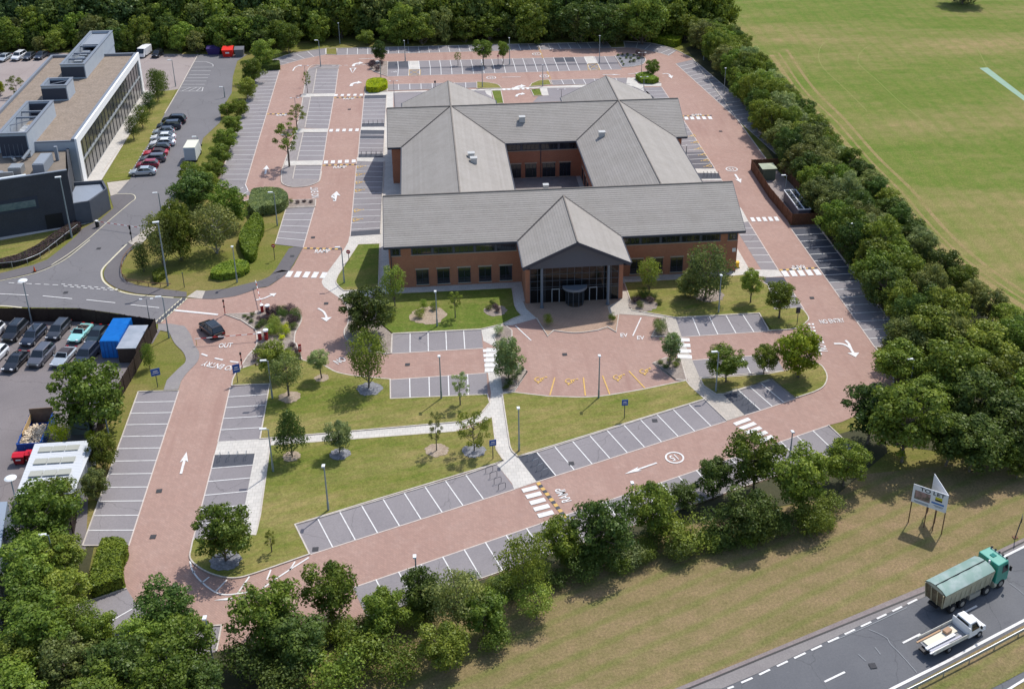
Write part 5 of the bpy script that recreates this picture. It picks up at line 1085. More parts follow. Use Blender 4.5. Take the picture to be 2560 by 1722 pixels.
# east belt, in rows between car park and field
GE = 'trees of the east belt beside the playing field'; LE = 'dense green tree in the long belt between the east bays and the playing field'
rows = [('F:1592,78 1665,150 1735,255 1800,345 1868,440 1915,515 1975,590 2035,680 2085,790', .35), ('F:1625,72 1700,155 1775,255 1850,345 1915,430 1985,520 2060,610 2120,690 2190,790', .6), ('F:1668,80 1738,160 1805,232 1890,320 1965,400 2040,485 2095,550 2170,625 2250,690 2331,755 2400,810', .75)]
def along(pts, step):
    out = []; acc = 0
    for a, b in zip(pts[:-1], pts[1:]):
        L = (b-a).length; s = acc
        while s < L: out.append(a.lerp(b, s/L)); s += step
        acc = s-L
    return out
for ri, (s, _) in enumerate(rows):
    for p in along(P(s, [3.2, 3.4, 2.6][ri]), [4.7, 4.6, 4.0][ri]):
        w_ = random.uniform(5.4, 7.4) if ri < 2 else random.uniform(4.4, 5.8); h_ = random.uniform(6.2, 8.2) if ri < 2 else random.uniform(4.2, 5.4)
        tree(p.x+random.uniform(-.8, .8), p.y+random.uniform(-.8, .8), h_, w_, 'broad', random.choice(['mid', 'mid', 'dark', 'light', 'birch', 'silver'] if ri else ['mid', 'dark', 'mid', 'birch']), LE, GE, clear=.08)
for fx, fy, fw, ra, lf in [(1985,945,125,1.15,'dark'),(2065,965,165,1.15,'mid'),(2165,1000,120,1.1,'dark'),(2050,830,110,1,'mid'),(2110,760,130,1,'mid'),(2180,850,150,1,'mid'),(2250,920,150,1,'dark'),(2220,1010,140,1,'dark'),(2310,980,140,1,'dark'),(2300,870,130,1,'mid'),(2240,790,120,1,'light'),(2330,780,110,1,'mid'),(2320,1060,70,.9,'mid'),(2370,920,140,1,'mid'),(2130,905,100,1,'light'),(2270,1030,90,1,'mid')]:
    ctree(fx, fy, fw, ra, 'broad', lf, 'large rounded tree in the thick corner wood above the TO LET board', 'trees of the corner wood above the sign')
# west line between estate road and first bay column
for fx, fy, fw, ra, kd, lf in [(600,120,60,1,'broad','light'),(575,160,50,1.1,'broad','mid'),(560,200,45,1.1,'broad','light'),(545,245,40,1,'broad','mid'),(530,285,45,1,'broad','light'),(512,318,52,1,'broad','mid'),(500,352,50,1,'broad','mid'),(486,385,50,1,'broad','mid'),(470,415,50,1,'broad','mid'),(590,90,50,.9,'broad','dark'),(515,250,35,.9,'broad','mid')]:
    ctree(fx, fy, fw, ra, kd, lf, 'scrubby tree in the narrow strip between the estate road and the west bay column', 'trees of the west strip', clear=.1)
# north wood
GN = 'trees of the north wood'; LN = 'tree in the dense wood beyond the top row of bays'; LP = 'dark pine-like tree in the wood beyond the grey office'
nw = 0; WOOD = {}
def wood(x, y, h, w, kind, leaf, *a, **k): WOOD.setdefault(leaf, []).append((x, y, h, w))
for fy, x0_, x1_, st, hh in ((88, -20, 560, 27, 5.0), (72, -20, 660, 29, 6.5), (50, -20, 1480, 33, 8), (34, -20, 1560, 34, 9.5), (16, -30, 1640, 36, 11), (2, -30, 1650, 38, 12), (-14, -40, 1660, 42, 13)):
    x = x0_
    while x < x1_:
        fx = x+random.uniform(-9, 9); yy = fy+random.uniform(-5, 5); dark = fx < 330
        p = gp(fx*1.0983, yy*1.0983, hh*.6); h_ = hh*random.uniform(.65, 1.3); 
        if not (690 < fx < 1150 and fy > 45) or random.random() < .35:
            (tree if fy > 60 else wood)(p.x, p.y, h_, h_*random.uniform(.75, .98), 'far', random.choice(['pine', 'dark', 'mid'] if (dark and fy < 60) else ['dark', 'mid', 'mid', 'pine'] if fy < 30 else ['mid', 'dark', 'mid', 'light', 'birch']), LP if dark and fy < 60 else LN, GN, clear=.05); nw += 1
        x += st*random.uniform(.85, 1.15)
WN = {'pine': 'blackish pines', 'dark': 'dark green trees', 'mid': 'mid green trees', 'light': 'light green trees', 'birch': 'olive green trees'}
for lf, L2 in WOOD.items():
    vs = []
    for i, (x, y, h, w) in enumerate(L2):
        me = PROTO['far'][i % 5][0]; co = np.empty(len(me.vertices)*3, np.float32); me.vertices.foreach_get('co', co); co = co.reshape(-1, 3)*np.array([w/6, w/6, h/6]); a_ = i*1.7; c_, s_ = math.cos(a_), math.sin(a_)
        vs.append(np.column_stack([co[:, 0]*c_-co[:, 1]*s_+x, co[:, 0]*s_+co[:, 1]*c_+y, co[:, 2]]))
    V = np.concatenate(vs).astype(np.float32); n = len(V)//4; me = bpy.data.meshes.new('woodland'); me.vertices.add(4*n); me.vertices.foreach_set('co', V.ravel()); me.loops.add(4*n); me.loops.foreach_set('vertex_index', np.arange(4*n, dtype=np.int32)); me.polygons.add(n); me.polygons.foreach_set('loop_start', np.arange(0, 4*n, 4, dtype=np.int32)); me.update(calc_edges=True); me.materials.append(LM[lf])
    o = bpy.data.objects.new('woodland', me); COL.objects.link(o); tag(o, 'deep wood behind the front trees at the top of the view, its '+WN[lf], 'wood', kind='stuff')
for fx, fy, fw, ra, lf in [(775,48,62,1.2,'mid'),(655,85,60,1.1,'mid'),(890,70,55,1,'mid'),(960,65,68,1,'mid'),(1060,65,60,1,'mid'),(1115,62,60,1,'mid'),(1205,50,60,1,'mid'),(1320,50,90,1,'dark'),(1375,55,80,1.1,'dark'),(1465,40,100,1.15,'light'),(1280,35,90,1,'dark'),(1560,60,60,1,'mid'),(1620,70,55,1,'dark'),(835,85,40,.8,'light'),(735,75,35,.9,'mid'),(1600,20,90,1.1,'mid')]:
    ctree(fx, fy, fw, ra, 'broad', lf, 'separate rounded tree on the grass bank above the top row of bays', 'trees on the north bank', clear=.1)
tree(*P1('30:1770,40').xy, 11, 13, 'broad', 'dark', 'lone dark tree on the playing field at the top edge of the view', clear=.05)
# hedges and shrub beds
def hedge(s, h, leaf, label, name='hedge', dens=75, inset=.12, cat='hedge', lf=.11):
    pts = P(s) if isinstance(s, str) else s; t = thing(name, label, cat, (*(sum(pts, Vector())/len(pts)).xy, 0)); c0 = t.location
    q = [(p.x-c0.x, p.y-c0.y) for p in pts]; xs = [p[0] for p in q]; ys = [p[1] for p in q]; tris = _tess([Vector((a, b, 0)) for a, b in q]); out = []; nrm = []
    for tr in tris:
        A_, B_, C_ = (np.array(q[i]) for i in tr); ar = abs((B_[0]-A_[0])*(C_[1]-A_[1])-(C_[0]-A_[0])*(B_[1]-A_[1]))/2; n = int(ar*dens*2); u = rng.random((n, 2)); f = u.sum(1) > 1; u[f] = 1-u[f]
        p2 = A_+(B_-A_)*u[:, :1]+(C_-A_)*u[:, 1:]; out.append(np.column_stack([p2, np.full(n, h)+rng.normal(size=n)*.035])); nrm.append(np.tile([0, 0, 1.], (n, 1)))
    for i in range(len(q)):
        a, b = np.array(q[i]), np.array(q[(i+1) % len(q)]); L = np.linalg.norm(b-a); n = int(L*h*dens*1.4); u = rng.random((n, 1)); d_ = (b-a)/max(L, 1e-6); nn_ = np.array([d_[1], -d_[0], 0]); out.append(np.column_stack([a+(b-a)*u+rng.normal(size=(n, 2))*.05, rng.random(n)*h])); nrm.append(np.tile(nn_, (n, 1)))
    Pt = np.concatenate(out); Nn = np.concatenate(nrm)+rng.normal(size=(len(Pt), 3))*.5; Nn /= np.linalg.norm(Nn, axis=1)[:, None]
    me = quads('foliage', Pt, Nn, rng.uniform(.7, 1.2, len(Pt))*lf); me.materials.append(LM[leaf]); o = bpy.data.objects.new('foliage', me); COL.objects.link(o); o.parent = t
    core = MB(); core.prism([(a*.97, b*.97) for a, b in q], 0, h-.06); core.build('twig_core', mat('hedge_core', (.06, .09, .02)), t); return t
hedge('03:~935,330 ~960,300 ~1080,290 ~1150,320 ~1165,380 ~1120,480 ~1125,600 1130,660 ~1000,700 ~900,740 ~845,730 ~850,620 ~880,480', 1.5, 'hedge', 'large clipped block hedge beside the lower end of the left bay column')
hedge('01:~2240,800 ~2200,720 ~2190,640 ~2260,520 ~2331,440 11:~60,480 ~70,560 ~20,680 01:~2331,800 ~2290,830', 1.4, 'hedge', 'long kidney-shaped clipped hedge on the grass west of the ramp')
hedge('01:~1925,975 ~1950,920 ~2060,870 ~2180,850 ~2260,870 ~2262,920 ~2180,960 ~2020,990', 1.0, 'hedge', 'low oval clipped hedge beside the lamp post on the west lawn')
hedge('01:~1400,985 ~1410,950 ~1500,920 ~1520,950 ~1450,1010 ~1420,1020', 1.0, 'mid', 'small round clipped bush at the foot of the tall road lamp')
hedge('10:0,600 215,600 220,640 0,650', 1.3, 'dark', 'dark clipped hedge strip at the head of the west bay column')
hedge('20:~1250,345 ~1300,320 ~1500,340 ~1540,385 ~1500,430 ~1400,415 ~1280,385', 1.6, 'lime', 'bright clipped hedge in the top right corner of the car park')
hedge('20:1125,720 ~1180,700 1240,700 1335,755 1290,770 1180,765', 1.1, 'hedge', 'clipped hedge block at the right end of the northern bay row')
hedge('10:~1005,830 ~1020,780 ~1090,760 ~1180,770 ~1192,815 ~1120,845 ~1030,850', 1.3, 'yellow', 'bright yellow-green bush at the corner by the upper crossing')
hedge('11:~0,440 ~60,400 ~200,380 ~285,330 ~285,270 ~200,225 ~0,230 01:~2290,280 ~2270,380', 1.7, 'silver', 'pale spreading shrub mass between the west bays and the clump of trees')
hedge('01:-60,845 0,840 160,800 ~330,720 ~560,560 ~680,490 740,500 735,540 640,600 ~480,700 ~320,800 ~150,860 -60,885', .9, 'purple', 'dark purple hedge running behind the metal rail by the estate road', dens=90, lf=.08)
def shrubs(lst, base_label, group, leafs, h=(.5, .9), name='shrub'):
    for i, s in enumerate(lst):
        c_, x, y, w_ = s[:4]; p = P1('%s:%g,%g' % (c_, x, y)); lf = s[4] if len(s) > 4 else random.choice(leafs)
        tree(p.x, p.y, w_*random.uniform(*h), w_, 'shrub', lf, base_label, group, name=name, z=.1)
shrubs([('01',2230,1325,.8),('01',2262,1345,.7),('01',2300,1320,.9),('01',2290,1375,.9),('11',40,1370,1.1),('11',120,1310,1.6),('11',180,1300,1.9),('11',230,1290,1.9),('11',300,1285,2.2),('11',355,1310,2.0),('11',375,1350,1.8),('11',330,1380,1.9),('11',340,1430,1.5),('11',60,1400,1.5),('11',100,1370,1.4),('11',20,1430,1.1),('11',250,1340,1.8),('11',150,1350,1.5)], 'grey-green mounded shrub in the entrance island bed', 'grey shrubs of the entrance island', ['dark', 'purple', 'dark'])
shrubs([('11',170,1400,2.0),('11',150,1460,2.1),('11',200,1440,1.9),('11',120,1500,1.8),('11',220,1490,1.7)], 'bright green bush in the middle of the entrance island bed', 'green bushes of the entrance island', ['light'], (.7, 1))
shrubs([('11',265,1440,1.4),('11',280,1490,1.3),('11',240,1530,1.1)], 'yellow flowering bush in the entrance island bed', 'yellow bushes of the entrance island', ['yellow'])
shrubs([('12',40,60,1.5),('12',330,30,1.2),('12',370,90,1.2),('12',300,80,1.3),('12',230,120,1.4),('12',380,140,1.2),('12',100,130,1.6),('12',20,150,1.6)], 'brownish low shrub at the lower edge of the entrance island', 'low shrubs of the entrance island foot', ['birch', 'purple', 'dark'])
shrubs([('11',1190,1290,1.6),('11',1230,1350,1.8),('11',1170,1380,1.6),('11',900,1240,1.7),('11',880,1330,1.6),('11',890,1470,1.9),('11',1000,1560,2.0),('11',850,1180,1.2),('12',1100,40,1.4)], 'rounded bush in the gravel bed left of the visitor bays', 'bushes of the gravel bed', ['birch', 'dark', 'mid'], (.7, 1))
shrubs([('11',1490,1330,1.7,'light'),('11',1530,1260,1.4,'light'),('11',1620,1260,1.4,'mid')], 'spiky yellow-green plant in the round bed on the left front lawn', 'spiky plants of the round bed', ['light'], (.9, 1.2))
shrubs([('11',2120,1260,1.2),('11',2180,1240,1.2),('11',2200,1280,1.1),('11',2150,1220,1.1),('21',1130,1190,1.6),('21',1200,1150,2.2),('21',1260,1190,1.6),('21',1160,1240,1.4),('21',1340,1210,1.1),('21',1290,1160,1.4)], 'low dark plant in a gravel pocket of the front lawns', 'low plants of the front lawns', ['dark', 'purple', 'birch'])
shrubs([('21',330,1400,1.6,'mid'),('21',910,1370,1.3,'mid')], 'clipped green bush at a corner of the buff forecourt', 'forecourt corner bushes', ['mid'], (1, 1.2))
shrubs([('11',2210,1480,1.6),('21',1350,1480,2.2),('21',1330,1440,1.6)], 'bushy green shrub in a wedge bed beside the visitor path', 'wedge bed shrubs', ['silver', 'mid'], (.9, 1.2))
shrubs([('22',60,275,1.0),('22',20,330,1.2),('22',90,240,.9),('12',2310,380,1.4),('12',2280,420,1.1),('22',1350,180,1.0),('22',1400,220,1.1),('22',1490,210,1.1),('22',1510,175,1.0),('22',1440,170,1.1)], 'small dark mound shrub in the visitor loop beds', 'mound shrubs of the visitor loop', ['dark', 'mid'])
shrubs([('20',965,515,.9),('20',1005,510,.8),('20',1050,515,.9),('20',985,545,.8),('20',1000,575,.8),('20',1015,600,.7),('20',1040,540,.8),('20',1080,540,.9),('20',1075,575,.9),('20',1110,520,1.0),('20',1110,570,1.2),('20',1150,545,1.0)], 'dark tuft in the slate bed at the right end of the northern rows', 'tufts of the slate bed', ['dark'])
shrubs([('20',1180,530,2.4),('20',1150,510,2.0),('10',1060,590,2.0),('10',1055,630,1.8),('10',1110,650,1.8),('10',1140,600,1.5)], 'purple-brown rounded shrub in an end bed of the northern rows', 'purple shrubs of the northern beds', ['purple'])
shrubs([('11',320,285,.9),('11',380,290,.9),('11',440,280,.9),('11',500,285,.9)], 'low brownish plant in the strip above the west bays', 'low plants above the west bays', ['birch', 'purple'])
# ------------------------------------------------------------------ cars
def paint(name, c, metal=.35): return mat('paint_'+name, c, rough=.28, metal=metal, spec=.6, coat=.7)
PT = {'black': paint('black', (.012, .013, .018)), 'silver': paint('silver', (.50, .55, .58)), 'white': paint('white', (.75, .76, .77), 0), 'red': paint('red', (.50, .012, .03), .1), 'darkred': paint('dark_red', (.32, .015, .04), .1), 'grey': paint('grey', (.12, .125, .15)), 'navy': paint('navy', (.03, .04, .065)), 'turq': paint('turquoise', (.35, .75, .70), .2), 'darkg': paint('dark_grey', (.05, .055, .065)), 'blk2': paint('dark_green', (.015, .035, .04))}
M_CARG = mat('car_glass', (.015, .02, .025), rough=.05, spec=1); M_LENS = mat('lamp_lens', (.7, .72, .75), rough=.15); M_TAIL = mat('tail_lens', (.35, .01, .015), rough=.2); M_RIM = mat('alloy', (.4, .41, .42), rough=.3, metal=.8); M_PLATE = mat('plate', (.6, .6, .58)); M_INT = mat('interior', (.05, .045, .045)); M_ROOFC = mat('soft_top', (.06, .055, .065))
CARS = {  # length, half width, belt z, hood z, roof z, stations of cabin: base front, top front, top rear, base rear (from front bumper)
 'saloon': (4.7, .91, .92, .82, 1.43, 1.25, 2.0, 3.35, 4.15), 'estate': (4.8, .92, .95, .86, 1.48, 1.25, 2.0, 4.25, 4.62), 'suv': (4.75, .96, 1.08, 1.0, 1.72, 1.2, 1.9, 4.15, 4.6),
 'hatch': (4.1, .88, .95, .88, 1.46, 1.05, 1.75, 3.45, 3.95), 'coupe': (4.6, .92, .88, .80, 1.34, 1.45, 2.2, 3.1, 4.25), 'convertible': (4.6, .93, .88, .80, 1.30, 1.5, 2.05, 3.2, 3.75)}
def car(kind, col, x, y, ang, label, group=None, name=None, roofrails=False, top=None):
    """front points along +X local, rotated by ang"""
    L, hw, zb, zh, zr, a, b_, c_, d_ = CARS[kind]; t = thing(name or ('parked_car' if group else 'car'), label, 'car', (x, y, Z_B), ang, group); pm = PT[col]; X = lambda s: L/2-s
    mb = MB(); zu = .30
    st = [(0, .72, .42, .60), (.12, .86, .36, zh-.14), (.55, .96, zu, zh-.05), (a-.05, 1, zu, zb-.01), (a+.9, 1, zu, zb+.02), (c_, 1, zu, zb+.02), (d_-.05, .98, zu, zb+.02), (L-.35, .95, zu, zb-.02), (L-.08, .87, .36, zb-.14), (L, .76, .44, .66)]
    sec = lambda k, lo, hi: [(-hw*k*.96, lo), (-hw*k, lo+(hi-lo)*.42), (-hw*k*.99, hi-.12), (-hw*k*.86, hi), (hw*k*.86, hi), (hw*k*.99, hi-.12), (hw*k, lo+(hi-lo)*.42), (hw*k*.96, lo)]
    vs = []; 
    for s, k, lo, hi in st: vs += [(X(s), u, z) for u, z in sec(k, lo, hi)]
    fs = []
    for i in range(len(st)-1):
        for j in range(8): fs.append((i*8+j, i*8+(j+1) % 8, (i+1)*8+(j+1) % 8, (i+1)*8+j))
    fs += [tuple(range(8))[::-1], tuple(range((len(st)-1)*8, len(st)*8))]
    mb.add(vs, fs); o = mb.build('body', pm, t, smooth=True); m_ = o.modifiers.new('s', 'EDGE_SPLIT'); m_.split_angle = R(38)
    # cabin
    hb, ht = hw*.90, hw*.70; zt = zr-.02
    A = [(X(a), -hb*.93, zb), (X(d_), -hb*.93, zb), (X(d_), hb*.93, zb), (X(a), hb*.93, zb)]; B = [(X(b_), -ht, zt), (X(c_), -ht, zt), (X(c_), ht, zt), (X(b_), ht, zt)]
    if kind != 'convertible':
        g_ = MB(); g_.add(A+B, [(0, 1, 5, 4), (1, 2, 6, 5), (2, 3, 7, 6), (3, 0, 4, 7)]); g_.build('windows', M_CARG, t)
        r_ = MB(); e = .05; r_.add([(X(b_-.04), -ht-.03, zt), (X(c_+.06), -ht-.03, zt), (X(c_+.06), ht+.03, zt), (X(b_-.04), ht+.03, zt), (X(b_+.15), -ht+.12, zr+.03), (X(c_-.15), -ht+.12, zr+.03), (X(c_-.15), ht-.12, zr+.03), (X(b_+.15), ht-.12, zr+.03)], [(4, 5, 6, 7), (0, 1, 5, 4), (1, 2, 6, 5), (2, 3, 7, 6), (3, 0, 4, 7)])
        ro = r_.build('roof', PT.get(top, pm) if top else pm, t, smooth=False)
        p_ = MB()
        for i in range(4): p_.tube(A[i], B[i], .05, .04, 5)
        for s_ in (-1, 1): p_.tube((X((a+d_)/2-.1), s_*hb*.94, zb), (X((b_+c_)/2-.1), s_*(ht+.01), zt), .035, .03, 4); p_.tube((X(a), s_*hb*.95, zb+.02), (X(d_), s_*hb*.95, zb+.02), .03, .03, 4)
        p_.build('pillars', pm, t)
        if roofrails:
            p_ = MB(); [p_.tube((X(b_+.3), s_*(ht-.08), zr+.08), (X(c_-.2), s_*(ht-.08), zr+.08), .025, .025, 5) for s_ in (-1, 1)]; p_.build('roof_rails', M_RIM, ro)
            p_ = MB(); p_.box((X((b_+c_)/2-.1), 0, zr+.036), (1.3, ht*1.3, .012)); p_.build('glass_roof', M_CARG, ro)
    else:
        p_ = MB(); p_.add([(X(a), -hb*.93, zb), (X(a), hb*.93, zb), (X(b_), ht, zt), (X(b_), -ht, zt)], [(0, 1, 2, 3), (3, 2, 1, 0)]); p_.build('windscreen', M_CARG, t)
        p_ = MB(); p_.tube(A[0], B[0], .05, .05, 5); p_.tube(A[3], B[3], .05, .05, 5); p_.tube(B[0], B[3], .05, .05, 5); p_.build('screen_frame', pm, t)
        if top == 'roofup':
            p_ = MB(); p_.add([(X(b_), -ht, zt), (X(c_), -ht, zt), (X(c_), ht, zt), (X(b_), ht, zt), (X(d_+.3), -hb*.9, zb), (X(d_+.3), hb*.9, zb), (X(a+.2), -hb*.92, zb), (X(a+.2), hb*.92, zb)], [(0, 1, 2, 3), (1, 4, 5, 2), (0, 6, 4, 1), (3, 2, 5, 7)]); p_.build('soft_top', M_ROOFC, t)
        else:
            p_ = MB(); p_.box((X((b_+d_)/2+.1), 0, zb+.025), (d_-b_, hb*1.6, .02)); ci = p_.build('cockpit', M_INT, t)
            for s_ in (-.38, .38):
                p_ = MB(); p_.box((X(2.75), s_, zb+.06), (.5, .5, .1)); p_.box((X(3.05), s_, zb+.2), (.14, .48, .4)); p_.build('seat', mat('tan_leather', (.2, .15, .12)), ci)
    for s_ in (-1, 1):
        for s in (.85, L-.95):
            w_ = MB(); w_.tube((X(s), s_*(hw-.2), .33), (X(s), s_*(hw+.015), .33), .33, .33, 16); o = w_.build('wheel', M_RUB, t); w_ = MB(); w_.tube((X(s), s_*(hw+.0), .33), (X(s), s_*(hw+.03), .33), .22, .2, 12); w_.build('rim', M_RIM, o)
        w_ = MB(); w_.box((X(.13), s_*hw*.62, .66), (.22, .36, .13), -s_*.25); w_.build('headlight', M_LENS, t)
        w_ = MB(); w_.box((X(L-.09), s_*hw*.66, .78), (.16, .34, .14)); w_.build('tail_light', M_TAIL, t)
        w_ = MB(); w_.box((X(a+.35), s_*(hw+.1), zb+.06), (.12, .2, .13)); w_.build('mirror', pm, t)
    w_ = MB(); w_.box((X(.035), 0, .52), (.08, .9, .16)); w_.build('grille', M_BLACK, t); w_ = MB(); w_.box((X(L-.02), 0, .62), (.06, .52, .11)); w_.build('number_plate', M_PLATE, t)
    return t
G1 = 'cars parked along the estate road'; EA = R(182)
for k, c_, x, y, a_, lb, rr, tp in (('saloon', 'silver', -50.7, 198.6, EA, 'silver saloon car nearest the camera in the row beside the grey office lawn', 0, None), ('hatch', 'darkred', -50.6, 202.0, EA, 'dark red hatchback parked next behind the nearest silver saloon', 0, None), ('estate', 'grey', -50.2, 204.9, EA, 'grey car parked between two red cars in the estate road row', 0, None),
    ('convertible', 'red', -50.3, 207.9, EA, 'bright red car with a black top in the estate road row', 0, 'roofup'), ('hatch', 'black', -50.1, 210.3, EA, 'black hatchback parked between the bright red car and the white cars', 0, None), ('saloon', 'white', -49.9, 213.0, EA, 'nearer of the two white saloons in the estate road row', 0, None), ('saloon', 'white', -50.4, 216.1, EA, 'farther of the two white saloons in the estate road row', 0, None),
    ('hatch', 'silver', -50.9, 219.3, EA, 'silver hatchback with a dark roof behind the two white saloons', 0, 'darkg'), ('suv', 'navy', -50.4, 222.3, EA, 'dark blue off-roader, second from the far end of the estate road row', 0, None), ('suv', 'black', -50.0, 225.6, R(175), 'black estate-shaped car at the far end of the estate road row', 1, None)):
    car(k, c_, x, y, a_, lb, G1, roofrails=bool(rr), top=tp)
YA = R(258); G2 = 'cars parked in the fenced yard'
for k, c_, x, y, lb, rr, tp in (('suv', 'black', -56.2, 142.2, 'black off-roader, back row of the yard, farthest left in view', 1, None), ('estate', 'navy', -53.5, 140.8, 'dark blue estate with roof rails, second in the back row of the yard', 1, None), ('estate', 'darkg', -50.6, 142.1, 'dark grey estate beside the turquoise convertible in the yard', 0, None), ('convertible', 'turq', -47.5, 141.0, 'turquoise open convertible in the yard', 0, None), ('saloon', 'blk2', -45.1, 140.2, 'dark green car between the turquoise convertible and the blue container', 0, None),
    ('suv', 'white', -59.2, 141.8, 'white car cut off by the left edge, back row of the yard', 0, None), ('estate', 'white', -57.0, 135.8, 'white estate cut off by the left edge, front row of the yard', 0, None), ('coupe', 'black', -53.9, 134.4, 'black coupe with a pale windscreen, front row of the yard', 0, None), ('suv', 'grey', -51.0, 135.3, 'dark grey hatchback in the middle of the front row of the yard', 0, None), ('convertible', 'silver', -48.1, 134.9, 'silver convertible with a dark hood, front row of the yard', 0, 'roofup'), ('suv', 'navy', -45.2, 134.9, 'dark blue off-roader at the right end of the yard front row, by the container', 0, None)):
    car(k, c_, x, y, YA+random.uniform(-.03, .03), lb, G2, roofrails=bool(rr), top=tp)
car('suv', 'black', *((gp(*tile(0, 1, 1925, 1420), .8)).xy), R(124), 'black off-roader driving out through the entrance barrier', roofrails=True, name='car')
G3 = 'cars parked behind the grey office'
for s, c_, k, lb in (('00:35,560', 'silver', 'saloon', 'silver car at the left edge behind the grey office'), ('00:165,550', 'white', 'suv', 'white car second from the left edge behind the grey office'), ('00:265,545', 'darkg', 'saloon', 'dark brown car third from the left edge behind the grey office'), ('00:370,540', 'navy', 'saloon', 'dark blue car half hidden by the corner of the grey office roof'), ('00:1430,525', 'black', 'hatch', 'small black car alone near the white van beyond the grey office')):
    p = P1(s); car(k, c_, p.x, p.y+1, R(258), lb, G3)
p = P1('03:1120,1170'); car('saloon', 'black', p.x, p.y, R(25), 'dark car almost hidden under the trees in the bottom left bays', name='car')
# panel van and box van
p = P1('00:1310,520'); t = thing('panel_van', 'white panel van parked beyond the far corner of the grey office', 'van', (p.x, p.y+1, Z_B), R(258))
mb = MB(); mb.box((-.5, 0, 1.25), (3.7, 1.9, 1.8)); mb.add([(1.35, -.95, .35), (2.4, -.9, .35), (2.4, .9, .35), (1.35, .95, .35), (1.35, -.95, 2.15), (2.3, -.85, 1.1), (2.3, .85, 1.1), (1.35, .95, 2.15), (1.6, -.85, 2.1), (1.6, .85, 2.1)], [(0, 1, 5, 8, 4), (2, 3, 7, 9, 6), (1, 2, 6, 5), (4, 8, 9, 7)]); bevel(mb.build('body', M_WHP, t), .1)
mb = MB(); mb.add([(2.32, -.82, 1.13), (2.32, .82, 1.13), (1.63, .8, 2.08), (1.63, -.8, 2.08)], [(0, 1, 2, 3)]); mb.build('windscreen', M_CARG, t)
for s_ in (-1, 1):
    for xx in (-1.5, 1.5): mb = MB(); mb.tube((xx, s_*.8, .33), (xx, s_*.97, .33), .33, .33, 14); mb.build('wheel', M_RUB, t)
t = thing('box_van', 'white box van parked facing away on the estate road beside the hedge', 'van', (-43.1, 205.6, Z_B), R(88))
mb = MB(); mb.box((-.4, 0, 1.75), (4.0, 2.1, 2.5)); bevel(mb.build('box_body', mat('box_van_white', (.68, .70, .71), rough=.45), t), .04)
mb = MB(); mb.box((-.4, 0, 3.02), (4.02, 2.12, .04)); mb.build('box_roof', mat('cream_roof', (.72, .71, .58)), t)
mb = MB(); mb.add([(1.62, -.95, .4), (3.2, -.9, .4), (3.2, .9, .4), (1.62, .95, .4), (1.62, -.95, 2.3), (3.1, -.85, 1.2), (3.1, .85, 1.2), (1.62, .95, 2.3), (2.4, -.85, 2.25), (2.4, .85, 2.25)], [(0, 1, 5, 8, 4), (2, 3, 7, 9, 6), (1, 2, 6, 5), (4, 8, 9, 7)]); mb.build('cab', M_WHP, t)
mb = MB(); mb.add([(3.12, -.8, 1.24), (3.12, .8, 1.24), (2.44, .8, 2.2), (2.44, -.8, 2.2)], [(0, 1, 2, 3)]); mb.build('windscreen', M_CARG, t)
mb = MB(); mb.box((-2.42, 0, 1.7), (.04, 1.9, 2.2)); mb.build('roller_door', mat('roller_grey', (.45, .48, .53), rough=.5), t); mb = MB(); mb.box((-2.5, 0, .45), (.15, 1.9, .2)); mb.build('rear_bumper', M_BLACK, t)
for s_ in (-1, 1):
    for xx in (-1.5, 2.2): mb = MB(); mb.tube((xx, s_*.75, .38), (xx, s_*.98, .38), .38, .38, 14); mb.build('wheel', M_RUB, t)
    mb = MB(); mb.box((2.5, s_*1.15, 1.6), (.1, .22, .35)); mb.build('mirror', M_BLACK, t)

# ------------------------------------------------------------------ eight-wheel tipper
hx = math.atan2(81.5-78.5, 53.6-47.0); u = Vector((math.cos(hx), math.sin(hx), 0)); n_ = Vector((-u.y, u.x, 0)); o0 = Vector((46.6, 78.35, 0))+n_*1.2
t = thing('tipper_lorry', 'eight-wheeled tipper lorry with green cab and cream sheeted body on the dual carriageway', 'lorry', (o0.x, o0.y, .03), hx)
M_CREAM2 = mat('cream_paint', (.50, .48, .36), (.40, .37, .27), 1.2, rough=.5); M_GRN = mat('green_cab_paint', (.02, .28, .20), (.03, .33, .25), .8, rough=.35, spec=.6, coat=.4); M_TARP = mat('green_tarpaulin', (.22, .33, .29), (.34, .42, .40), .9, rough=.6, lo=.45, hi=.7); M_RUST = mat('rusty_tailgate', (.30, .21, .12), (.36, .30, .2), 2.5, rough=.7, fine=.3)
mb = MB(); mb.box((3.2, 0, .85), (7.9, .9, .3)); mb.build('chassis', M_BLACK, t)
mb = MB(); mb.add([(-.55, -1.05, 1.05), (6.05, -1.05, 1.05), (6.05, 1.05, 1.05), (-.55, 1.05, 1.05), (-.75, -1.25, 2.75), (6.15, -1.25, 2.75), (6.15, 1.25, 2.75), (-.75, 1.25, 2.75)], [(3, 2, 1, 0), (0, 1, 5, 4), (1, 2, 6, 5), (2, 3, 7, 6)]); mb.add([(-.75, -1.25, 2.75), (-.75, 1.25, 2.75), (-.7, .7, 3.0), (-.7, 0, 3.08), (-.7, -.7, 3.0)], [(0, 1, 2, 3, 4)]); mb.add([(6.15, -1.25, 2.75), (6.15, 1.25, 2.75), (6.15, .7, 3.0), (6.15, 0, 3.08), (6.15, -.7, 3.0)], [(4, 3, 2, 1, 0)]); tb = mb.build('tipper_body', M_CREAM2, t)
mb = MB(); 
pr = [(-1.24, 2.77), (-.7, 3.02), (0, 3.1), (.7, 3.02), (1.24, 2.77)]; n2 = 14
for i in range(n2+1):
    xx = -.65+6.75*i/n2; sg = .03*math.sin(i*1.9)
    mb.v += [(xx, y_, z_+sg*(1-abs(y_)/1.3)) for y_, z_ in pr]
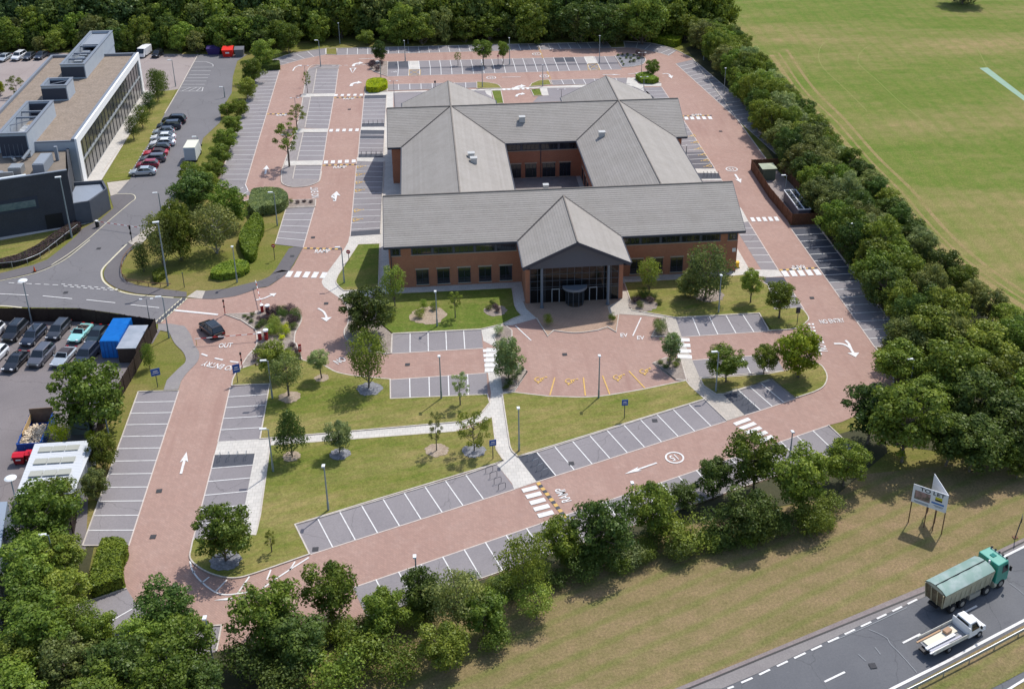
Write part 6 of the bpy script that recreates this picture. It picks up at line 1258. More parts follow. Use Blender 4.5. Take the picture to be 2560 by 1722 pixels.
for i in range(n2):
    for j in range(4): mb.f.append((i*5+j, (i+1)*5+j, (i+1)*5+j+1, i*5+j+1)); mb.m.append(0)
mb.build('tarpaulin', M_TARP, tb, smooth=True); mb = MB(); mb.tube((-.65, .05, 3.13), (6.1, .05, 3.13), .05, .05, 6); mb.build('sheet_bar', M_BLACK, tb)
mb = MB(); mb.add([(-.57, -1.04, 1.1), (-.57, 1.04, 1.1), (-.77, 1.24, 2.74), (-.77, -1.24, 2.74)], [(0, 1, 2, 3), (3, 2, 1, 0)]); tg = mb.build('tailgate', M_RUST, tb)
for y_ in (-1.1, -.4, .35, 1.1): mb = MB(); mb.tube((-.6, y_*.9, 1.08), (-.83, y_, 2.76), .06, .06, 5); mb.build('rib', mat('cream_rib', (.45, .38, .24)), tg)
mb = MB(); mb.tube((6.3, -.3, 2.7), (6.3, -.3, 3.3), .09, .09, 8); mb.build('ram_cap', M_WHP, tb)
for i in range(9): mb = MB(); mb.box((.3+i*.68, -1.19, 1.9), (.05, .06, 1.5), 0, 0); mb.build('side_rib', M_CREAM2, tb)
mb = MB(); mb.add([(6.55, -1.2, .7), (8.35, -1.2, .7), (8.35, 1.2, .7), (6.55, 1.2, .7), (6.55, -1.2, 3.15), (8.05, -1.15, 3.15), (8.05, 1.15, 3.15), (6.55, 1.2, 3.15), (8.4, -1.18, 1.9), (8.4, 1.18, 1.9)], [(3, 2, 1, 0), (0, 1, 8, 5, 4), (2, 3, 7, 6, 9), (1, 2, 9, 8), (8, 9, 6, 5), (4, 5, 6, 7), (3, 0, 4, 7)]); cb = bevel(mb.build('cab', M_GRN, t), .07)
mb = MB(); mb.add([(8.41, -1.05, 1.98), (8.41, 1.05, 1.98), (8.13, 1.02, 2.95), (8.13, -1.02, 2.95)], [(0, 1, 2, 3)]); mb.build('windscreen', M_CARG, cb)
for s_ in (-1, 1):
    mb = MB(); mb.add([(7.3, s_*1.212, 1.9), (8.2, s_*1.2, 1.9), (8.0, s_*1.19, 2.75), (7.3, s_*1.212, 2.75)], [(0, 1, 2, 3), (3, 2, 1, 0)]); mb.build('side_window', M_CARG, cb); mb = MB(); mb.box((8.2, s_*1.42, 2.3), (.12, .22, .55)); mb.build('mirror', M_BLACK, cb)
for i in range(5): mb = MB(); mb.tube((8.0, -.9+i*.45, 3.28), (8.12, -.9+i*.45, 3.28), .1, .1, 10); mb.build('roof_lamp', M_BLACK, cb)
mb = MB(); mb.tube((7.95, -1.0, 3.22), (7.95, 1.0, 3.22), .03, .03, 5); mb.build('lamp_bar', M_METAL, cb); mb = MB(); mb.box((7.3, .1, 3.18), (.5, .45, .05)); mb.build('roof_hatch', mat('hatch_green', (.03, .2, .17)), cb)
for s_ in (-1, 1):
    for xx in (.75, 2.1, 5.5, 7.5):
        mb = MB(); mb.tube((xx, s_*.85, .52), (xx, s_*1.2, .52), .52, .52, 18); w_ = mb.build('wheel', M_RUB, t); mb = MB(); mb.tube((xx, s_*1.15, .52), (xx, s_*1.23, .52), .3, .26, 14); mb.build('rim', mat('dusty_hub', (.35, .32, .27), rough=.7), w_)
mb = MB(); mb.box((3.8, -1.0, .75), (1.5, .4, .55)); mb.build('side_guard', mat('guard_cream', (.36, .34, .28)), t); mb = MB(); mb.tube((6.45, -.95, .7), (6.75, -.95, .7), .35, .35, 12); mb.build('air_tank', M_CREAM2, t)
# drop-side pick-up
hx = math.atan2(75.4-73.9, 48.4-44.9); u = Vector((math.cos(hx), math.sin(hx), 0)); n_ = Vector((-u.y, u.x, 0)); o0 = Vector((44.9, 73.9, 0))+n_*.95
t = thing('dropside_truck', 'white drop-side truck carrying boards, following the tipper on the dual carriageway', 'truck', (o0.x, o0.y, .03), hx)
mb = MB(); mb.box((.5, 0, .62), (6.0, .8, .2)); mb.build('chassis', M_BLACK, t)
mb = MB(); mb.box((.1, 0, .86), (4.4, 2.05, .1)); bd = mb.build('bed', mat('bed_floor', (.3, .3, .3)), t)
for s_ in (-1, 1): mb = MB(); mb.box((.1, s_*1.03, 1.1), (4.4, .05, .42)); mb.build('dropside', mat('dropside_white', (.66, .66, .6), (.5, .48, .42), 3, rough=.5), bd)
mb = MB(); mb.box((2.36, 0, 1.35), (.08, 2.1, .95)); mb.build('headboard', M_WHP, bd)
mb = MB(); mb.add([(2.45, -.95, .5), (4.75, -.9, .5), (4.75, .9, .5), (2.45, .95, .5), (2.45, -.95, 1.15), (4.0, -.93, 1.15), (4.72, -.8, 1.0), (4.72, .8, 1.0), (4.0, .93, 1.15), (2.45, .95, 1.15), (2.5, -.78, 2.15), (3.35, -.75, 2.12), (3.35, .75, 2.12), (2.5, .78, 2.15)],
    [(3, 2, 1, 0), (0, 1, 6, 5, 4), (2, 3, 9, 8, 7), (1, 2, 7, 6), (5, 6, 7, 8), (4, 5, 11, 10), (8, 9, 13, 12), (5, 8, 12, 11), (10, 11, 12, 13), (3, 0, 4, 10, 13, 9)]); cb = bevel(mb.build('cab', M_WHP, t), .06)
mb = MB(); mb.add([(3.99, -.84, 1.2), (3.99, .84, 1.2), (3.42, .7, 2.06), (3.42, -.7, 2.06)], [(0, 1, 2, 3)]); mb.build('windscreen', M_CARG, cb)
for s_ in (-1, 1): mb = MB(); mb.add([(2.75, s_*.945, 1.25), (3.75, s_*.93, 1.25), (3.35, s_*.80, 2.0), (2.75, s_*.82, 2.0)], [(0, 1, 2, 3), (3, 2, 1, 0)]); mb.build('side_window', M_CARG, cb); mb = MB(); mb.box((3.75, s_*1.12, 1.45), (.1, .2, .3)); mb.build('mirror', M_BLACK, cb); mb = MB(); mb.box((4.7, s_*.7, .85), (.12, .3, .2)); mb.build('headlight', M_LENS, cb)
mb = MB(); mb.add([(2.43, -.7, 1.5), (2.43, .7, 1.5), (2.46, .65, 2.02), (2.46, -.65, 2.02)], [(3, 2, 1, 0), (0, 1, 2, 3)]); mb.build('rear_window', M_CARG, cb)
for s_ in (-1, 1):
    for xx in (0, 3.9): mb = MB(); mb.tube((xx, s_*.72, .36), (xx, s_*.97, .36), .36, .36, 16); w_ = mb.build('wheel', M_RUB, t); mb = MB(); mb.tube((xx, s_*.95, .36), (xx, s_*.99, .36), .2, .18, 12); mb.build('rim', M_RIM, w_)
BW = mat('board_white', (.74, .69, .55)); BT = mat('board_tan', (.5, .33, .2)); fr = lambda x, y, z: tuple(Vector((o0.x, o0.y, 0))+u*x+n_*y+Vector((0, 0, z)))
for x, y, z, l, w_, h, m_, lb in ((.0, .25, 1.0, 3.7, .7, .12, BW, 'wide cream board lying along the middle of the truck bed'), (-.5, -.25, 1.02, 3.6, .28, .16, M_WHP, 'white plank along the middle of the truck bed'), (-.2, -.62, .98, 3.9, .2, .12, mat('plank_grey', (.5, .5, .55)), 'grey-white plank on the near side of the truck bed'), (-.9, .8, .98, 3.0, .16, .1, BT, 'brown strip of timber on the far side of the truck bed'), (-1.2, -.85, 1.05, 2.4, .14, .1, M_WHP, 'thin white strip by the near dropside of the truck')):
    b_ = MB(); b_.box((0, 0, h/2), (l, w_, h)); o = b_.build('board', m_); o.location = fr(x, y, z-.05); o.rotation_euler = (0, 0, hx+random.uniform(-.03, .03)); tag(o, lb, 'board')
b_ = MB(); b_.box((0, 0, .14), (.75, .5, .28)); o = b_.build('carton', mat('cardboard', (.42, .27, .17))); o.location = fr(.9, .3, 1.1); o.rotation_euler = (0, 0, hx+.1); tag(o, 'brown carton on top of the boards on the white truck', 'box')

# ------------------------------------------------------------------ lamp posts
def lamp(c, r, bx_, by_, ty, kind='post', label=None, tx=None):
    p, h = height_at(tile(c, r, bx_, by_), 430*r+ty*640/2331) if r < 3 else height_at(tile(c, r, bx_, by_), 1290+ty*640/2323)
    h = min(h, 12); t = thing('lamp_post', label, 'lamp post', (p.x, p.y, 0), 0, 'lamp posts'); m_ = M_POLE if kind != 'double' else mat('thin_pole', (.3, .3, .32), rough=.5)
    mb = MB(); rr = .09 if h < 8 else .12
    if kind == 'double': rr = .06
    mb.tube((0, 0, 0), (0, 0, 1.2), rr*1.35, rr*1.3, 8); mb.tube((0, 0, 1.2), (0, 0, h-.1), rr, rr*.7, 8); mb.build('pole', m_, t)
    hb = MB()
    if kind == 'post': hb.box((-.05, -.12, h-.02), (.32, .62, .14), 0, -.2)
    elif kind == 'arm': hb.box((-.55, 0, h+.02), (.75, .26, .13)); a_ = MB(); a_.tube((0, 0, h-.12), (-.35, 0, h), .045, .045, 6); a_.build('arm', m_, t)
    elif kind == 'disc': hb.tube((0, 0, h-.05), (0, 0, h+.05), .62, .45, 18)
    elif kind == 'tall': hb.box((-.3, 0, h+.02), (.9, .34, .16), .2)
    else:
        a_ = MB(); a_.tube((-.75, 0, h-.05), (.75, 0, h-.05), .035, .035, 6); a_.build('arm', m_, t); 
        for s_ in (-1, 1): b2 = MB(); b2.box((s_*.72, 0, h-.02), (.4, .2, .09)); b2.build('lamp_head', M_LAMPW, t)
    if kind != 'double': hb.build('lamp_head', M_LAMPW, t)
    return t
for a_ in ((1,2,1688,500,105,'post','lamp post on the kerb behind the lower left visitor bays'), (2,2,789,495,100,'post','lamp post at the edge of the yellow disabled bays'), (2,2,65,978,575,'post','lamp post on the lawn corner beside the slab path and cycle stands'), (2,1,1880,1285,935,'post','lamp post on the right front lawn behind its visitor bays'), (1,1,1650,1410,1082,'post','lamp post rising from the round bed on the left front lawn'),
 (1,2,660,1518,1100,'post','lamp post at the kerb of the south lawn above the long bay row'), (1,2,150,500,148,'arm','lamp post at the upper end of the second left bay column'), (1,2,158,1165,770,'arm','lamp post beside the slab path at the lower left bay column'), (2,2,1855,435,68,'arm','lamp post on the grass wedge next to the right slab path'), (3,1,742,790,470,'arm','lamp post behind the dark east bays near the fenced compound'),
 (3,1,1262,1190,1063,'arm','lamp post half sunk in the east belt of trees'), (3,2,1280,460,135,'arm','lamp post on the grass at the bottom of the east bays'), (3,2,200,1015,790,'post','lamp post at the right end of the long south bays'), (2,2,1085,1560,1255,'post','lamp post among the belt trees, middle of the long south row'), (1,3,1465,700,355,'post','lamp post among the belt trees, left part of the long south row'),
 (0,3,1940,1370,910,'post','lamp post at the bottom left by the small asphalt bay'), (0,3,530,560,165,'arm','lamp head poking from the trees below the white canopy'), (0,2,990,830,525,'arm','lamp post beside the yard tree and the left bays'), (0,2,180,1566,1215,'disc','disc-headed lamp post at the edge of the yard by the white canopy'), (0,1,290,1370,985,'disc','disc-headed lamp post inside the yard fence above the parked cars'),
 (0,1,655,600,48,'tall','tall lamp post in front of the dark brick block'), (0,1,1530,1035,458,'tall','tall leaning-looking lamp post by the estate road bend'), (0,1,1472,390,190,'arm','lamp post on the estate road kerb above the clump of trees'), (0,1,2160,1005,675,'post','lamp post beside the oval clipped hedge'), (0,1,1362,1345,1155,'double','thin mast behind the blue container at the yard corner'), (0,1,1540,1510,1135,'arm','lamp post on the grass beside the entrance hatching'),
 (1,1,805,1015,685,'arm','lamp post by the ramp left of the brick office'), (1,1,195,490,185,'arm','lamp post among the shrubs by the upper west aisle turn'), (1,0,590,610,368,'arm','lamp post at the top end of the paved island'), (1,0,765,400,210,'post','lamp post on the grass bank above the top left bays'), (1,0,1360,560,370,'post','lamp post in the northern rows by the dark bays'), (1,0,2195,340,185,'post','lamp post on the north bank above the middle of the top row'), (1,0,2310,590,345,'post','lamp post in the northern rows beside the two round trees'),
 (1,0,1140,750,560,'arm','lamp post beside the yellow-green corner bush'), (1,0,1265,980,738,'double','twin-armed mast by the rear left wing of the office'), (1,0,2062,800,570,'post','lamp post on the little lawn left of the north entry'), (1,0,370,1080,892,'double','twin-armed mast in the middle of the paved island'), (1,0,458,780,600,'double','twin-armed mast at the upper part of the paved island'), (1,0,305,1520,1225,'double','twin-armed mast under the largest young tree of the island'), (1,0,1385,400,200,'post','second lamp post on the north bank'),
 (2,0,632,385,165,'post','lamp post on the north bank above the right part of the top row'), (2,0,795,575,325,'post','lamp post in the northern rows by the right crossing path'), (2,0,1193,380,160,'post','lamp post before the big light-green bank tree'), (2,0,1745,550,385,'post','lamp post at the top end of the east belt'), (2,0,1930,855,620,'post','lamp post beside the upper east bays'), (2,0,2175,1000,890,'post','lamp head rising from the upper east belt'),
 (2,0,280,790,590,'post','lamp post on the little lawn right of the north entry'), (2,0,1178,680,480,'double','twin-armed mast by the slate bed'), (2,0,450,930,815,'double','twin-armed mast behind the rear right wing of the office'), (2,0,1200,800,700,'double','twin-armed mast in front of the clipped hedge block'), (2,0,1585,1425,1325,'post','lamp post beside the east disabled bays'), (3,1,150,245,30,'arm','lamp post inside the timber compound'), (3,0,90,1360,1205,'post','lamp post in the belt opposite the compound'),
 (0,0,1600,790,548,'arm','lamp post beyond the glass side of the grey office'), (0,0,2048,890,793,'arm','lamp post beside the estate road below the coloured bins'), (0,0,1815,1400,1245,'arm','lamp post just beyond the box van')):
    lamp(*a_[:6], label=a_[6])

# ------------------------------------------------------------------ signs
def sign(s, top, w_, h_, m_, label, ang=0, shape='board', mark=None, name='sign'):
    c, r = int(s[0]), int(s[1]); x, y = map(float, s[3:].split(',')); p, h = height_at(tile(c, r, x, y), 430*r+top*640/2331); h = max(1.2, min(h, 4)); t = thing(name, label, 'sign', (p.x, p.y, 0), ang)
    mb = MB(); mb.tube((0, 0, 0), (0, 0, h-.1), .05, .05, 7); mb.build('post', M_POLED, t)
    mb = MB()
    if shape == 'board': mb.box((0, -.08, h-h_/2), (w_, .05, h_))
    else: mb.tube((0, -.1, h-w_/2), (0, -.06, h-w_/2), w_/2, w_/2, 18)
    pl = mb.build('sign_face', m_, t)
    mb = MB()
    if shape == 'board': mb.box((0, -.112, h-h_*.36), (w_*.5, .012, h_*.12)); mb.box((0, -.112, h-h_*.62), (w_*.7, .012, h_*.08))
    else: mb.box((0, -.108, h-w_/2), (w_*.62, .012, w_*.18))
    mb.build('legend', M_WHP, pl); return t
BLU = mat('sign_blue', (.04, .11, .36), rough=.4); REDS = mat('sign_red', (.5, .03, .04), rough=.4); BLKS = mat('sign_back', (.05, .05, .055), rough=.5)
sign('02:1437,392', 222, 1.1, 1.0, BLU, 'blue board sign on the grass strip beside the left drive', R(20)); sign('02:2167,358', 182, .9, 1.2, BLU, 'blue board sign at the tip of the middle lawn beside the drive', R(20)); sign('22:1022,682', 503, .75, .8, BLU, 'blue square sign on the grass above the long row of bays', 0); sign('12:2158,1050', 868, .8, .8, BLU, 'blue square sign beside the slab path fork on the south lawn', R(10))
sign('11:172,800', 655, .6, .6, REDS, 'round red-ringed sign on the grass by the lower west bays', R(-10), 'disc'); sign('11:848,820', 708, .65, .6, REDS, 'round red sign at the lawn edge right of the ramp', R(-10), 'disc'); sign('31:263,1392', 1235, .6, .9, BLKS, 'dark-backed sign at the right tip of the front lawn', R(180)); sign('12:408,150', 0, .4, 1.1, REDS, 'red narrow sign at the foot of the entrance island', R(30)); 
sign('10:1632,795', 738, .4, .5, BLKS, 'small dark sign in the bay row behind the rear left wing', R(180)); sign('10:2205,590', 500, .5, .6, REDS, 'small reddish sign between the northern rows', 0, 'disc'); sign('01:1680,1052', 912, .15, .2, BLKS, 'plain dark post on the grass beside the estate road footway', 0); sign('31:1088,35' if 0 else '32:1088,45', -40, .4, .4, BLKS, 'small dark post sign at the bottom of the east bays', 0)
p, h = height_at(tile(2, 3, 218, 425), 1290+290*640/2323); t = thing('sign', 'small black board sign at the kerb among the belt trees', 'sign', (p.x, p.y, 0)); mb = MB(); mb.tube((0, 0, 0), (0, 0, h), .05, .05, 6); mb.build('post', M_POLED, t); mb = MB(); mb.box((0, -.05, h-.3), (.75, .05, .65)); mb.build('sign_face', M_BLACK, t)
p, h = height_at(tile(3, 3, 2242, 195), 1290-80*640/2323); t = thing('sign', 'sign post cut off by the right edge on the verge', 'sign', (p.x, p.y, 0)); mb = MB(); mb.tube((0, 0, 0), (.3, 0, 2.6), .06, .06, 6); mb.build('post', M_POLED, t); mb = MB(); mb.box((.3, 0, 2.5), (.9, .05, .5), R(60)); mb.build('sign_face', M_BLACK, t); mb = MB(); mb.box((0, 0, .05), (.5, .4, .1)); mb.build('footing', M_TIMB, t)
# TO LET board
t = thing('letting_board', 'large V-shaped white TO LET board on posts on the verge', 'sign', (50.2, 91.2, 0)); A_ = Vector((-1.95, .7, 0)); B_ = Vector((.8, -1.55, 0)); C_ = Vector((.85, 2.1, 0))
def panel(a, b, z0, z1, m_, name, off=0, par=t, th=.05):
    d = (b-a).normalized(); n_ = Vector((d.y, -d.x, 0)); a, b = a+n_*off, b+n_*off; mb = MB(); mb.prism([a, b, b-n_*th, a-n_*th], z0, z1); return mb.build(name, m_, par)
F1 = panel(A_, B_, 2.75, 5.0, mat('board_face', (.78, .79, .82), rough=.5), 'board'); F2 = panel(C_, B_, 2.75, 5.0, MATS['board_face'], 'board', off=.0)
F2.data.transform(Matrix.Identity(4))
def on(u0, u1): d = B_-A_; return A_+d*u0, A_+d*u1
panel(*on(.07, .52), 3.3, 4.35, mat('aerial_print', (.10, .11, .07), (.42, .27, .25), 2.2), 'photo_print', .02, F1, .015); panel(*on(.66, .86), 4.05, 4.35, mat('print_yellow', (.6, .55, .05)), 'yellow_block', .02, F1, .015); panel(*on(.66, .86), 3.85, 4.04, M_BLACK, 'black_block', .02, F1, .015); panel(*on(.57, .93), 3.45, 3.65, mat('print_blue', (.08, .2, .5)), 'blue_band', .02, F1, .015)
for zz, a0, a1 in ((3.0, .08, .5), (2.88, .1, .5), (3.25, .64, .92), (3.12, .68, .9)): panel(*on(a0, a1), zz, zz+.07, mat('print_grey', (.3, .32, .35)), 'small_print', .02, F1, .015)
cu = bpy.data.curves.new('lettering', 'FONT'); cu.body = 'TO LET'; cu.size = 1; cu.offset = .015; o = bpy.data.objects.new('tmp', cu); COL.objects.link(o); bpy.context.view_layer.update(); me = bpy.data.meshes.new_from_object(o.evaluated_get(bpy.context.evaluated_depsgraph_get())); bpy.data.objects.remove(o)
a, b = on(.2, .92); d = (b-a); wd = max(v.co.x for v in me.vertices); dn = d.normalized(); n_ = Vector((dn.y, -dn.x, 0)); hh = max(v.co.y for v in me.vertices); me.materials.clear(); me.materials.append(M_BLACK)
for v in me.vertices: v.co = a+n_*.03+dn*(v.co.x/wd*d.length)+Vector((0, 0, 4.48+v.co.y/hh*.42))
link('lettering', me, F1)
for q in (A_+Vector((.1, 0, 0)), B_, C_, (A_+B_)/2+Vector((0, .15, 0)), (C_+B_)/2, Vector((.1, -.9, 0))): mb = MB(); mb.tube((q.x, q.y, 0), (q.x, q.y, 2.8), .06, .06, 6); mb.build('post', M_TIMB, t)

# ------------------------------------------------------------------ barriers, machines, racks
def boom(a, b, z, label, mach=True, seg=9):
    a, b = Vector(a), Vector(b); t = thing('barrier_gate', label, 'barrier', (a.x, a.y, .04)); d = b-a; L = d.length; u_ = d.normalized(); M1 = M_WHP; mb = MB(); mr = MB()
    for i in range(seg): (mb if i % 2 == 0 else mr).tube(u_*(L*i/seg)+Vector((0, 0, z)), u_*(L*(i+1)/seg)+Vector((0, 0, z)), .05, .05, 6)
    bm_ = mb.build('boom', M1, t); mr.build('red_band', M_REDP, bm_); mb = MB(); mb.box((-u_.x*.1, -u_.y*.1, .55), (.45, .4, 1.1), math.atan2(u_.y, u_.x)); cab_ = mb.build('cabinet', M_REDP if mach else M_BLACK, t); mb = MB(); mb.box((-u_.x*.1, -u_.y*.1, 1.13), (.5, .45, .07), math.atan2(u_.y, u_.x)); mb.build('cap', M_WHP, cab_)
    mb = MB(); mb.tube(u_*(L*.985), u_*(L*.985)+Vector((0, 0, z-.05)), .04, .04, 6); mb.build('rest_post', mat('yellow_post', (.6, .5, .1)), t); return t
z3 = lambda x, y, z=0: gp(480+x/5.6, 680+y/5.6, z)
boom(z3(985, 560).xy.to_3d(), z3(890, 125, 1.0).xy.to_3d(), 1.0, 'red and white entry barrier lowered towards the footway'); boom(z3(945, 955).xy.to_3d(), z3(40, 940, 1.0).xy.to_3d(), 1.0, 'red and white exit barrier just behind the black off-roader', seg=11)
boom(P1('01:895,505').xy.to_3d(), P1('01:1283,510', 1.0).xy.to_3d(), 1.0, 'red and white barrier across the estate road by the dark extension', mach=False, seg=13)
for (x, y, lb) in ((1010, 612, 'red ticket machine with white hood by the entry barrier'), (985, 960, 'red ticket machine with white hood by the exit barrier')):
    p = z3(x, y); t = thing('ticket_machine', lb, 'ticket machine', (p.x+(.55), p.y+.1, .1)); mb = MB(); mb.box((0, 0, .65), (.45, .5, 1.3)); bevel(mb.build('case', M_REDP, t), .03); mb = MB(); mb.prism([(.36*math.cos(a), .36*math.sin(a)) for a in np.linspace(0, 6.28, 15)[:-1]], 1.3, 1.5); mb.build('hood', M_WHP, t); mb = MB(); mb.box((-.1, -.26, .9), (.2, .03, .3)); mb.build('screen', M_BLACK, t)
for (x, y, lb) in ((465, 600, 'red signal post at the island nose beside the stop line'), (705, 1350, 'red signal post on the kerb near the NO ENTRY lettering')):
    p = z3(x, y); t = thing('signal_post', lb, 'signal', (p.x, p.y, .03)); mb = MB(); mb.tube((0, 0, 0), (0, 0, 2.2), .06, .06, 7); mb.build('post', M_REDP, t); mb = MB(); mb.box((0, -.1, 2.25), (.22, .2, .3)); mb.box((0, -.08, 1.3), (.2, .16, .25)); mb.build('lamp_box', M_BLACK, t)
p = P1('01:1203,635'); t = thing('signal_post', 'dark signal post beside the estate road barrier', 'signal', (p.x, p.y, .03)); mb = MB(); mb.tube((0, 0, 0), (0, 0, 2.6), .07, .07, 7); mb.build('post', M_POLED, t); mb = MB(); mb.box((0, -.1, 2.5), (.25, .2, .6)); mb.box((0, -.1, 1.5), (.25, .2, .4)); mb.build('lamp_box', M_BLACK, t)
def hoop(p, ang, label, m_, h=.75, w_=.85):
    t = thing('cycle_stand', label, 'cycle stand', (p.x, p.y, Z_BAY), ang, 'cycle stands'); mb = MB(); mb.pipe([(-w_/2, 0, 0), (-w_/2, 0, h-.12), (-w_/2+.12, 0, h), (w_/2-.12, 0, h), (w_/2, 0, h-.12), (w_/2, 0, 0)], .028, 6); mb.build('hoop', m_, t)
def hoops(a, b, n, perp, label, m_=M_METAL):
    a, b = P1(a), P1(b); d = b-a; ang = math.atan2(d.y, d.x)+perp
    for i in range(n): hoop(a.lerp(b, i/max(1, n-1)), ang, label, m_)
hoops('02:2005,1050', '02:2245,1035', 4, R(90), 'steel hoop on the dark patch above the lower left bays'); hoops('22:170,1055', '22:300,1190', 4, R(90), 'steel hoop on the dark patch right of the middle slab path'); hoops('22:2025,455', '22:2180,585', 4, R(90), 'steel hoop on the dark patch by the right slab path')
hoops('12:2125,1165', '12:2240,1320', 4, R(90), 'dark steel hoop in the last bay left of the middle slab path', M_POLED); hoops('21:1745,40', '21:1880,38', 5, R(90), 'steel hoop on the dark patch near the east end of the office', M_POLED); hoops('10:985,1135', '10:1150,1128', 5, R(90), 'steel hoop on the upper dark patch beside the office', M_POLED); hoops('10:960,1420', '10:1140,1418', 5, R(90), 'steel hoop on the dark patch at the third crossing', M_POLED)
# bins
for s, m_, lb, nm, cat, dd_ in (('00:1945,505', mat('purple_plastic', (.05, .03, .14)), 'purple skip bin beyond the estate road end', 'skip_bin', 'skip', (3.2, 1.9, 1.5)), ('00:2075,522', mat('bright_red', (.75, .03, .02)), 'bright red skip bin beside the purple one', 'skip_bin', 'skip', (2.5, 2.6, 1.7)), ('00:2180,522', mat('dull_grey', (.16, .16, .18)), 'grey bin right of the bright red one', 'skip_bin', 'skip', (2.2, 1.9, 1.7))):
    p = P1(s); t = thing(nm, lb, cat, (p.x, p.y+1, .04)); x, y, z = dd_[0]/2, dd_[1]/2, dd_[2]; mb = MB(); mb.add([(-x*.8, -y*.8, 0), (x*.8, -y*.8, 0), (x*.8, y*.8, 0), (-x*.8, y*.8, 0), (-x, -y, z), (x, -y, z), (x, y, z), (-x, y, z)], [(3, 2, 1, 0), (0, 1, 5, 4), (1, 2, 6, 5), (2, 3, 7, 6), (3, 0, 4, 7)]); mb.build('hull', m_, t); mb = MB(); mb.add([(-x*1.02, -y*1.02, z), (x*1.02, -y*1.02, z), (x*1.02, y*1.02, z+.35), (-x*1.02, y*1.02, z+.35)], [(0, 1, 2, 3)]); mb.add([(-x*1.02, y*1.02, z), (x*1.02, y*1.02, z), (x*1.02, y*1.02, z+.35), (-x*1.02, y*1.02, z+.35)], [(0, 1, 2, 3)]); mb.build('lid', m_, t); mb = MB(); mb.box((0, -y*.93, z*.6), (x*.7, .03, .35)); mb.build('lettering_panel', M_WHP, t) if 'red' in lb[:10] else None
p = P1('01:318,908'); t = thing('traffic_cone', 'orange cone on the footway corner of the estate road', 'cone', (p.x, p.y, .07)); mb = MB(); mb.box((0, 0, .03), (.45, .45, .06)); mb.build('base', M_BLACK, t); mb = MB(); mb.tube((0, 0, .06), (0, 0, .8), .17, .04, 12); mb.build('cone_body', mat('cone_orange', (.7, .1, .02)), t)
# yard: container, shed, skip, bins, cabinet, fence
def corr(mb, L, W_, H_):                                          # corrugated box
    n = int(L/.22)
    for s_ in (-1, 1):
        for i in range(n): y0 = -L/2+i*L/n; mb.bx(s_*(W_/2-.04)-.04, s_*(W_/2-.04)+.04, y0, y0+L/n*.5, .15, H_-.12)
    mb.box((0, 0, H_/2), (W_-.1, L-.05, H_-.1)); return mb
t = thing('shipping_container', 'bright blue shipping container in the yard corner', 'container', (-41.9, 137.8, .02), R(-4)); mb = corr(MB(), 6.1, 2.44, 2.6); M_BC = mat('container_blue', (.005, .14, .50), (.01, .19, .6), 1.5, rough=.45); mb.build('body', M_BC, t); mb = MB(); n = 22
for i in range(n): mb.box((0, -2.95+i*5.9/n+.13, 2.58), (2.4, .15, .05))
mb.build('roof', mat('container_roof_blue', (.0, .19, .62), (.01, .24, .7), 1.5, rough=.4), t); mb = MB(); [mb.bx(sx-.05, sx+.05, -3.06, -3.0, .1, 2.5) for sx in (-.75, -.3, .3, .75)]; mb.build('door_bar', mat('door_blue', (.02, .12, .4)), t)
t = thing('storage_shed', 'grey flat-roofed timber store beside the blue container', 'shed', (-39.5, 136.3, .02), R(-4)); mb = MB(); mb.box((0, 0, 1.1), (2.3, 5.9, 2.1)); mb.build('wall', mat('dark_board', (.05, .035, .03), (.07, .05, .04), 3), t); mb = MB(); [mb.box((0, -2.9+i*.3, 2.2), (2.5, .26, .05)) for i in range(20)]; mb.build('roof', mat('shed_roof_sheet', (.33, .37, .42), (.42, .45, .5), .7, rough=.45), t)
t = thing('skip', 'long blue open-topped skip heaped with scrap timber', 'skip', (-46.6, 117.2, .02), R(2)); mb = MB(); M_SB = mat('skip_blue', (.01, .06, .28), (.02, .09, .34), 2, rough=.5)
mb.bx(-1.3, -1.22, -3.1, 3.1, .3, 1.6); mb.bx(1.22, 1.3, -3.1, 3.1, .3, 1.6); mb.bx(-1.22, 1.22, -3.1, -3.0, .3, 1.6); mb.bx(-1.22, 1.22, -3.0, 3.0, .25, .35); mb.build('hull', M_SB, t); mb = MB(); mb.bx(-1.3, 1.3, 3.0, 3.1, .3, 2.3); mb.build('end_door', mat('skip_rust', (.16, .1, .07), (.22, .15, .1), 2), t); mb = MB(); mb.bx(-1.21, -1.16, -1, 3, .9, 1.7); mb.build('ply_sheet', mat('ply', (.55, .38, .18)), t)
mb = MB(); [mb.bx(-1.42, -1.3, y, y+.1, .3, 1.55) or mb.bx(1.3, 1.42, y, y+.1, .3, 1.55) for y in (-2.8, -1.4, 0, 1.4, 2.8)]; mb.build('stiffener', M_SB, t)
mb = MB()
for i in range(150):
    x, y = random.uniform(-1.0, 1.0), random.uniform(-2.7, 1.6); mb.box((x, y, .95+.45*(1-abs(y+.6)/2.6)+random.uniform(-.15, .12)), (random.uniform(.35, 1.3), random.uniform(.07, .2), random.uniform(.03, .1)), random.uniform(0, 3.14), random.uniform(-.4, .4))
tag(mb.build('scrap_timber', mat('scrap_wood', (.62, .47, .3), (.72, .62, .48), 4)), 'pale broken timber heaped in the blue skip', 'scrap timber', kind='stuff').location = t.location
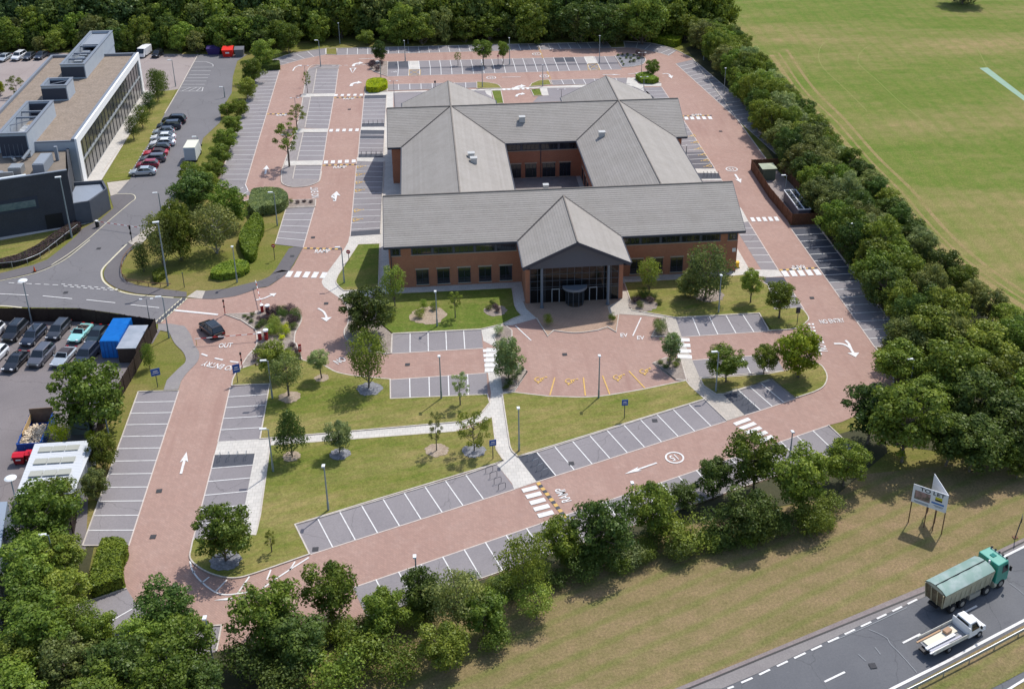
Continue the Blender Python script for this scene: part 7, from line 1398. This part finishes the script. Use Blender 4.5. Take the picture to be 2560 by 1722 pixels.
for dx, lb in ((0, 'red wheeled bin with white lettering beside the skip'), (1.3, 'second red wheeled bin, half under the white canopy roof')):
    b0 = thing('wheeled_bin', lb, 'bin', (-47.2+dx, 112.7+dx*.2, .02)); mb = MB(); mb.add([(-.5, -.4, .15), (.5, -.4, .15), (.5, .4, .15), (-.5, .4, .15), (-.62, -.5, 1.15), (.62, -.5, 1.15), (.62, .5, 1.2), (-.62, .5, 1.2)], [(3, 2, 1, 0), (0, 1, 5, 4), (1, 2, 6, 5), (2, 3, 7, 6), (3, 0, 4, 7)]); mb.build('hull', mat('bin_dark_red', (.30, .015, .02)), b0); mb = MB(); mb.add([(-.65, -.55, 1.18), (.65, -.55, 1.18), (.65, 0, 1.38), (-.65, 0, 1.38), (.65, .52, 1.22), (-.65, .52, 1.22)], [(0, 1, 2, 3), (3, 2, 4, 5)]); mb.build('lid', mat('bin_red', (.62, .02, .04), rough=.35), b0); mb = MB(); mb.box((0, -.48, .75), (.55, .03, .16)); mb.build('lettering', M_WHP, b0); mb = MB(); [mb.tube((x, y-.03, .09), (x, y+.03, .09), .09, .09, 8) for x in (-.4, .4) for y in (-.33, .33)]; mb.build('castor', M_BLACK, b0)
p = P1('02:735,830'); t = thing('plant_cabinet', 'grey-green steel cabinet under the big yard tree', 'cabinet', (p.x, p.y+1, .02)); mb = MB(); mb.box((0, 0, 1.1), (2.2, 1.8, 2.2)); mb.build('case', mat('cabinet_green', (.22, .27, .25)), t); mb = MB(); mb.box((0, 0, 2.24), (2.3, 1.9, .08)); mb.build('lid', MATS['cabinet_green'], t)
def fence(s, h, m_, label, board=.14, gap=.03, name='fence', posts=2.4, mp=None, th=.03):
    pts = P(s) if isinstance(s, str) else s; t = thing(name, label, 'fence', (pts[0].x, pts[0].y, 0)); o0_ = pts[0]; mb = MB()
    for a, b in zip(pts[:-1], pts[1:]):
        d = b-a; L = d.length; n = max(1, int(L/(board+gap))); ang = math.atan2(d.y, d.x)
        for i in range(n): c = a+d*((i+.5)/n)-o0_; mb.box((c.x, c.y, h/2+random.uniform(-.03, .03)), (board, th, h), ang)
        for z in (.3, h-.3): c = a+d*.5-o0_; mb.box((c.x, c.y, z), (L, .05, .09), ang)
    mb.build('boards', m_, t); mb = MB()
    for a, b in zip(pts[:-1], pts[1:]):
        n = max(1, round((b-a).length/posts))
        for i in range(n+1): c = a.lerp(b, i/n)-o0_; ps = MB(); ps.box((c.x, c.y, h/2+.04), (.12, .12, h+.08), math.atan2((b-a).y, (b-a).x)); ps.build('post', mp or m_, t)
    return t
M_DKF = mat('dark_stained_timber', (.035, .022, .018), (.05, .033, .025), 3, fine=.3)
fence([Vector(q+(0,)) for q in ((-75, 148.5), (-59.5, 146.4), (-48.3, 145.0), (-37.6, 140.9), (-38.3, 131), (-39.0, 124.5), (-39.6, 118.5), (-39.0, 112.4))], 2.1, M_DKF, 'dark stained slatted timber fence round the car yard', board=.15, gap=.006)
fence('02:800,1050 770,1130 740,1240 03:690,60 670,180', 1.9, M_DKF, 'dark timber fence below the white canopy, beside the left bays', board=.1, gap=.05)
M_CF = mat('brown_close_board', (.17, .085, .045), (.12, .058, .034), 1.5, fine=.3, fscale=5)
cf = [Vector(q+(0,)) for q in ((58.2, 165.3), (57.7, 177), (58.0, 189.3), (63.3, 189.3), (63.3, 177), (62.9, 165.3), (58.2, 165.3))]
fence(cf, 2.0, M_CF, 'brown close-boarded timber compound on the east side of the car park', board=.15, gap=.01)
t = thing('chiller_unit', 'long dark chiller with white edged fan deck inside the timber compound', 'chiller', (60.7, 170.9, .06)); mb = MB(); mb.box((0, 0, 1.0), (2.0, 8.0, 1.7)); mb.build('case', mat('chiller_side', (.13, .14, .17), rough=.5), t); mb = MB(); mb.bx(-1.08, -.96, -4.1, 4.1, 1.86, 2.05); mb.bx(.96, 1.08, -4.1, 4.1, 1.86, 2.05); mb.bx(-.06, .06, -3.99, 3.99, 1.86, 2.04); mb.bx(-.96, .96, -4.1, -3.99, 1.86, 2.05); mb.bx(-.96, .96, 3.99, 4.1, 1.86, 2.05); mb.build('deck_frame', mat('frame_white', (.75, .77, .8)), t)
for i in range(7):
    for s_ in (-.51, .51): mb = MB(); mb.tube((s_, -3.4+i*1.13, 1.86), (s_, -3.4+i*1.13, 1.96), .4, .4, 14); f_ = mb.build('fan', M_BLACK, t); mb = MB(); mb.box((s_, -3.4+i*1.13, 1.97), (.7, .07, .015), .6); mb.box((s_, -3.4+i*1.13, 1.97), (.07, .7, .012), .6); mb.build('blade', mat('fan_teal', (.03, .06, .07)), f_)
t = thing('substation', 'pale green kiosk with a hipped roof inside the timber compound', 'kiosk', (59.8, 185.3, .06)); mb = MB(); mb.box((0, 0, 1.1), (2.3, 2.4, 2.2)); mb.build('case', mat('kiosk_green', (.16, .19, .13)), t); mb = MB(); mb.add([(-1.35, -1.4, 2.2), (1.35, -1.4, 2.2), (1.35, 1.4, 2.2), (-1.35, 1.4, 2.2), (0, -.3, 2.55), (0, .3, 2.55)], [(0, 1, 4), (1, 2, 5, 4), (2, 3, 5), (3, 0, 4, 5), (3, 2, 1, 0)]); mb.build('roof', mat('kiosk_roof', (.42, .45, .33)), t); mb = MB(); mb.box((-.1, -1.215, 1.0), (1.4, .03, 1.8)); mb.build('door', mat('kiosk_door', (.14, .17, .115)), t)
def rail(s, h, m_, label, name='guard_rail', r=.05, step=2.0, kind='tube', pm=None):
    pts = P(s); t = thing(name, label, 'rail', (pts[0].x, pts[0].y, 0)); o0_ = pts[0]; mb = MB()
    for a, b in zip(pts[:-1], pts[1:]):
        a_, b_ = a-o0_, b-o0_
        if kind == 'tube': mb.tube((a_.x, a_.y, h), (b_.x, b_.y, h), r, r, 6)
        else:
            d = b-a; c = (a_+b_)/2
            for z, dy in ((h, 0), (h-.13, .05), (h-.26, 0)): mb.box((c.x, c.y, z), (d.length+.02, .06+dy, .1), math.atan2(d.y, d.x))
    mb.build('rail', m_, t)
    for q in along(pts, step): ps = MB(); ps.tube((q.x-o0_.x, q.y-o0_.y, 0), (q.x-o0_.x, q.y-o0_.y, h-.02), .05, .05, 6); ps.build('post', pm or m_, t)
rail('01:-300,890 0,885 ~150,870 ~250,845 ~380,790 ~500,700 ~600,620 ~715,530', 1.0, M_METAL, 'grey metal rail in front of the purple hedge by the estate road', r=.045, step=2.2)
rail('01:1150,1000 ~1110,950 ~1108,880 ~1130,800 ~1180,735 1250,670', .6, M_TIMB, 'low timber knee rail on the inside of the estate road bend', 'knee_rail', .06, 1.8); rail('01:1160,1010 1240,1020 1340,1040 1430,1045 1560,1050', .6, M_TIMB, 'second low timber knee rail beside the footway', 'knee_rail', .06, 1.8)
rail('33:1100,1700 1370,1566 1900,1292 2331,1062 2900,760', .7, M_METAL, 'steel crash barrier along the central reserve', 'crash_barrier', kind='beam', step=3.2)
# inspection covers
MC = mat('cast_iron', (.06, .06, .065)); mb = MB()
for s in ('11:330,770', '12:200,60', '13:540,303', '22:540,1090', '03:1390,190', '01:600,1100', '01:900,700', '31:400,1150', '22:1300,700', '11:640,1200', '10:850,1000', '20:1900,1200', '33:950,1360', '02:1450,1340', '12:1380,190', '22:480,98', '11:520,600', '21:2300,150'):
    p = P1(s); mb.box((p.x, p.y, Z_MARK+.005), (.62, .62, .012), random.uniform(-.1, .1))
tag(mb.build('inspection_cover', MC), kind='structure')
# ------------------------------------------------------------------ one piece, one part
def split_loose(o, grow=.03):
    me = o.data; nv = len(me.vertices); par = list(range(nv))
    def find(i):
        while par[i] != i: par[i] = par[par[i]]; i = par[i]
        return i
    for e in me.edges: par[find(e.vertices[0])] = find(e.vertices[1])
    comp = {}
    for i in range(nv): comp.setdefault(find(i), []).append(i)
    bb = [[(min(me.vertices[i].co[k] for i in c)-grow, max(me.vertices[i].co[k] for i in c)+grow) for k in range(3)] for c in comp.values()]; keys = list(comp); g = list(range(len(keys)))
    def fg(i):
        while g[i] != i: i = g[i]
        return i
    for i in range(len(keys)):
        for j in range(i):
            if all(bb[i][k][0] < bb[j][k][1] and bb[j][k][0] < bb[i][k][1] for k in range(3)): g[fg(i)] = fg(j)
    groups = {}
    for i, k in enumerate(keys): groups.setdefault(fg(i), set()).update(comp[k])
    if len(groups) < 2 or len(groups) > 60: return
    gl_ = list(groups.values()); where = {}
    for gi, s in enumerate(gl_):
        for i in s: where[i] = gi
    faces = [[] for _ in gl_]
    for p_ in me.polygons: faces[where[p_.vertices[0]]].append(tuple(p_.vertices))
    mats_ = list(me.materials)
    for gi, fs in enumerate(faces):
        ids = sorted({i for f in fs for i in f}); mp_ = {v: k for k, v in enumerate(ids)}; m2 = bpy.data.meshes.new(me.name); m2.from_pydata([me.vertices[i].co[:] for i in ids], [], [tuple(mp_[i] for i in f) for f in fs])
        for m_ in mats_: m2.materials.append(m_)
        if gi == 0: old = o.data; o.data = m2
        else: c = bpy.data.objects.new(o.name.split('.')[0], m2); COL.objects.link(c); c.parent = o.parent; c.location = o.location; c.rotation_euler = o.rotation_euler
for o in [o for o in bpy.data.objects if o.type == 'MESH' and o.parent and o.name.split('.')[0] in {'louvre', 'fascia', 'gutter', 'trim', 'valley_lining', 'ridge_cap', 'downpipe', 'porch_pier', 'roof_rails', 'stiffener', 'door_bar', 'castor', 'lamp_box', 'post', 'brace', 'air_handler', 'chiller', 'louvre_bar', 'duct', 'door_frame', 'glass_door', 'white_frame', 'mezzanine', 'parapet', 'rooftop_unit', 'side_wall', 'coping', 'red_band', 'boom'}]: split_loose(o)
# ------------------------------------------------------------------ light and air
w = bpy.data.worlds.new('World'); SC.world = w; w.use_nodes = True; t = w.node_tree; bg = t.nodes['Background']
sky = t.nodes.new('ShaderNodeTexSky'); sky.sky_type = 'NISHITA'; sky.sun_disc = False; sky.sun_elevation = R(57); sky.sun_rotation = R(90-50); sky.altitude = 50; sky.dust_density = 1.5
t.links.new(sky.outputs[0], bg.inputs[0]); bg.inputs[1].default_value = .15
sl = bpy.data.lights.new('sun', 'SUN'); sl.energy = 3.25; sl.angle = R(.6); sl.color = (1, .96, .9)
so = bpy.data.objects.new('sun', sl); COL.objects.link(so)
az, el = R(50), R(57); d = Vector((math.cos(az)*math.cos(el), math.sin(az)*math.cos(el), math.sin(el))); so.rotation_euler = d.to_track_quat('Z', 'Y').to_euler(); so.location = (0, 100, 120)
SC.render.engine = 'CYCLES'; SC.view_settings.view_transform = 'Standard'; SC.view_settings.look = 'None'; SC.view_settings.exposure = .15; SC.view_settings.gamma = 1
SC.cycles.max_bounces = 5; SC.cycles.diffuse_bounces = 3; SC.cycles.transmission_bounces = 3; SC.cycles.transparent_max_bounces = 6; SC.cycles.caustics_reflective = False; SC.cycles.caustics_refractive = False
